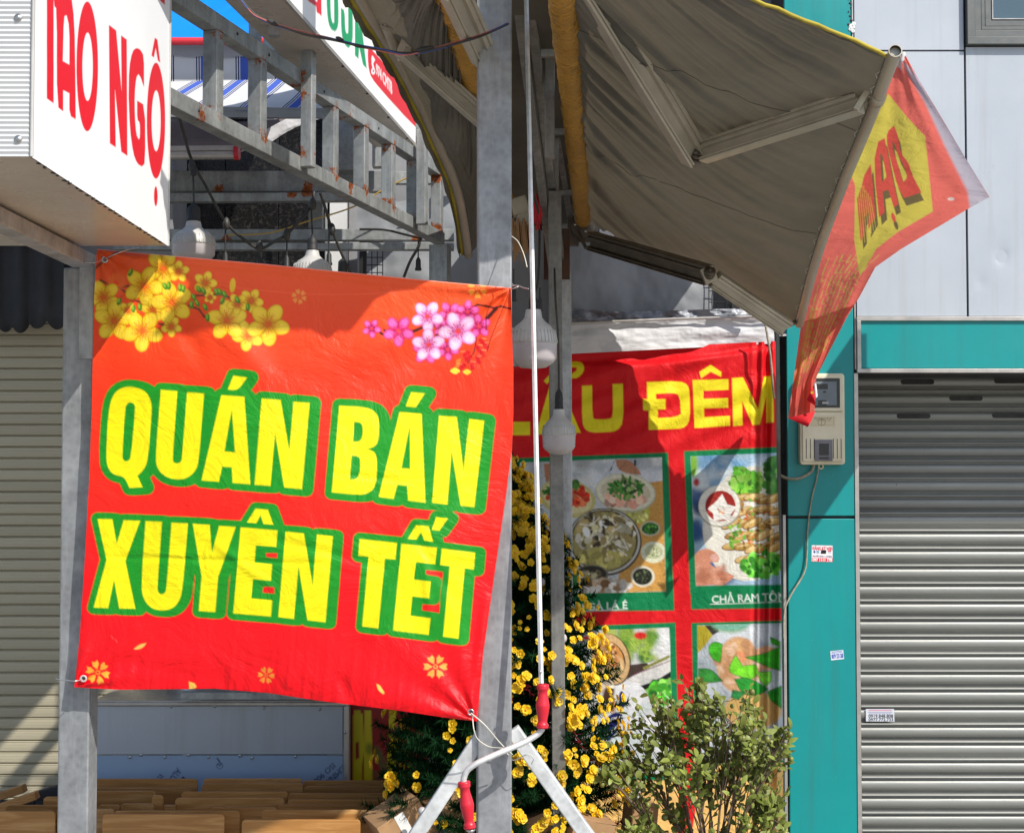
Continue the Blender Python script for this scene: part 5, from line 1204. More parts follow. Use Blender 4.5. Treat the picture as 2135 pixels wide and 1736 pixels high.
cable('tie_string', [at(1050, 1562, 3.43), at(1064, 1577, 3.42), at(1072, 1584, 3.46), at(1100, 1572, 3.44), at(1112, 1580, 3.44), at(1108, 1592, 3.46)], .0011, M['string'], parent=bn)
cable('tie_wire', [at(1066, 597, 3.46), at(1078, 595, 3.43), at(1092, 600, 3.38), at(1102, 602, 3.36)], .0014, M['wire_steel'], parent=bn)
cable('tie_wire', [at(1066, 603, 3.46), at(1074, 600, 3.45), at(1080, 597, 3.45), at(1070, 594, 3.46), at(1066, 590, 3.49)], .0014, M['wire_steel'], parent=bn)
cable('loose_string', [at(1066, 492, 3.47), at(1080, 504, 3.42), at(1092, 530, 3.38), at(1099, 557, 3.36)], .0012, M['string'], 'thin white string between the main post and the crank rod', 'string')

# ================================================================== REAR FOOD BANNER
BZ = 6.02
T_ = [(930, 776), (1070, 766), (1182, 731), (1400, 722), (1617, 711)]; B_ = [(930, 1752), (1634, 1752)]
L_b = [(930, 776), (930, 1752)]; R_b = [(1617, 711), (1619, 950), (1628, 1200), (1632, 1500), (1634, 1752)]
nu, nv = 380, 500
G = coons(T_, B_, L_b, R_b, nu, nv); gx2, gy2 = G[..., 0], G[..., 1]
u, v = np.meshgrid(np.linspace(0, 1, nu), np.linspace(0, 1, nv))
Z2 = BZ + .06 * (fbm(u * 3.2 + 1, v * 2.2, 31, 3) - .5) + .02 * (fbm(u * 9, v * 4, 9, 3) - .5)
# swags under the top edge and vertical gathers on the right
yl = 758 - (gx2 - 1182) * .085 + 12 * np.sin((gx2 - 1182) / 430 * np.pi)
Z2 = Z2 + .028 / (1 + np.exp((gy2 - yl) / 2.2)) + .012 * np.sin((gy2 - yl) / 13 + gx2 * .012) * np.exp(-np.clip(gy2 - yl, 0, 999) / 50) * np.clip((1600 - gx2) / 150, 0, 1)
rg = np.clip((gx2 - 1560) / 60, 0, 1); Z2 = Z2 + rg * .02 * np.sin((gx2 - 1560) * .28 + gy2 * .004)
Z2 = Z2 + .006 * np.sin(gy2 * .11 + gx2 * .05 + 3 * fbm(gx2 * .01, gy2 * .01, 2)) * np.exp(-((gy2 - 860) / 110) ** 2)
P3 = at(gx2, gy2, Z2)
RED = (216, 16, 26)
P = Paint(gx2, gy2, RED, 1.9); YE = (240, 222, 36); GR = (0, 124, 72)
w1 = lambda *p: [(1000.8 + K * x, 375.3 + K * y) for x, y in p]
w2 = lambda *p: [(1000.8 + .3125 * x, 875.7 + .3125 * y) for x, y in p]
w3 = lambda *p: [(1209.3 + .2796 * x, 1251 + .2796 * y) for x, y in p]
P.poly([(1000, 880), (1105, 879), (1105, 907), (1000, 907)], YE); P.poly([(1000, 780), (1022, 780), (1022, 907), (1000, 907)], YE)
P.poly([w1((430, 1280), (500, 1275), (625, 1565), (560, 1568), (525, 1480), (425, 1482), (390, 1575), (345, 1578)), w1((470, 1340), (510, 1430), (440, 1432))], YE)
P.poly(w1((395, 1245), (470, 1165), (545, 1210), (520, 1240), (470, 1205), (415, 1265)), YE)
P.poly(chaikin(w1((545, 1125), (625, 1125), (645, 1150), (643, 1190), (605, 1228), (568, 1228), (568, 1200), (600, 1180), (600, 1160), (548, 1160)), 1), YE)
P.poly(chaikin(w1((632, 1275), (695, 1272), (697, 1470), (715, 1484), (800, 1482), (826, 1465), (822, 1265), (886, 1262), (890, 1500), (850, 1555), (780, 1563), (690, 1565), (650, 1545), (633, 1500)), 1), YE)
P.poly([chaikin(w1((1035, 1252), (1240, 1245), (1290, 1270), (1300, 1320), (1303, 1480), (1275, 1530), (1230, 1542), (1045, 1549), (1045, 1428), (1012, 1428), (1010, 1357), (1037, 1357)), 1), chaikin(w1((1090, 1325), (1200, 1318), (1238, 1335), (1246, 1450), (1205, 1470), (1102, 1474), (1102, 1422), (1150, 1420), (1150, 1357), (1092, 1358)), 1)], YE)
P.poly(w1((1318, 1240), (1540, 1233), (1541, 1300), (1385, 1306), (1385, 1355), (1538, 1350), (1538, 1410), (1388, 1414), (1390, 1470), (1549, 1460), (1550, 1522), (1330, 1538)), YE)
P.poly(w1((1358, 1190), (1430, 1145), (1497, 1190), (1495, 1220), (1430, 1188), (1372, 1228)), YE)
P.poly(w1((1562, 1228), (1630, 1222), (1725, 1420), (1760, 1220), (1815, 1212), (1822, 1500), (1775, 1505), (1775, 1340), (1735, 1515), (1690, 1518), (1625, 1370), (1628, 1520), (1570, 1524)), YE)
# panel frames
def fr(o, i):
    P.poly(o, GR); return i
fr([(1070, 955), (1393, 943), (1406, 1272), (1070, 1276)], None); fr([(1426, 940), (1700, 928), (1700, 1266), (1440, 1270)], None)
fr([(1070, 1310), (1408, 1297), (1418, 1626), (1070, 1632)], None); fr([(1440, 1298), (1700, 1291), (1700, 1588), (1448, 1594)], None)
rnd = random.Random(3)
def region(lp):
    A, B = segs_of([lp]); idx, d = P.sd(A, B, 4); r = np.zeros(P.X.size); r[idx] = np.clip(.5 - d / 1.6, 0, 1); P.region = r
def soft_blobs(cols, x0, x1, y0, y1, n, smin, smax, soft=12):
    for _ in range(n): P.ell(rnd.uniform(x0, x1), rnd.uniform(y0, y1), rnd.uniform(smin, smax) * 1.5, rnd.uniform(smin, smax), rnd.choice(cols), rnd.random() * 3, soft=soft, alpha=.8)
E2 = lambda x, y, rx, ry, c, rot=0, **k: P.ell(1000.8 + .3125 * x, 875.7 + .3125 * y, rx * .3125, ry * .3125, c, rot, **k)
E3 = lambda x, y, rx, ry, c, rot=0, **k: P.ell(1209.3 + .2796 * x, 1251 + .2796 * y, rx * .2796, ry * .2796, c, rot, **k)
# dish 1: hot pot -------------------------------------------------
region([(1084, 964), (1380, 953.5), (1388.5, 1232), (1084, 1240)])
P.poly([(1070, 940), (1400, 940), (1400, 1250), (1070, 1250)], (186, 190, 192))
soft_blobs([(205, 208, 214), (165, 172, 178), (215, 215, 214), (150, 150, 150)], 1085, 1385, 950, 1010, 40, 8, 20)
P.poly(w2((980, 430), (1260, 400), (1260, 1180), (900, 1180), (950, 900)), (196, 146, 74))
for k in range(26): y = 430 + k * 29; P.line(w2((960, y + 10), (1240, y - 12 + 8 * math.sin(k))), 1.1, (160, 108, 48), .35)
P.poly(w2((880, 330), (890, 280), (905, 262), (860, 345)), (40, 40, 46)); P.poly(chaikin(w2((905, 262), (1000, 262), (1060, 330), (1075, 365), (1030, 360), (960, 350), (915, 320)), 1), (176, 122, 92)); P.line(w2((930, 330), (975, 280)), 1, (70, 50, 40))
P.poly(w2((1028, 265), (1042, 265), (1042, 300), (1028, 305)), (30, 40, 60))
P.poly(chaikin(w2((425, 290), (470, 290), (470, 390), (445, 420), (430, 360)), 1), (176, 122, 92))
P.poly(w2((268, 500), (350, 500), (470, 700), (490, 1160), (268, 1160)), (188, 196, 190)); blobs(P, 1112, 1150, 30, 70, [(50, 120, 40), (30, 90, 30), (190, 200, 190), (120, 150, 110)], 50, 3, 9, rnd)
E2(1055, 620, 80, 70, (176, 172, 84)); blobs(P, *w2((1055, 620))[0], 22, 18, [(200, 196, 120), (150, 150, 60), (210, 205, 140)], 30, 1.5, 4, rnd)
E2(585, 520, 190, 128, (190, 180, 120), .25); E2(585, 515, 165, 105, (214, 200, 150), .25); blobs(P, *w2((590, 500))[0], 46, 27, [(214, 62, 30), (196, 44, 22), (226, 96, 56), (240, 130, 80)], 90, 3, 7, rnd, 1.3); blobs(P, *w2((630, 430))[0], 14, 9, [(50, 110, 40), (90, 140, 60)], 20, 2, 4, rnd); blobs(P, *w2((450, 470))[0], 10, 9, [(50, 110, 40), (30, 80, 30)], 14, 2, 4, rnd)
E2(972, 485, 203, 130, (176, 172, 140), .1); E2(970, 480, 196, 122, (212, 208, 184), .1); E2(970, 478, 165, 96, (196, 186, 160), .1); blobs(P, *w2((955, 530))[0], 42, 14, [(214, 160, 136), (198, 140, 120), (226, 180, 160)], 36, 4, 9, rnd, 1.6); blobs(P, *w2((970, 455))[0], 36, 21, [(46, 110, 34), (70, 140, 50), (30, 80, 30), (120, 150, 80)], 110, 1.2, 3.4, rnd, 3.5)
E2(830, 812, 248, 226, (60, 52, 44)); E2(830, 808, 238, 216, (186, 184, 172)); E2(828, 804, 226, 206, (80, 70, 52)); E2(826, 806, 214, 196, (150, 140, 84))
blobs(P, *w2((826, 760))[0], 60, 42, [(192, 184, 140), (150, 140, 88), (206, 200, 170), (110, 98, 60), (70, 58, 40), (170, 150, 100), (222, 216, 196)], 190, 2.2, 8, rnd, 2.4); blobs(P, *w2((820, 920))[0], 52, 18, [(160, 150, 84), (176, 166, 96), (206, 190, 140)], 50, 3, 8, rnd)
for k in range(9): x, y = rnd.uniform(660, 960), rnd.uniform(640, 900); a = rnd.random() * 3; P.line(w2((x, y), (x + 70 * math.cos(a), y + 70 * math.sin(a))), 3.0, (222, 216, 200), .9)
E2(1135, 723, 66, 50, (190, 186, 160)); E2(1135, 722, 56, 40, (60, 110, 50)); blobs(P, *w2((1135, 722))[0], 15, 10, [(34, 100, 30), (90, 150, 60), (30, 70, 30)], 40, 1.2, 2.6, rnd)
E2(1157, 880, 84, 72, (206, 206, 178)); E2(1157, 878, 60, 48, (176, 180, 140)); blobs(P, *w2((1157, 882))[0], 14, 10, [(200, 200, 170), (120, 130, 90)], 30, .8, 1.8, rnd)
E2(1086, 1042, 80, 70, (206, 200, 180)); E2(1085, 1042, 64, 56, (24, 26, 20)); blobs(P, *w2((1085, 1042))[0], 17, 14, [(50, 60, 36), (20, 22, 18), (80, 90, 60)], 50, 1, 2, rnd)
E2(745, 1030, 112, 66, (110, 104, 92)); E2(745, 1024, 98, 52, (50, 44, 34)); blobs(P, *w2((745, 1030))[0], 24, 10, [(190, 180, 140), (120, 110, 80)], 26, 2, 5, rnd); blobs(P, *w2((830, 1110))[0], 52, 13, [(190, 180, 166), (150, 110, 70), (206, 200, 190), (176, 150, 120)], 60, 3, 9, rnd); blobs(P, *w2((620, 1060))[0], 8, 26, [(40, 110, 50), (60, 130, 60)], 20, 3, 6, rnd)
# dish 2: spring rolls ---------------------------------------------
region([(1440, 951), (1700, 941), (1700, 1217), (1451, 1221)])
P.poly([(1430, 930), (1710, 930), (1710, 1230), (1430, 1230)], (150, 176, 196))
soft_blobs([(190, 205, 216), (120, 160, 190), (205, 212, 214), (90, 140, 180)], 1440, 1640, 945, 1060, 40, 10, 26)
soft_blobs([(40, 80, 130), (30, 60, 100)], 1445, 1470, 1010, 1130, 12, 8, 14); P.ell(1446, 968, 9, 26, (120, 170, 60), soft=8); P.ell(1452, 1005, 6, 8, (170, 50, 60), soft=5)
soft_blobs([(30, 50, 90), (50, 90, 140)], 1450, 1560, 1170, 1225, 10, 8, 14)
E2(1810, 690, 320, 385, (206, 202, 190), .25); E2(1800, 700, 296, 350, (216, 212, 200), .25)
blobs(P, *w2((1780, 410))[0], 34, 26, [(80, 150, 40), (110, 170, 50), (60, 120, 30), (140, 190, 80)], 90, 3, 8, rnd); blobs(P, *w2((1960, 380))[0], 18, 40, [(60, 120, 50), (90, 150, 70)], 40, 3, 9, rnd)
for k in range(30):
    x, y = 1690 + (k % 5) * 72 + 14 * math.sin(k * 3), 520 + (k // 5) * 82 + 10 * math.cos(k * 2); rt = -.35 + .25 * math.sin(k)
    if x < 1690 and y > 900: continue
    E2(x, y, 74, 27, (110, 76, 34), rt); E2(x, y - 3, 68, 22, [(196, 158, 90), (176, 136, 66), (206, 172, 110), (160, 120, 60)][k % 4], rt); E2(x - 10, y - 9, 40, 8, (226, 204, 150), rt, soft=3, alpha=.7)
blobs(P, *w2((1820, 700))[0], 44, 60, [(80, 140, 50), (150, 100, 40), (200, 110, 50)], 46, 1.4, 3.4, rnd); blobs(P, *w2((1880, 960))[0], 40, 26, [(60, 150, 40), (100, 180, 60), (40, 110, 30), (130, 200, 90)], 80, 3, 8, rnd)
blobs(P, *w2((1700, 760))[0], 12, 30, [(90, 150, 50), (120, 170, 60)], 16, 2, 4, rnd)
E2(1598, 575, 142, 140, (150, 146, 132)); E2(1597, 570, 137, 134, (220, 216, 204)); E2(1604, 572, 101, 102, (150, 34, 26))
P.poly(w2((1616, 492), (1650, 560), (1712, 578), (1672, 628), (1680, 668), (1620, 660), (1560, 672), (1556, 622), (1518, 590), (1572, 545)), (226, 222, 214)); blobs(P, *w2((1605, 600))[0], 9, 9, [(150, 160, 120), (200, 120, 70)], 10, .8, 1.6, rnd)
P.poly(chaikin(w2((1420, 890), (1500, 850), (1560, 870), (1600, 910), (1590, 945), (1530, 948), (1560, 985), (1640, 1010), (1700, 1040), (1640, 1095), (1440, 1105), (1400, 1100)), 2), (196, 132, 104)); P.ell(*w2((1565, 915))[0], 9, 8, (208, 160, 146)); soft_blobs([(170, 106, 80), (210, 150, 124)], 1445, 1510, 1180, 1215, 12, 4, 9, 8)
# dish 3: grilled oyster -------------------------------------------------
region([(1084, 1318), (1395.5, 1308), (1404, 1612), (1084, 1618)])
P.poly([(1070, 1300), (1420, 1300), (1420, 1640), (1070, 1640)], (196, 196, 194))
soft_blobs([(90, 140, 40), (60, 110, 30), (130, 160, 60), (170, 180, 90)], 1240, 1370, 1310, 1372, 40, 6, 16, 10)
for x, y, r in ((45, 280, 24), (450, 262, 46)): E3(x, y, r, r * .6, (206, 40, 34), soft=5)
for a in (.2, 1.1, 2, 2.8): E3(470 + 50 * math.cos(a * 3), 370 + 30 * math.sin(a * 4), 70, 34, (150, 180, 70), a, soft=4, rim=5, alpha=.8)
soft_blobs([(206, 206, 206), (220, 220, 220)], 1375, 1400, 1310, 1400, 10, 8, 16)
P.poly(w3((370, 500), (480, 470), (690, 420), (690, 520), (560, 590), (420, 640), (340, 620)), (206, 204, 200)); P.poly(w3((380, 480), (500, 465), (520, 500), (400, 560), (350, 590)), (66, 50, 46)); P.line(w3((480, 505), (660, 420)), 6, (130, 130, 60)); P.line(w3((400, 555), (670, 450)), 1.8, (120, 60, 70))
P.poly(chaikin(w3((380, 660), (560, 600), (690, 520), (690, 620), (520, 640), (500, 780), (470, 760)), 1), (24, 24, 26))
blobs(P, *w3((600, 700))[0], 30, 26, [(90, 190, 50), (60, 150, 40), (40, 110, 40), (140, 210, 90)], 60, 4, 9, rnd)
E3(330, 830, 190, 230, (212, 212, 214), .4); E3(300, 1000, 240, 200, (206, 208, 212)); soft_blobs([(190, 200, 200), (214, 214, 216)], 1260, 1380, 1480, 1600, 20, 8, 20)
E3(100, 600, 110, 110, (196, 176, 160)); E3(315, 738, 24, 62, (20, 26, 90), -.1)
P.poly(chaikin(w3((150, 940), (240, 830), (310, 840), (325, 880), (290, 960), (210, 1060), (120, 1080)), 2), (22, 26, 96)); P.line(w3((170, 950), (245, 880), (320, 868)), 4, (206, 206, 214)); P.line(w3((150, 1020), (230, 980), (300, 925)), 4.5, (206, 206, 214))
E3(212, 700, 40, 80, (70, 46, 30), .3, soft=6); E3(245, 790, 24, 50, (190, 140, 90), .2, soft=6)
E3(232, 440, 142, 198, (60, 40, 26), -.3); E3(228, 436, 136, 192, (196, 160, 112), -.3); blobs(P, *w3((180, 600))[0], 22, 12, [(210, 190, 170), (190, 170, 150)], 20, 4, 9, rnd)
E3(225, 440, 108, 140, (50, 38, 28), -.45); E3(222, 432, 98, 130, (190, 130, 70), -.45); E3(240, 490, 92, 84, (206, 172, 120), -.2, soft=4); E3(235, 455, 54, 44, (180, 96, 40), soft=10); blobs(P, *w3((200, 400))[0], 20, 22, [(206, 160, 100), (170, 100, 50), (120, 70, 40), (226, 196, 150)], 50, 1.6, 4, rnd); blobs(P, *w3((110, 350))[0], 5, 12, [(40, 44, 30), (60, 56, 36)], 12, 1.5, 3, rnd)
for k in range(11): P.line(w3((96 + k * 10, 480 + k * 11), (120 + k * 12, 500 + k * 12)), .9, (60, 40, 30), .7)
# dish 4: meat with leaves ----------------------------------------------
region([(1454, 1303), (1700, 1297), (1700, 1583), (1457, 1586)])
P.poly([(1440, 1290), (1710, 1290), (1710, 1600), (1440, 1600)], (178, 184, 190)); soft_blobs([(196, 200, 206), (150, 160, 166), (206, 210, 214)], 1455, 1640, 1300, 1480, 36, 8, 24)
P.poly(w3((870, 180), (940, 190), (990, 260), (920, 350), (870, 400)), (166, 150, 40)); P.poly(w3((930, 185), (1010, 180), (1040, 230), (990, 260)), (50, 46, 36)); E3(1120, 180, 130, 60, (120, 160, 120), soft=10); E3(1120, 150, 160, 70, (110, 170, 150), rim=10, soft=8)
E3(1180, 480, 160, 210, (196, 152, 112), soft=5); E3(1190, 350, 60, 60, (206, 160, 110), soft=5); E3(1200, 420, 44, 44, (214, 140, 96), soft=4); E3(1390, 430, 100, 90, (206, 150, 110), soft=5); soft_blobs([(214, 180, 150), (180, 130, 90), (226, 200, 176)], 1490, 1600, 1340, 1420, 22, 5, 13, 6); P.ell(1570, 1480, 60, 40, (200, 160, 96), soft=8)
for lp, c in ((((965, 330), (1010, 305), (1060, 330), (1045, 460), (990, 440), (960, 380)), (60, 160, 30)), (((1110, 500), (1160, 410), (1210, 490), (1310, 480), (1330, 540), (1280, 590), (1200, 570), (1120, 540)), (110, 200, 40)), (((1240, 425), (1380, 400), (1490, 345), (1490, 520), (1400, 495), (1330, 460)), (60, 165, 40)), (((1155, 590), (1250, 570), (1400, 660), (1330, 710), (1210, 700)), (36, 140, 44)), (((885, 510), (980, 510), (1060, 600), (960, 615), (885, 600)), (50, 130, 50)), (((1330, 540), (1420, 530), (1430, 600), (1380, 640), (1340, 590)), (120, 206, 60)), (((1420, 275), (1490, 310), (1490, 340), (1430, 320)), (60, 150, 40)), (((1140, 670), (1230, 690), (1180, 740), (1130, 720)), (40, 120, 60)), (((1400, 680), (1500, 640), (1500, 800), (1420, 740)), (40, 140, 40))):
    q = chaikin(w3(*lp), 2); P.poly(q, np.array(c) * .5, grow=1.2, soft=3); P.poly(q, c); a = np.array(q).mean(0); P.line([q[0], tuple(a), q[len(q) // 2]], 1.1, np.array(c) * .65, .8); P.ell(a[0], a[1], 9, 5, np.minimum(np.array(c) * 1.25, 255), soft=8, alpha=.6)
P.region = None
for q_ in ([(1084, 964), (1380, 953.5), (1388.5, 1232), (1084, 1240)], [(1440, 951), (1700, 941), (1700, 1217), (1451, 1221)], [(1084, 1318), (1395.5, 1308), (1404, 1612), (1084, 1618)], [(1454, 1303), (1700, 1297), (1700, 1583), (1457, 1586)]):
    A, B = segs_of([q_]); idx, d = P.sd(A, B, 1); k_n = np.where(d < 0, .86 + .28 * fbm(P.X[idx] * .33, P.Y[idx] * .38, 77, 3), 1.0); P.C[idx] = np.clip(P.C[idx] * (k_n ** 1.3)[:, None] * np.where(d < 0, 1.08, 1.0)[:, None], 0, 1)
# wooden-floor print and captions
A, B = segs_of([[(900, 1626), (1420, 1626), (1420, 1630), (1448, 1590), (1720, 1588), (1720, 1800), (900, 1800)]]); idx, d = P.sd(A, B, 4); a_ = np.clip(.5 - d / 1.9, 0, 1)
wc = (.55 + .45 * fbm(P.X[idx] * .012, P.Y[idx] * .12, 4, 4))[:, None] * lin((250, 200, 120)) * 1.15; P.C[idx] = P.C[idx] * (1 - a_[:, None]) + wc * a_[:, None]
P.poly([(1411, 1240), (1440, 1238), (1449, 1600), (1450, 1690), (1438, 1760), (1410, 1760), (1416, 1640)], RED)
P.text('LẨU GÀ LÁ É', [(1176, 1250), (1307.5, 1245), (1308, 1268), (1176, 1274)], (226, 232, 226), .25); P.line([(1178, 1275.5), (1308, 1269.5)], 1.5, (220, 228, 220))
P.text('CHẢ RAM TÔM', [(1484, 1236), (1636, 1228), (1638, 1252), (1485, 1257)], (226, 232, 226), .25); P.line([(1481, 1259), (1630, 1254)], 1.5, (220, 228, 220))
P.C = np.clip(P.C * 1.0, 0, .9)
fb = grid_obj('food_banner', P3.transpose(1, 0, 2), P.C.reshape(nv, nu, 3).transpose(1, 0, 2).reshape(-1, 3), M['print_rear'])
tag(fb, 'large red food banner reading LẨU ĐÊM with four framed dish photos', 'banner')
drape('tarpaulin', [(960, 690), (1182, 676), (1400, 668), (1612, 660)], [(960, 790), (1182, 738), (1615, 716)], [(960, 690), (960, 790)], [(1612, 660), (1615, 716)], 6.045, 160, 30, .02, M['tarp_white'], 'white tarpaulin strip folded over the top of the red food banner', 'tarpaulin', 7, 7, 2, crease=lambda u, v: .006 * np.sin(v * 9) * (1 - v) + .004 * np.sin(u * 50 + v * 5) * v)
m = MB(); m.tube([at(1170, 675, 6.03), at(1400, 665, 6.03), at(1600, 659, 6.03), at(1660, 655, 6.03)], .006, 8); tag(m.obj('pole', M['alu']), 'thin pale pole along the top of the white tarpaulin strip', 'pole')
cable('branch', [at(1593, 662, 5.96), at(1600, 700, 5.95), at(1606, 740, 5.95), at(1611, 800, 5.96), at(1614, 830, 5.98)], .005, M['rope'], 'thin weathered cord hanging down the right edge of the food banner', 'cord')

# ================================================================== RED FLAG ON THE AWNING BAR
Lf = [(1867, 122), (1846, 168), (1826, 214), (1806, 262), (1780, 322), (1752, 392), (1726, 462), (1704, 528), (1688, 592), (1674, 650), (1669, 685), (1657, 772), (1649, 830), (1643, 871)]
Rf = [(1888, 116), (1912, 160), (1960, 240), (2010, 325), (2063, 411), (2021, 434), (1956, 473), (1879, 519), (1825, 557), (1793, 617), (1766, 661), (1729, 732), (1702, 786), (1700, 833), (1698, 858)]
nu, nv = 190, 430
la = interp(Lf, nv); ra = interp(Rf, nv)
# smooth outline of the outer edge by resampling with a slow start so that the corner keeps its shape
u = np.linspace(0, 1, nu)[None, :, None]; G = la[:, None] * (1 - u) + ra[:, None] * u
gxf, gyf = G[..., 0], G[..., 1]
uu, vv_ = np.meshgrid(np.linspace(0, 1, nu), np.linspace(0, 1, nv))
barY = [p.y for p in BP]; pb = np.array([proj(np.array(p)) for p in BP])
ZL = np.interp(la[:, 1], pb[:, 1], barY); ZL[la[:, 1] > 672] = 5.6
Zf = ZL[:, None] * np.ones((1, nu)) - .0 + .05 * uu
sw = np.clip((vv_ - .55) / .4, 0, 1)
Zf = Zf + (.016 * np.sin(uu * 9 + vv_ * 10) + .010 * np.sin(uu * 21 - vv_ * 14 + 1)) * np.clip(uu * 4, 0, 1) * (.5 + sw) + .010 * np.exp(-uu * 4) * np.sin(vv_ * 90)
Zf = Zf + .03 * (fbm(uu * 3, vv_ * 5, 12, 3) - .5)
P3 = at(gxf, gyf, Zf)
P = Paint(gxf, gyf, (226, 112, 100), 1.7)
v4 = lambda *p: [(1417.8 + .3843 * x, .3843 * y) for x, y in p]
v5 = lambda *p: [(1584.6 + K * x, 583.8 + K * y) for x, y in p]
YF = (204, 188, 84); RF = (206, 84, 72); SF = (112, 98, 66)
P.poly(v4((1130, 510), (1235, 640), (1330, 740), (1372, 1148), (1180, 1260), (1065, 1350), (975, 1500), (945, 1300), (950, 1010), (925, 935), (1000, 740), (1050, 610)), YF)
for c, dx, dy in ((SF, 14, 42), (RF, 0, 0)):
    o_ = lambda *p: [(x + dx * .3843, y + dy * .3843) for x, y in v4(*p)]
    P.poly([chaikin(o_((1120, 720), (1160, 682), (1185, 740), (1195, 830), (1245, 890), (1250, 930), (1310, 1045), (1215, 1075), (1180, 1010), (1150, 900), (1125, 800)), 1), chaikin(o_((1150, 770), (1170, 790), (1180, 840), (1215, 900), (1235, 960), (1210, 990), (1185, 900), (1160, 830)), 1)], c)
    P.poly([o_((1075, 770), (1110, 750), (1130, 850), (1150, 950), (1185, 1110), (1160, 1125), (1130, 1030), (1100, 1040), (1110, 1150), (1080, 1180), (1060, 1000), (1055, 860)), o_((1085, 830), (1100, 850), (1120, 960), (1095, 990))], c)
    P.poly(o_((1000, 950), (1035, 890), (1045, 990), (1060, 1180), (1020, 1250), (1025, 1150), (1000, 1180), (1000, 1280), (980, 1310), (960, 1080), (985, 1010)), c)
    P.ell(o_((1158, 1180))[0][0], o_((1158, 1180))[0][1], 4, 10, c, -.3)
for k in range(7): x = 960 + 12 * k; P.line(v4((x, 950 + 20 * k), (x + 30, 1330 - 16 * k)), 1.3, YF, .8)
for lp in (((1210, 340), (1240, 360), (1290, 420), (1450, 690), (1575, 890), (1680, 1070), (1660, 1095), (1573, 1128), (1560, 1040), (1505, 930), (1440, 800), (1330, 560), (1255, 430)),): P.poly(v4(*lp), (186, 178, 188), soft=7)
P.ell(*v4((1470, 1080))[0], 7, 3.4, (220, 200, 190)); P.poly(v4((1165, 300), (1200, 330), (1205, 385), (1170, 350)), (200, 190, 185), soft=3)
# mirrored small slogan running down the flag
rr = random.Random(9)
for c_u in np.linspace(.16, .78, 9):
    s_ = .57 + .05 * abs(c_u - .3)
    while s_ < .93 - .12 * c_u:
        L_s = rr.uniform(.012, .030); w_s = rr.uniform(1.2, 2.6); k0 = int(s_ * nv); k1 = min(int((s_ + L_s) * nv), nv - 1); cu = min(max(c_u + rr.uniform(-.012, .012), 0), 1)
        P.line([tuple(G[k0, int(cu * nu)]), tuple(G[k1, int(cu * nu)])], w_s, (200, 182, 92))
        if rr.random() < .5: P.line([tuple(G[k1, int(cu * nu)]), tuple(G[k1, int(min(cu + .05, 1) * (nu - 1))])], 1.4, (200, 182, 92))
        s_ += L_s + rr.uniform(.004, .010)
P.poly([(1652, 800), (1690, 640), (1700, 650), (1668, 770)], (190, 160, 60), alpha=.35, soft=5)
fl = thing('torn_flag', 'faded red and yellow flag with mirrored lettering hanging from the awning bar', 'flag', at(1760, 400, 4.6))
grid_obj('cloth', P3.transpose(1, 0, 2), P.C.reshape(nv, nu, 3).transpose(1, 0, 2).reshape(-1, 3), M['print_flag'], fl)
def curl(pts, Zc, c, name, bulge):
    q = np.array(pts, float); n_ = 16; P_ = np.zeros((n_, n_, 3))
    for i in range(n_):
        for j in range(n_):
            a, b_ = i / (n_ - 1), j / (n_ - 1); xy = (q[0] * (1 - a) + q[1] * a) * (1 - b_) + (q[3] * (1 - a) + q[2] * a) * b_
            P_[i, j] = at(xy[0], xy[1], Zc - bulge * math.sin(math.pi * a) * .6 - bulge * b_)
    m = MB(); m.sheet(P_); m.obj(name, c, fl)
fr_ = cloth('flag_front_red', (.62, .012, .02), (.5, .01, .02), .15, wstr=.2)
curl([(1643, 871), (1700, 857), (1691, 878), (1684, 890)], 5.56, fr_, 'curled_hem', .02)
curl([(1682, 834), (1697, 800), (1699, 830), (1700, 846)], 5.54, fr_, 'curled_edge', .02)
curl([(1697, 797), (1702, 800), (1705, 826), (1699, 832)], 5.53, M['tarp_white'], 'white_edge', .005)
m = MB(); m.lathe([(0, 0), (3 / F * 5.5, .0005)], at(1693, 818, 5.515), 12, (0, -1, 0)); m.obj('print_dot', M['petal'], fl)
m = MB(); c = at(1882, 120, 3.47); m.lathe([(.002, -.012), (.006, -.006), (.004, .002), (.0065, .008), (.002, .014)], c, 9, (.3, 0, 1)); m.obj('knot', M['tarp_white'], fl)

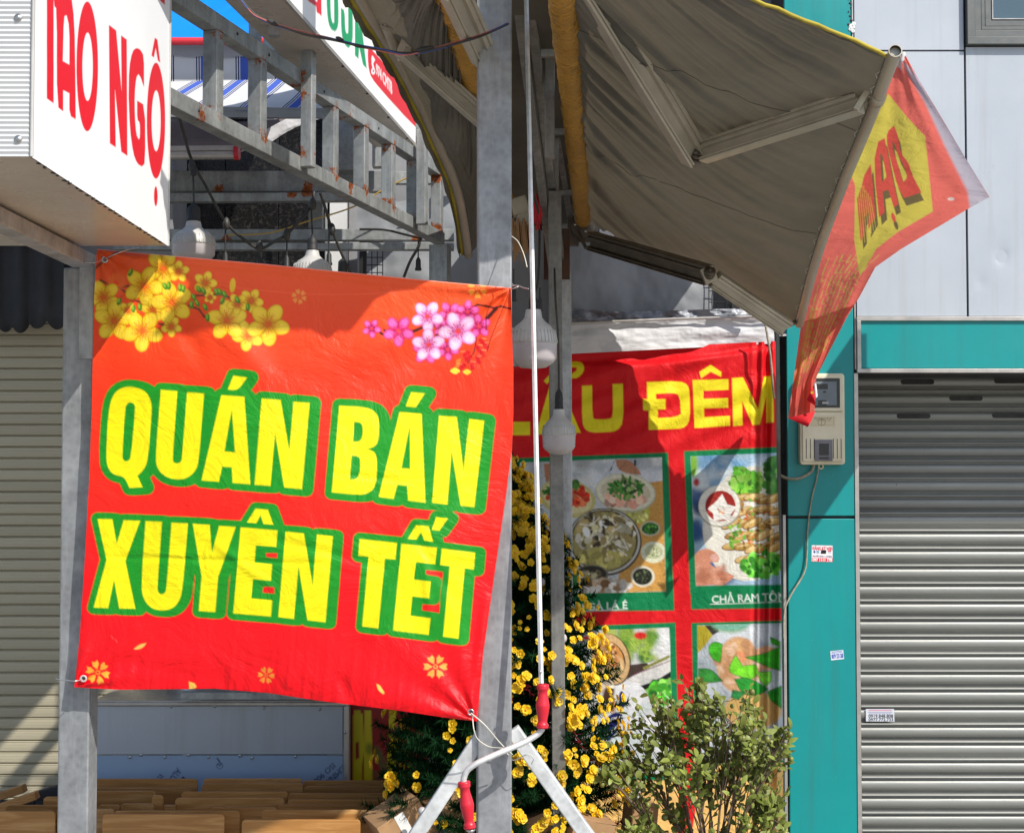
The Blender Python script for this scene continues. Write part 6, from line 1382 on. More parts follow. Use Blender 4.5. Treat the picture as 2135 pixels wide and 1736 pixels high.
# ================================================================== LAMPS AND CABLES
def bulb(cx, ycap, ybody, ybot, wpx, Z, capw, label, group='hanging bulb lamps'):
    k = Z / F; c = at(cx, ybot, Z); t = thing('bulb_lamp', label, 'lamp', c, group)
    Hh = (ybot - ybody) * k; R = wpx / 2 * k; Hc = (ybody - ycap) * k; rc = capw / 2 * k
    m = MB(); m.lathe([(0, .0), (.55 * R, .004), (.86 * R, .018), (.965 * R, .05 * Hh + .02), (.985 * R, .42 * Hh)], c, 32); m.obj('diffuser', M['diffuser'], t)
    m = MB(); pr = [(.97 * R, .42 * Hh), (1.0 * R, .425 * Hh), (1.0 * R, .47 * Hh), (.97 * R, .55 * Hh), (.9 * R, .64 * Hh), (.72 * R, .73 * Hh), (.5 * R, .80 * Hh), (.37 * R, .87 * Hh), (.33 * R, .97 * Hh), (.31 * R, Hh)]; m.lathe(pr, c, 32)
    n_ = 36
    for q in range(n_):
        a = 6.2832 * q / n_; d = Vector((math.cos(a), math.sin(a), 0)); m.beam(c + d * R * .995 + Vector((0, 0, .44 * Hh)), c + d * R * .90 + Vector((0, 0, .645 * Hh)), .0026, .005, up=d)
    m.obj('housing', M['plastic_white'], t)
    m = MB(); m.lathe([(0, -.001), (rc * .95, 0), (rc, .1 * Hc), (rc * .88, .14 * Hc), (rc * .9, .5 * Hc), (rc * .8, .8 * Hc), (rc * .35, .95 * Hc), (rc * .2, 1.1 * Hc), (0, 1.15 * Hc)], c + Vector((0, 0, Hh)), 18); m.obj('socket', M['black'], t)
    return c + Vector((0, 0, Hh + Hc))
b1 = bulb(403, 424, 461, 549, 92, 4.4, 31, 'large white bulb lamp just right of the sign box, above the banner edge')
b2 = bulb(651, 491, 522, 602, 82, 4.7, 24, 'white bulb lamp with black socket in the middle of the ladder girder view')
b3 = bulb(1112, 618, 645, 769, 100, 3.85, 22, 'largest grey white bulb lamp, half hidden right beside the main post')
b4 = bulb(1165.5, 811, 853, 948, 70, 4.75, 19, 'small white bulb lamp hanging lowest in front of the red food banner')
sk = thing('string_lights', 'black sagging festoon cable with empty bulb sockets above the banner', 'string lights', at(540, 480, 4.6))
def pend(px, y0, y1, Z, par=sk, w_=14):
    m = MB(); k = Z / F; m.tube([at(px, y0, Z), at(px, y1 - 14, Z)], .0028, 6); c = at(px, y1 + 8, Z)
    m.lathe([(0, -.001), (w_ * .5 * k, 0), (w_ * .55 * k, 4 * k), (w_ * .42 * k, 7 * k), (w_ * .4 * k, 22 * k), (w_ * .2 * k, 27 * k), (0, 30 * k)], c, 12); m.obj('socket', M['black'], par)
cable('cable', [at(366, 215, 4.25), at(378, 262, 4.3), at(400, 335, 4.4), at(430, 390, 4.45), at(470, 462, 4.5), at(505, 496, 4.55), at(540, 518, 4.6), at(570, 505, 4.62), at(598, 488, 4.64), at(625, 460, 4.66), at(648, 430, 4.7), at(655, 400, 4.72)], .0052, M['wire'], parent=sk)
cable('cable', [at(668, 402, 4.72), at(680, 440, 4.75), at(692, 478, 4.8), at(712, 528, 4.85), at(736, 580, 4.9), at(760, 630, 4.9)], .0052, M['wire'], parent=sk)
cable('cable', [at(842, 578, 5.5), at(855, 545, 5.5), at(872, 515, 5.5), at(876, 495, 5.5)], .006, M['wire'], parent=sk)
cable('drop_cord', [b1, at(403, 380, 4.4), at(401, 345, 4.4)], .0032, M['wire'], parent=sk)
cable('drop_cord', [b2, at(650, 462, 4.7), at(649, 430, 4.7)], .0032, M['wire'], parent=sk)
cable('drop_cord', [b3, at(1121, 590, 3.9), at(1124, 540, 4.0), at(1125, 480, 4.3)], .0042, M['wire'], parent=sk)
cable('drop_cord', [b4, at(1165, 760, 4.75), at(1163, 690, 4.75), at(1158, 620, 4.75), at(1156, 560, 4.8)], .0042, M['wire'], parent=sk)
for px, y0, y1, Z in ((403, 340, 358, 4.38), (470, 455, 545, 4.5), (541, 518, 556, 4.6), (598, 488, 552, 4.64), (686, 475, 545, 4.8), (872, 500, 556, 5.5), (1071, 560, 620, 4.0), (1126, 600, 640, 3.95)): pend(px, y0, y1, Z, w_=13)
for px, py, Z in ((400, 345, 4.38), (472, 466, 4.49), (541, 514, 4.59), (598, 488, 4.63), (652, 425, 4.69), (692, 478, 4.79)):
    m = MB(); k = Z / F; m.lathe([(0, -14 * k), (6 * k, -11 * k), (8 * k, 0), (5 * k, 10 * k), (0, 14 * k)], at(px, py, Z), 8); m.obj('splice', M['wire'], sk)
eb = thing('edison_bulb', 'small clear bulb in a black socket, by the white pillar', 'lamp', at(714, 590, 4.85)); 
m = MB(); k = 4.85 / F; c = at(714, 600, 4.85); m.lathe([(0, 0), (9 * k, 6 * k), (11 * k, 16 * k), (7 * k, 32 * k)], c, 16); m.obj('glass', M['plastic_white'], eb)
m = MB(); m.lathe([(9 * k, 28 * k), (10 * k, 32 * k), (9 * k, 55 * k), (4 * k, 60 * k), (0, 62 * k)], c, 14); m.obj('socket', M['black'], eb)
# overhead service cables
wt = thing('service_cables', 'twisted red, blue and black cables crossing the top of the picture', 'cables', at(760, 90, 3.3))
pts_ = [(480, -30), (512, 10), (540, 36), (600, 60), (640, 72), (700, 84), (745, 96), (790, 103), (840, 112), (880, 108), (930, 96), (1000, 76), (1060, 50)]
for mt_, o_, a in (('wire', 0, 0), ('wire_red', 3.5, 1.2), ('wire_blue', -3.0, 2.6), ('wire', 2.0, 4)):
    cable('strand', [at(x + 1.5 * math.sin(i * 1.7 + a), y + o_ * math.sin(i * .9 + a), 3.32 + .006 * math.cos(i + a)) for i, (x, y) in enumerate(pts_)], .0015 if mt_ != 'wire' else .0019, M[mt_], parent=wt)
for (x0, y0), (x1, y1), r in (((556, 42), (580, 54), .0095), ((700, 78), (716, 84), .007), ((736, 94), (760, 99), .007), ((866, 106), (905, 98), .0095), ((968, 86), (984, 80), .006)):
    m = MB(); p0, p1 = at(x0, y0, 3.315), at(x1, y1, 3.315); m.tube([p0.lerp(p1, t) for t in (0, .15, .35, .6, .85, 1)], [.002, r * .45, r * .62, r * .58, r * .4, .002], 9); m.obj('tape_joint', M['black'], wt)
cable('cable', [at(475, 490, 5.86), at(560, 486, 5.84), at(640, 462, 5.8), at(735, 432, 5.8), at(800, 395, 5.8), at(850, 370, 5.8)], .0032, M['wire_yellow'], 'thin yellow cable strung across the rear steel beams', 'cable')
cable('cable', [at(856, 300, 5.6), at(868, 330, 5.55), at(868, 350, 5.5), at(862, 362, 5.5)], .004, M['wire_yellow'], 'short yellow cable loop at the far end of the ladder girder', 'cable')
cable('cable', [at(750, 478, 5.86), at(800, 479, 5.84), at(840, 488, 5.82), at(880, 498, 5.8)], .005, M['wire'], 'short black cable lying along the lower rear beam', 'cable')

# ================================================================== WHITE PANEL CART
ct_ = thing('food_cart', 'white composite panel cart behind the wooden boards, its film printed with navy letters', 'cart', at(460, 1640, 5.9))
CZ_ = 5.88; y3 = lambda z: 1251 + .3906 * z
def cpan(name, x0, x1, y0, y1, Z, th, mat, bev=.002, par=ct_):
    m = MB(); a, b_ = at(x0, y1, Z), at(x1, y0, Z); m.bb((a.x, Z, a.z), (b_.x, Z + th, b_.z)); return m.obj(name, mat, par, bevel=bev)
cpan('panel', 190, 715, 1471, 1572, CZ_, .01, M['white_acm'])
cpan('top_rail', 190, 728, 1464, 1470.5, CZ_ - .01, .03, M['alu']); cpan('corner_post', 715.5, 728, 1471, 1766, CZ_ - .006, .03, M['alu'])
cpan('lid_rail', 376, 700, 1443, 1458, CZ_ - .05, .04, M['galv_rust']); cpan('top', 195, 712, 1460, 1463.5, CZ_ + .005, .5, M['alu'])
nx_, nz_ = 360, 90
m = None; a, b_ = at(190, 1766, CZ_ + .002), at(714.6, 1574, CZ_ + .002)
Xg, Zz = np.meshgrid(np.linspace(a.x, b_.x, nx_), np.linspace(a.z, b_.z, nz_), indexing='ij'); P3 = np.stack([Xg, np.full_like(Xg, CZ_ + .004), Zz], -1); PX, PY = proj(P3)
P = Paint(PX, PY, (150, 172, 200), 1.6); NV = (30, 34, 90)
s3 = lambda x, y: (.4102 * x, 1584.6 + .4102 * y)
def dtext(s, start, end, h, col=NV):
    a, b_ = np.array(s3(*start)), np.array(s3(*end)); d = (b_ - a) / np.hypot(*(b_ - a)); up = np.array((-d[1], d[0])) * -1; up = np.array((d[1], -d[0])); hh = h / 2
    P.text(s, [a + up * hh, b_ + up * hh, b_ - up * hh, a - up * hh], col, .15)
dtext('ALUMINIUM', (912, 45), (800, 200), 13); dtext('ISO 9001', (822, 75), (722, 215), 10); dtext('ISO 9001', (1698, 22), (1590, 118), 11); dtext('ALUMINIUM', (1775, 10), (1640, 135), 12)
P.ell(*s3(1117, 26), 7, 6.6, NV, rim=1.2); P.text('R', [(463, 1592), (456, 1598.5), (452.5, 1594), (459, 1588)][::1], NV, .1); P.poly([s3(1098, -14), s3(1106, -14), s3(1120, 4), s3(1114, 8)], NV); P.poly([s3(930, 80), s3(955, 100), s3(910, 100)], NV)
grid_obj('panel', P3, P.C, M['print_flat'], ct_)
m = MB(); m.bb((a.x, CZ_ + .0045, a.z), (b_.x, CZ_ + .012, b_.z)); m.obj('panel_core', M['white_acm'], ct_)
for x, y in ((914, 566), (1147, 565), (1410, 573), (1708, 581), (1843, 705), (693, 836), (753, 824), (880, 836), (1007, 824), (1113, 836), (1281, 829), (1345, 840), (1578, 833)):
    m = MB(); m.lathe([(.0065, 0), (.005, .003), (0, .0036)], at(.3906 * x, y3(y), CZ_ - .001 if x != 1843 else CZ_ - .0065), 9, (0, -1, 0)); m.obj('screw', M['chrome'], ct_)
# red and yellow menu board
def d5(P):
    for x in (738, 760, 812): P.poly([(x, 1480), (x + 14, 1480), (x + 18, 1660), (x - 2, 1660)], (214, 196, 20))
    P.poly([(736, 1490), (756, 1486), (760, 1560), (752, 1610), (736, 1640)], (214, 200, 20)); P.poly([(741, 1548), (748, 1545), (749, 1578), (741, 1584)], (150, 20, 24))
    for k in range(6): P.line([(812 + 8 * k, 1500), (806 + 9 * k, 1660)], 3, (214, 196, 20))
    soft = [(60, 90, 30), (120, 100, 60)]
    for k in range(10): P.ell(770 + (k * 37 % 40), 1560 + (k * 53 % 60), 8, 12, soft[k % 2], soft=8, alpha=.6)
mb_ = flat_print('menu_board', [(731, 1462), (980, 1478), (980, 1752), (731, 1750)], 5.98, 2.4, (150, 14, 20), d5, 'glossy red and yellow menu board between the white cart and the flowering tree', 'menu board', M['print_flat'])

# ================================================================== WOODEN BOARDS
rows = [ # z-coords of the zoomed survey: x0, x1, ytop, Z
 ('backmost', 5.66, [(470, 1003, 95), (1032, 1535, 95), (1540, 2052, 105)]),
 ('sixth', 5.56, [(440, 962, 140), (1025, 1540, 118), (1548, 2066, 130)]),
 ('fifth', 5.44, [(430, 795, 155), (922, 1462, 160), (1468, 2002, 166)]),
 ('fourth', 5.32, [(770, 826, 180), (892, 1445, 190), (1462, 2004, 198)]),
 ('third', 5.22, [(500, 612, 224), (612, 780, 222), (1070, 1408, 238), (1412, 2002, 228)]),
 ('second', 5.10, [(300, 577, 250), (577, 1218, 258), (1330, 1927, 254)]),
 ('front', 4.96, [(518, 1138, 275), (1230, 1832, 300)]),
 ('left', 5.05, [(-340, 282, 256)]), ('left rear', 5.2, [(34, 420, 225)]), ('left far', 5.32, [(220, 440, 186)])]
words = ['leftmost', 'second from the left', 'third from the left', 'rightmost']
def board_thing(x0, x1, yt, Z, label, tilt):
    px0, px1, py = .4102 * x0, .4102 * x1, 1584.6 + .4102 * yt; a, b_ = at(px0, py, Z), at(px1, py, Z)
    w_ = b_.x - a.x; hh = a.z - .03 if w_ > .1 else a.z - .05; hh = min(hh, .36); r = min(.013, w_ * .3)
    t = thing('wooden_stool', label, 'stool', ((a.x + b_.x) / 2, Z, 0), 'wooden stools stacked on their sides behind the posts')
    pts = [(0, 0), (w_, 0), (w_, hh - r)] + [(w_ - r + r * math.cos(q), hh - r + r * math.sin(q)) for q in np.linspace(.15, 1.42, 5)] + [(w_ - r, hh), (r, hh)] + [(r - r * math.sin(q), hh - r + r * math.cos(q)) for q in np.linspace(.15, 1.42, 5)] + [(0, hh - r)]
    z0 = a.z - hh; m = MB(); m.prism(pts, (a.x, Z, z0), (1, 0, 0), Vector((0, tilt, 1)), (0, .012, 0)); m.obj('seat', M['board'], t, bevel=.0012)
    if w_ > .2:
        m = MB(); m.bb((a.x + .02, Z + .028, z0 + .03), (b_.x - .02, Z + .05, z0 + .07)); m.obj('crossbar', M['board'], t, bevel=.002); m = MB(); m.bb((a.x + .02, Z + .028, z0 + hh - .08), (b_.x - .02, Z + .05, z0 + hh - .04)); m.obj('crossbar', M['board'], t, bevel=.002)
        for xx in (a.x + .03, b_.x - .03): m = MB(); m.bb((xx - .012, Z + .03 + tilt, 0), (xx + .012, Z + .055, z0 + hh - .085)); m.obj('leg', M['board'], t, bevel=.002)
rb = random.Random(5)
for rn, Z, bs in rows:
    for i, (x0, x1, yt) in enumerate(bs):
        pos = '' if len(bs) == 1 else (words[i] if i < len(bs) - 1 else 'rightmost') + ' in '
        lab = f'light wooden stool board, {pos}the {rn} row' if rn[:4] != 'left' else f'light wooden stool board left of the left post, {"in front" if rn == "left" else "second from the front" if rn == "left rear" else "smallest, at the back"}'
        board_thing(x0, x1, yt, Z + rb.uniform(-.015, .015), lab, rb.uniform(-.03, .02))
# pale end pieces right of the boards
for x0, x1, y0, Z, lb_ in ((832, 890, 1678, 5.25, 'pale narrow wood block between the fourth row boards'), (2004, 2130, 1671, 5.4, 'pale wide wood block at the right end of the boards')):
    m = MB(); a, b_ = at(.4102 * x0, y0 + .6, Z), at(.4102 * x1, y0 + 90, Z); m.bb((a.x, Z, max(b_.z, .02)), (b_.x, Z + .02, a.z)); tag(m.obj('wood_block', M['board'], bevel=.002), lb_, 'wood block')
# folded dark stools at lower left
fs = thing('folded_chair', 'folded dark wooden chairs with tan rails at the bottom left corner', 'chair', at(60, 1690, 5.7))
m = MB(); m.beam(at(-40, 1672, 5.75), at(52, 1642, 5.75), .05, .03); m.obj('rail', M['board'], fs, bevel=.003); m = MB(); m.beam(at(-20, 1690, 5.6), at(78, 1656, 5.6), .05, .03); m.obj('rail', M['board'], fs, bevel=.003); m = MB(); m.beam(at(2, 1690, 5.6), at(-4, 1760, 5.6), .03, .03); m.obj('leg', M['board'], fs, bevel=.003)
m = MB()
for k in range(5): m.beam(at(10 + 26 * k, 1668, 5.7), at(4 + 24 * k, 1762, 5.7), .045, .03)
m.beam(at(50, 1668, 5.72), at(124, 1646, 5.72), .05, .04); m.beam(at(0, 1700, 5.72), at(120, 1690, 5.72), .05, .05); m.obj('frame', M['dark_cloth'], fs, bevel=.003)

# cartons by the trees
def carton(c, dim, rz, ry, label, tape=False):
    R = Matrix.Rotation(rz, 3, 'Z') @ Matrix.Rotation(ry, 3, 'Y'); t = thing('cardboard_box', label, 'box', Vector(c) - Vector((0, 0, dim[2] / 2)), 'cartons among the trees')
    m = MB(); m.box(c, dim, R); m.obj('carton', M['cardboard'], t, bevel=.002)
    if tape: m = MB(); m.box(Vector(c) + R @ Vector((0, -dim[1] / 2 - .0008, 0)), (.035, .001, dim[2] * 1.001), R); m.obj('tape', M['wall_white'] if tape == 1 else M['black'], t)
    m = MB(); m.box(Vector(c) + R @ Vector((dim[0] * .25, 0, dim[2] / 2 + .001)), (dim[0] * .5, dim[1] * 1.01, .003), R @ Matrix.Rotation(-.12, 3, 'Y')); m.obj('flap', M['cardboard'], t)
carton(at(845, 1740, 5.0), (.17, .2, .22), .35, -.5, 'brown carton with white tape tilted against the left brace', 1)
carton(at(925, 1745, 5.05), (.2, .2, .3), .2, -.35, 'tall brown carton with black tape behind the left brace', 2)
carton(at(985, 1700, 5.2), (.12, .15, .35), -.2, .1, 'brown carton standing just left of the main post', 0)
carton(at(870, 1700, 5.3), (.2, .12, .1), .1, -.35, 'flat brown carton behind the two left cartons', 1)
carton(at(1150, 1775, 5.0), (.12, .16, .28), -.3, -.35, 'brown carton in the gap right of the main post', 0)
carton(at(1205, 1790, 4.9), (.14, .16, .3), .2, .3, 'brown carton under the yellow tree beside the right brace', 0)
carton(at(1330, 1745, 5.35), (.1, .12, .25), .2, .1, 'brown carton between the two trees', 0)

# ================================================================== YELLOW APRICOT TREE
TZ = 5.22; tx = X(1038, TZ)
ap = thing('apricot_tree', 'artificial apricot tree, a dark tinsel cone covered in yellow blossoms behind the main post', 'tree', (tx, TZ, 0))
prof_r = [(a + .11, b_) for a, b_ in [(.19, .44), (.55, .44), (.75, .41), (.95, .365), (1.15, .31), (1.3, .25), (1.42, .17), (1.58, .105), (1.68, .05), (1.74, .01)]]
def rad(z): return float(np.interp(z, [a for a, _ in prof_r], [b_ for _, b_ in prof_r]))
m = MB(); m.tube([(tx, TZ, .12), (tx + .01, TZ, .7), (tx - .005, TZ, 1.2), (tx, TZ, 1.7)], [.03, .025, .018, .006], 8); m.obj('trunk', M['bark'], ap)
m = MB(); m.lathe([(0, 0), (.13, 0), (.17, .24), (.185, .25), (.185, .28), (.165, .28), (.16, .25), (0, .25)], (tx, TZ, 0), 24); m.obj('pot', M['pot'], ap)
rt = np.random.default_rng(5); V_ = []; Fc = []; N_br = 620
def needles(V_, Fc, p0, p1, n, L, wdt, rg):
    d = p1 - p0; dl = np.linalg.norm(d); d = d / dl; a = np.cross(d, [0, 0, 1.0]); a /= np.linalg.norm(a) + 1e-9; b_ = np.cross(d, a)
    t = rg.random(n); an = rg.random(n) * 6.283; c = p0 + np.outer(t * dl, d)
    r = (np.outer(np.cos(an), a) + np.outer(np.sin(an), b_)) * .85 + d * .5; tip = c + r * (L * (.7 + .6 * rg.random(n)))[:, None]
    s_ = np.cross(r, rg.normal(size=(n, 3))); s_ /= np.linalg.norm(s_, axis=1)[:, None] + 1e-9
    o = len(V_) * 3; V_.append(np.stack([c + s_ * wdt, c - s_ * wdt, tip], 1))
for k in range(N_br):
    z = .34 + (1.83 - .34) * (k / N_br) ** 1.1; a = k * 2.39996 + rt.random() * .3; R = rad(z) * (.82 + .3 * rt.random())
    p0 = np.array([tx, TZ, z - .02]); p1 = p0 + np.array([math.cos(a) * R, math.sin(a) * R, R * .28 + .02]); q0 = p0 + (p1 - p0) * .25
    needles(V_, Fc, q0, p1, int(110 + 300 * R / .44), .030, .0021, rt)
A_ = np.concatenate(V_).reshape(-1, 3) - np.array((tx, TZ, 0)); me = bpy.data.meshes.new('tinsel'); n3 = len(A_)
me.vertices.add(n3); me.vertices.foreach_set('co', A_.astype(np.float32).ravel()); me.loops.add(n3); me.loops.foreach_set('vertex_index', np.arange(n3, dtype=np.int32)); me.polygons.add(n3 // 3); me.polygons.foreach_set('loop_start', np.arange(0, n3, 3, dtype=np.int32)); me.update(calc_edges=True)
me.materials.append(M['needle']); o = bpy.data.objects.new('tinsel', me); COL.objects.link(o); o.parent = ap; o['kind'] = 'stuff'
print('tinsel tris', n3 // 3)
def flower_mesh(seed):
    rg = random.Random(seed); m = MB()
    for lay, (n_, R, lift, off) in enumerate(((5, .0195, .003, 0), (5, .014, .0075, .63))):
        for k in range(n_):
            a = off + k * 6.2832 / n_ + rg.uniform(-.08, .08); d = Vector((math.cos(a), math.sin(a), 0)); q = Vector((-d.y, d.x, 0)); up = Vector((0, 0, 1)); R_ = R * rg.uniform(.92, 1.08); w_ = R_ * .47
            pts = [up * lift * .3, d * R_ * .45 + q * w_ * .8 + up * lift * .6, d * R_ * .8 + q * w_ + up * lift * 1.5, d * R_ * 1.03 + q * w_ * .35 + up * lift * 1.2, d * R_ * 1.03 - q * w_ * .35 + up * lift * 1.2, d * R_ * .8 - q * w_ + up * lift * 1.5, d * R_ * .45 - q * w_ * .8 + up * lift * .6, d * R_ * .62 + up * lift * .5]
            m.add(pts, [(0, 1, 7), (1, 2, 7), (2, 3, 7), (3, 4, 7), (4, 5, 7), (5, 6, 7), (6, 0, 7)], True)
    nm = len(m.f); m.lathe([(.0042, .002), (.0042, .007), (.002, .009), (0, .0088)], (0, 0, 0), 7)
    me = bpy.data.meshes.new('blossom'); me.from_pydata(m.v, [], m.f); me.polygons.foreach_set('use_smooth', m.sm); me.materials.append(M['petal']); me.materials.append(M['stamen'])
    for i in range(nm, len(m.f)): me.polygons[i].material_index = 1
    me.update(); return me
FM = [flower_mesh(s_) for s_ in (1, 2, 3, 4)]
rf = random.Random(12); cnt = 0; tries = 0; clusters = []
while cnt < 300 and tries < 6000:
    tries += 1
    z = .50 + 1.30 * rf.random() ** .9
    a = -math.pi / 2 + rf.uniform(-1.65, 1.65)           # mostly on the street side, a few round the back
    if abs(a + math.pi / 2) > 2.6: continue
    R = rad(z) * rf.uniform(.94, 1.1); c = Vector((tx + math.cos(a) * R, TZ + math.sin(a) * R, z + R * .12))
    px, py = proj(np.array(c)[None, :]); px, py = px[0], py[0]
    if 994 < px < 1066: continue                      # hidden behind the post
    if px < 995 and (py < 1450 or rf.random() < .72): continue   # hidden behind the banner
    for j in range(rf.choice((1, 2, 3, 4))):
        if cnt >= 300: break
        cc = c + Vector((rf.uniform(-.026, .026), rf.uniform(-.015, .01), rf.uniform(-.026, .026)))
        nrm = Vector((math.cos(a), math.sin(a), .35)) + Vector((rf.uniform(-.5, .5), rf.uniform(-.4, .1), rf.uniform(-.4, .4)))
        q = nrm.normalized().to_track_quat('Z', 'Y'); Mx = Matrix.Translation(cc - Vector((tx, TZ, 0))) @ q.to_matrix().to_4x4() @ Matrix.Rotation(rf.random() * 6, 4, 'Z') @ Matrix.Scale(rf.uniform(.62, 1.02), 4)
        inst('blossom', rf.choice(FM), ap, Mx); cnt += 1
# more small blossoms than can be told apart
m = MB(); rs2 = random.Random(77); c2 = 0; cent = MB()
while c2 < 420:
    z = .5 + 1.3 * rs2.random() ** .85; a = -math.pi / 2 + rs2.uniform(-.5, 1.75); R = rad(z) * rs2.uniform(.96, 1.12); c = Vector((tx + math.cos(a) * R, TZ + math.sin(a) * R, z + R * .12))
    for j in range(rs2.choice((1, 2, 3))):
        cc = c + Vector((rs2.uniform(-.025, .025), rs2.uniform(-.015, .01), rs2.uniform(-.025, .025))); nrm = Vector((math.cos(a), math.sin(a), .35)) + Vector((rs2.uniform(-.5, .5), rs2.uniform(-.4, .1), rs2.uniform(-.4, .4)))
        Mx = Matrix.Translation(cc) @ nrm.normalized().to_track_quat('Z', 'Y').to_matrix().to_4x4() @ Matrix.Scale(rs2.choice((.45, .6, .75, .85, .95)), 4)
        fm = rs2.choice(FM); m.add([Mx @ v_.co for v_ in fm.vertices], [tuple(p_.vertices) for p_ in fm.polygons], True); c2 += 1
o = m.obj('blossoms', M['petal'], ap, kind='stuff')
for px, py, r, mt_ in ((1172, 1330, .017, 'chrome'), (1128, 1213, .015, 'diffuser'), (880, 1690, .014, 'chrome')):
    m = MB(); z = at(px, py, TZ).z; m.lathe([(r * math.sin(t), -r * math.cos(t)) for t in np.linspace(0, math.pi, 10)], at(px, py, TZ - rad(z) * .9), 14); m.obj('bauble', M['diffuser'], ap)
# red tinsel garland
m = MB(); rg = random.Random(3)
for k in range(260):
    a = -2.9 + k * .022; z = .75 + .35 * math.sin(k * .03) + rg.uniform(-.02, .02); R = rad(z) * .98; c = Vector((tx + math.cos(a) * R, TZ + math.sin(a) * R, z))
    for j in range(3): e = c + Vector((rg.uniform(-.03, .03), rg.uniform(-.03, .01), rg.uniform(-.03, .03))); m.add([c, c + Vector((.0015, 0, .0015)), e], [(0, 1, 2)])
o = m.obj('red_garland', std('red_foil', (.35, .02, .04), None, .25, .6), ap); o['kind'] = 'stuff'

# ================================================================== KUMQUAT TREE
KZ = 4.95; kx = X(1478, KZ)
kt = thing('kumquat_tree', 'bushy kumquat tree with glossy olive leaves and small green fruit', 'tree', (kx, KZ, 0))
m = MB(); m.lathe([(0, 0), (.12, 0), (.16, .22), (.18, .23), (.18, .26), (.155, .26), (.15, .23), (0, .23)], (kx, KZ, 0), 24); m.obj('pot', M['pot'], kt)
cl = [(1382, 1530, 62), (1330, 1580, 46), (1290, 1610, 34), (1350, 1620, 50), (1470, 1480, 56), (1520, 1500, 62), (1450, 1530, 60), (1560, 1525, 56), (1600, 1560, 44), (1612, 1600, 40), (1540, 1585, 50), (1480, 1600, 62), (1420, 1585, 56), (1590, 1650, 46), (1560, 1690, 54), (1610, 1700, 44), (1340, 1720, 42), (1420, 1725, 40), (1290, 1740, 26), (1500, 1740, 48), (1465, 1440, 22), (1575, 1480, 34), (1625, 1520, 20), (1260, 1600, 16), (1395, 1490, 34)]
rk = random.Random(21); roots = [Vector((kx + rk.uniform(-.03, .03), KZ + rk.uniform(-.03, .03), .24)) for _ in range(9)]
tips = []; tw_ = MB()
stems = [MB() for _ in range(9)]
for i, (px, py, r) in enumerate(cl):
    c = at(px, py, KZ) + Vector((0, rk.uniform(-.13, .13), 0)); R = r / F * KZ; root = roots[i % 9]
    mid = root.lerp(c, .55) + Vector((rk.uniform(-.03, .03), 0, .03)); pth = bez([root, root.lerp(mid, .5) + Vector((rk.uniform(-.015, .015), 0, 0)), mid, c], 14)
    stems[i % 9].tube(pth, [.0075 * (1 - .75 * j / 13) for j in range(14)], 6)
    for t in range(int(5 + R * 145)):
        e = c + Vector((rk.gauss(0, .55), rk.gauss(0, .6), rk.gauss(0, .55))) * R; s0 = pth[rk.randint(8, 13)]; e.z = max(e.z, .35)
        mm = s0.lerp(e, .5) + Vector((0, 0, .01)); pp = [s0, mm, e]; tw_.tube(pp, [.0022, .0016, .0009], 4); tips.append((s0, mm, e))
for s_ in stems: s_.obj('stem', M['bark'], kt)
o = tw_.obj('twigs', M['bark'], kt); o['kind'] = 'stuff'
def leaf_verts(L, W_, curl_):
    return [(0, 0, 0), (L * .25, W_ * .42, .15 * W_), (L * .55, W_ * .5, .2 * W_ - curl_), (L * .82, W_ * .3, .12 * W_ - curl_ * 1.6), (L, 0, -curl_ * 2), (L * .82, -W_ * .3, .12 * W_ - curl_ * 1.6), (L * .55, -W_ * .5, .2 * W_ - curl_), (L * .25, -W_ * .42, .15 * W_), (L * .5, 0, -.02 * W_)], [(0, 1, 8), (1, 2, 8), (2, 3, 8), (3, 4, 8), (4, 5, 8), (5, 6, 8), (6, 7, 8), (7, 0, 8)]
lm = []
for L_f, W_f, c_f in ((.037, .019, .003), (.031, .0175, .001), (.041, .0195, .006)):
    vs, fs_ = leaf_verts(L_f, W_f, c_f); me = bpy.data.meshes.new('leaf'); me.from_pydata(vs, [], fs_); me.polygons.foreach_set('use_smooth', [True] * len(fs_)); me.materials.append(M['leaf']); me.update(); lm.append((me, vs, fs_))
Ms = []
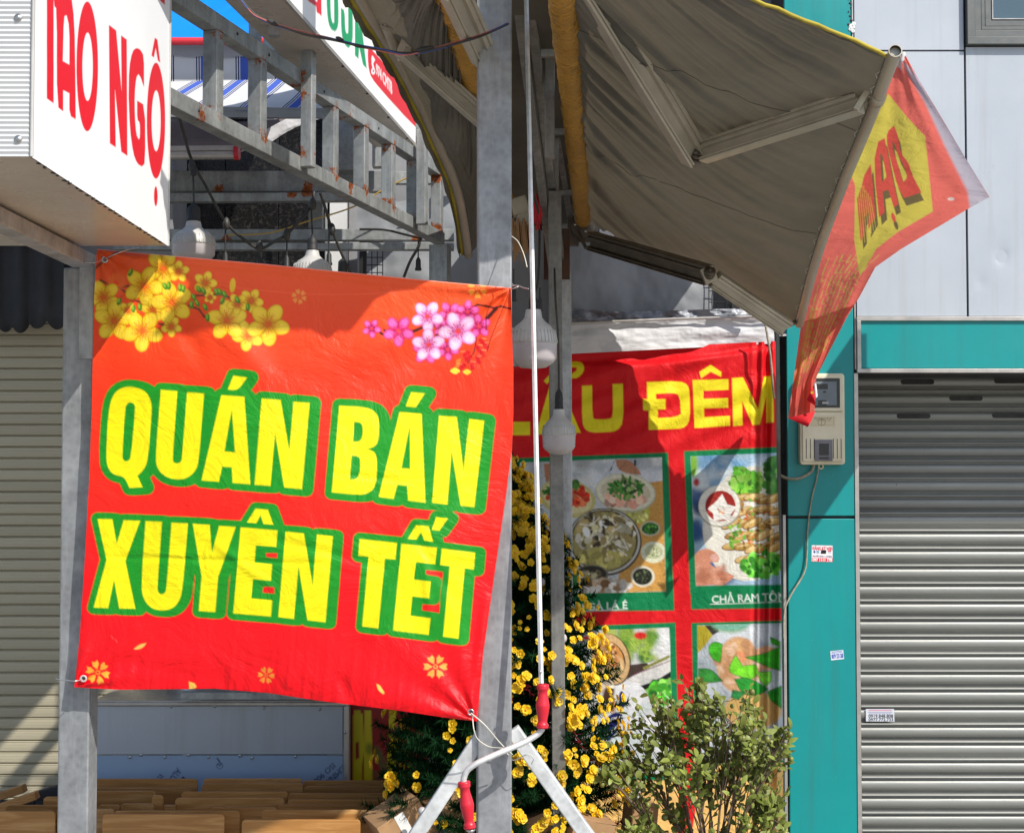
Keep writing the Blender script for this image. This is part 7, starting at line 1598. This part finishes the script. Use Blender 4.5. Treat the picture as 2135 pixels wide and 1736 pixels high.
for s0, mm, e in tips:
    n_ = rk.choice((5, 6, 6, 7, 8))
    for k in range(n_):
        t = .35 + .65 * k / (n_ - 1); p = s0.lerp(mm, t * 2) if t < .5 else mm.lerp(e, t * 2 - 1); d = (e - s0).normalized()
        d2 = (d * .7 + Vector((rk.gauss(0, .7), rk.gauss(0, .7), rk.gauss(.25, .5)))).normalized(); nn = Vector((rk.gauss(.3, .5), rk.gauss(-.75, .5), .8))
        y_ = nn.cross(d2).normalized(); z_ = d2.cross(y_); R_ = Matrix((d2, y_, z_)).transposed().to_4x4(); Ms.append(Matrix.Translation(p) @ R_ @ Matrix.Scale(rk.choice((.55, .75, .88, .95, 1.0, 1.12)) * rk.uniform(.92, 1.08), 4))
Ms.sort(key=lambda q: q.translation.y)
print('leaves', len(Ms))
off = Matrix.Translation(-Vector((kx, KZ, 0)))
for Mx in Ms[:300]: inst('leaf', lm[rk.randrange(3)][0], kt, off @ Mx)
m = MB()
for Mx in Ms[300:]:
    me, vs, fs_ = lm[rk.randrange(3)]; m.add([Mx @ Vector(q) for q in vs], fs_, True)
o = m.obj('leaves', M['leaf'], kt); o['kind'] = 'stuff'
fme = MB(); fme.lathe([(.0098 * math.sin(t), -.0105 * math.cos(t)) for t in np.linspace(0, math.pi, 9)], (0, 0, 0), 12); f0 = bpy.data.meshes.new('fruit'); f0.from_pydata(fme.v, [], fme.f); f0.polygons.foreach_set('use_smooth', fme.sm); f0.materials.append(M['fruit']); f0.update()
for k in range(95):
    s0, mm, e = rk.choice(tips); p = e + Vector((rk.uniform(-.01, .01), -.012, -.014)); inst('fruit', f0, kt, off @ Matrix.Translation(p) @ Matrix.Scale(rk.uniform(.8, 1.15), 4))
# light stand behind the trees
m = MB(); m.beam(at(1252, 1540, 5.55), at(1322, 1672, 5.5), .012, .036, up=(1, 0, 0)); m.beam(at(1322, 1672, 5.5), at(1355, 1740, 5.48), .012, .03, up=(1, 0, 0)); m.beam(at(1330, 1630, 5.52), at(1326, 1750, 5.52), .02, .02)
tag(m.obj('metal_stand', M['galv_light'], bevel=.002), 'slanting grey metal stand leg between the yellow tree and kumquat tree', 'stand')
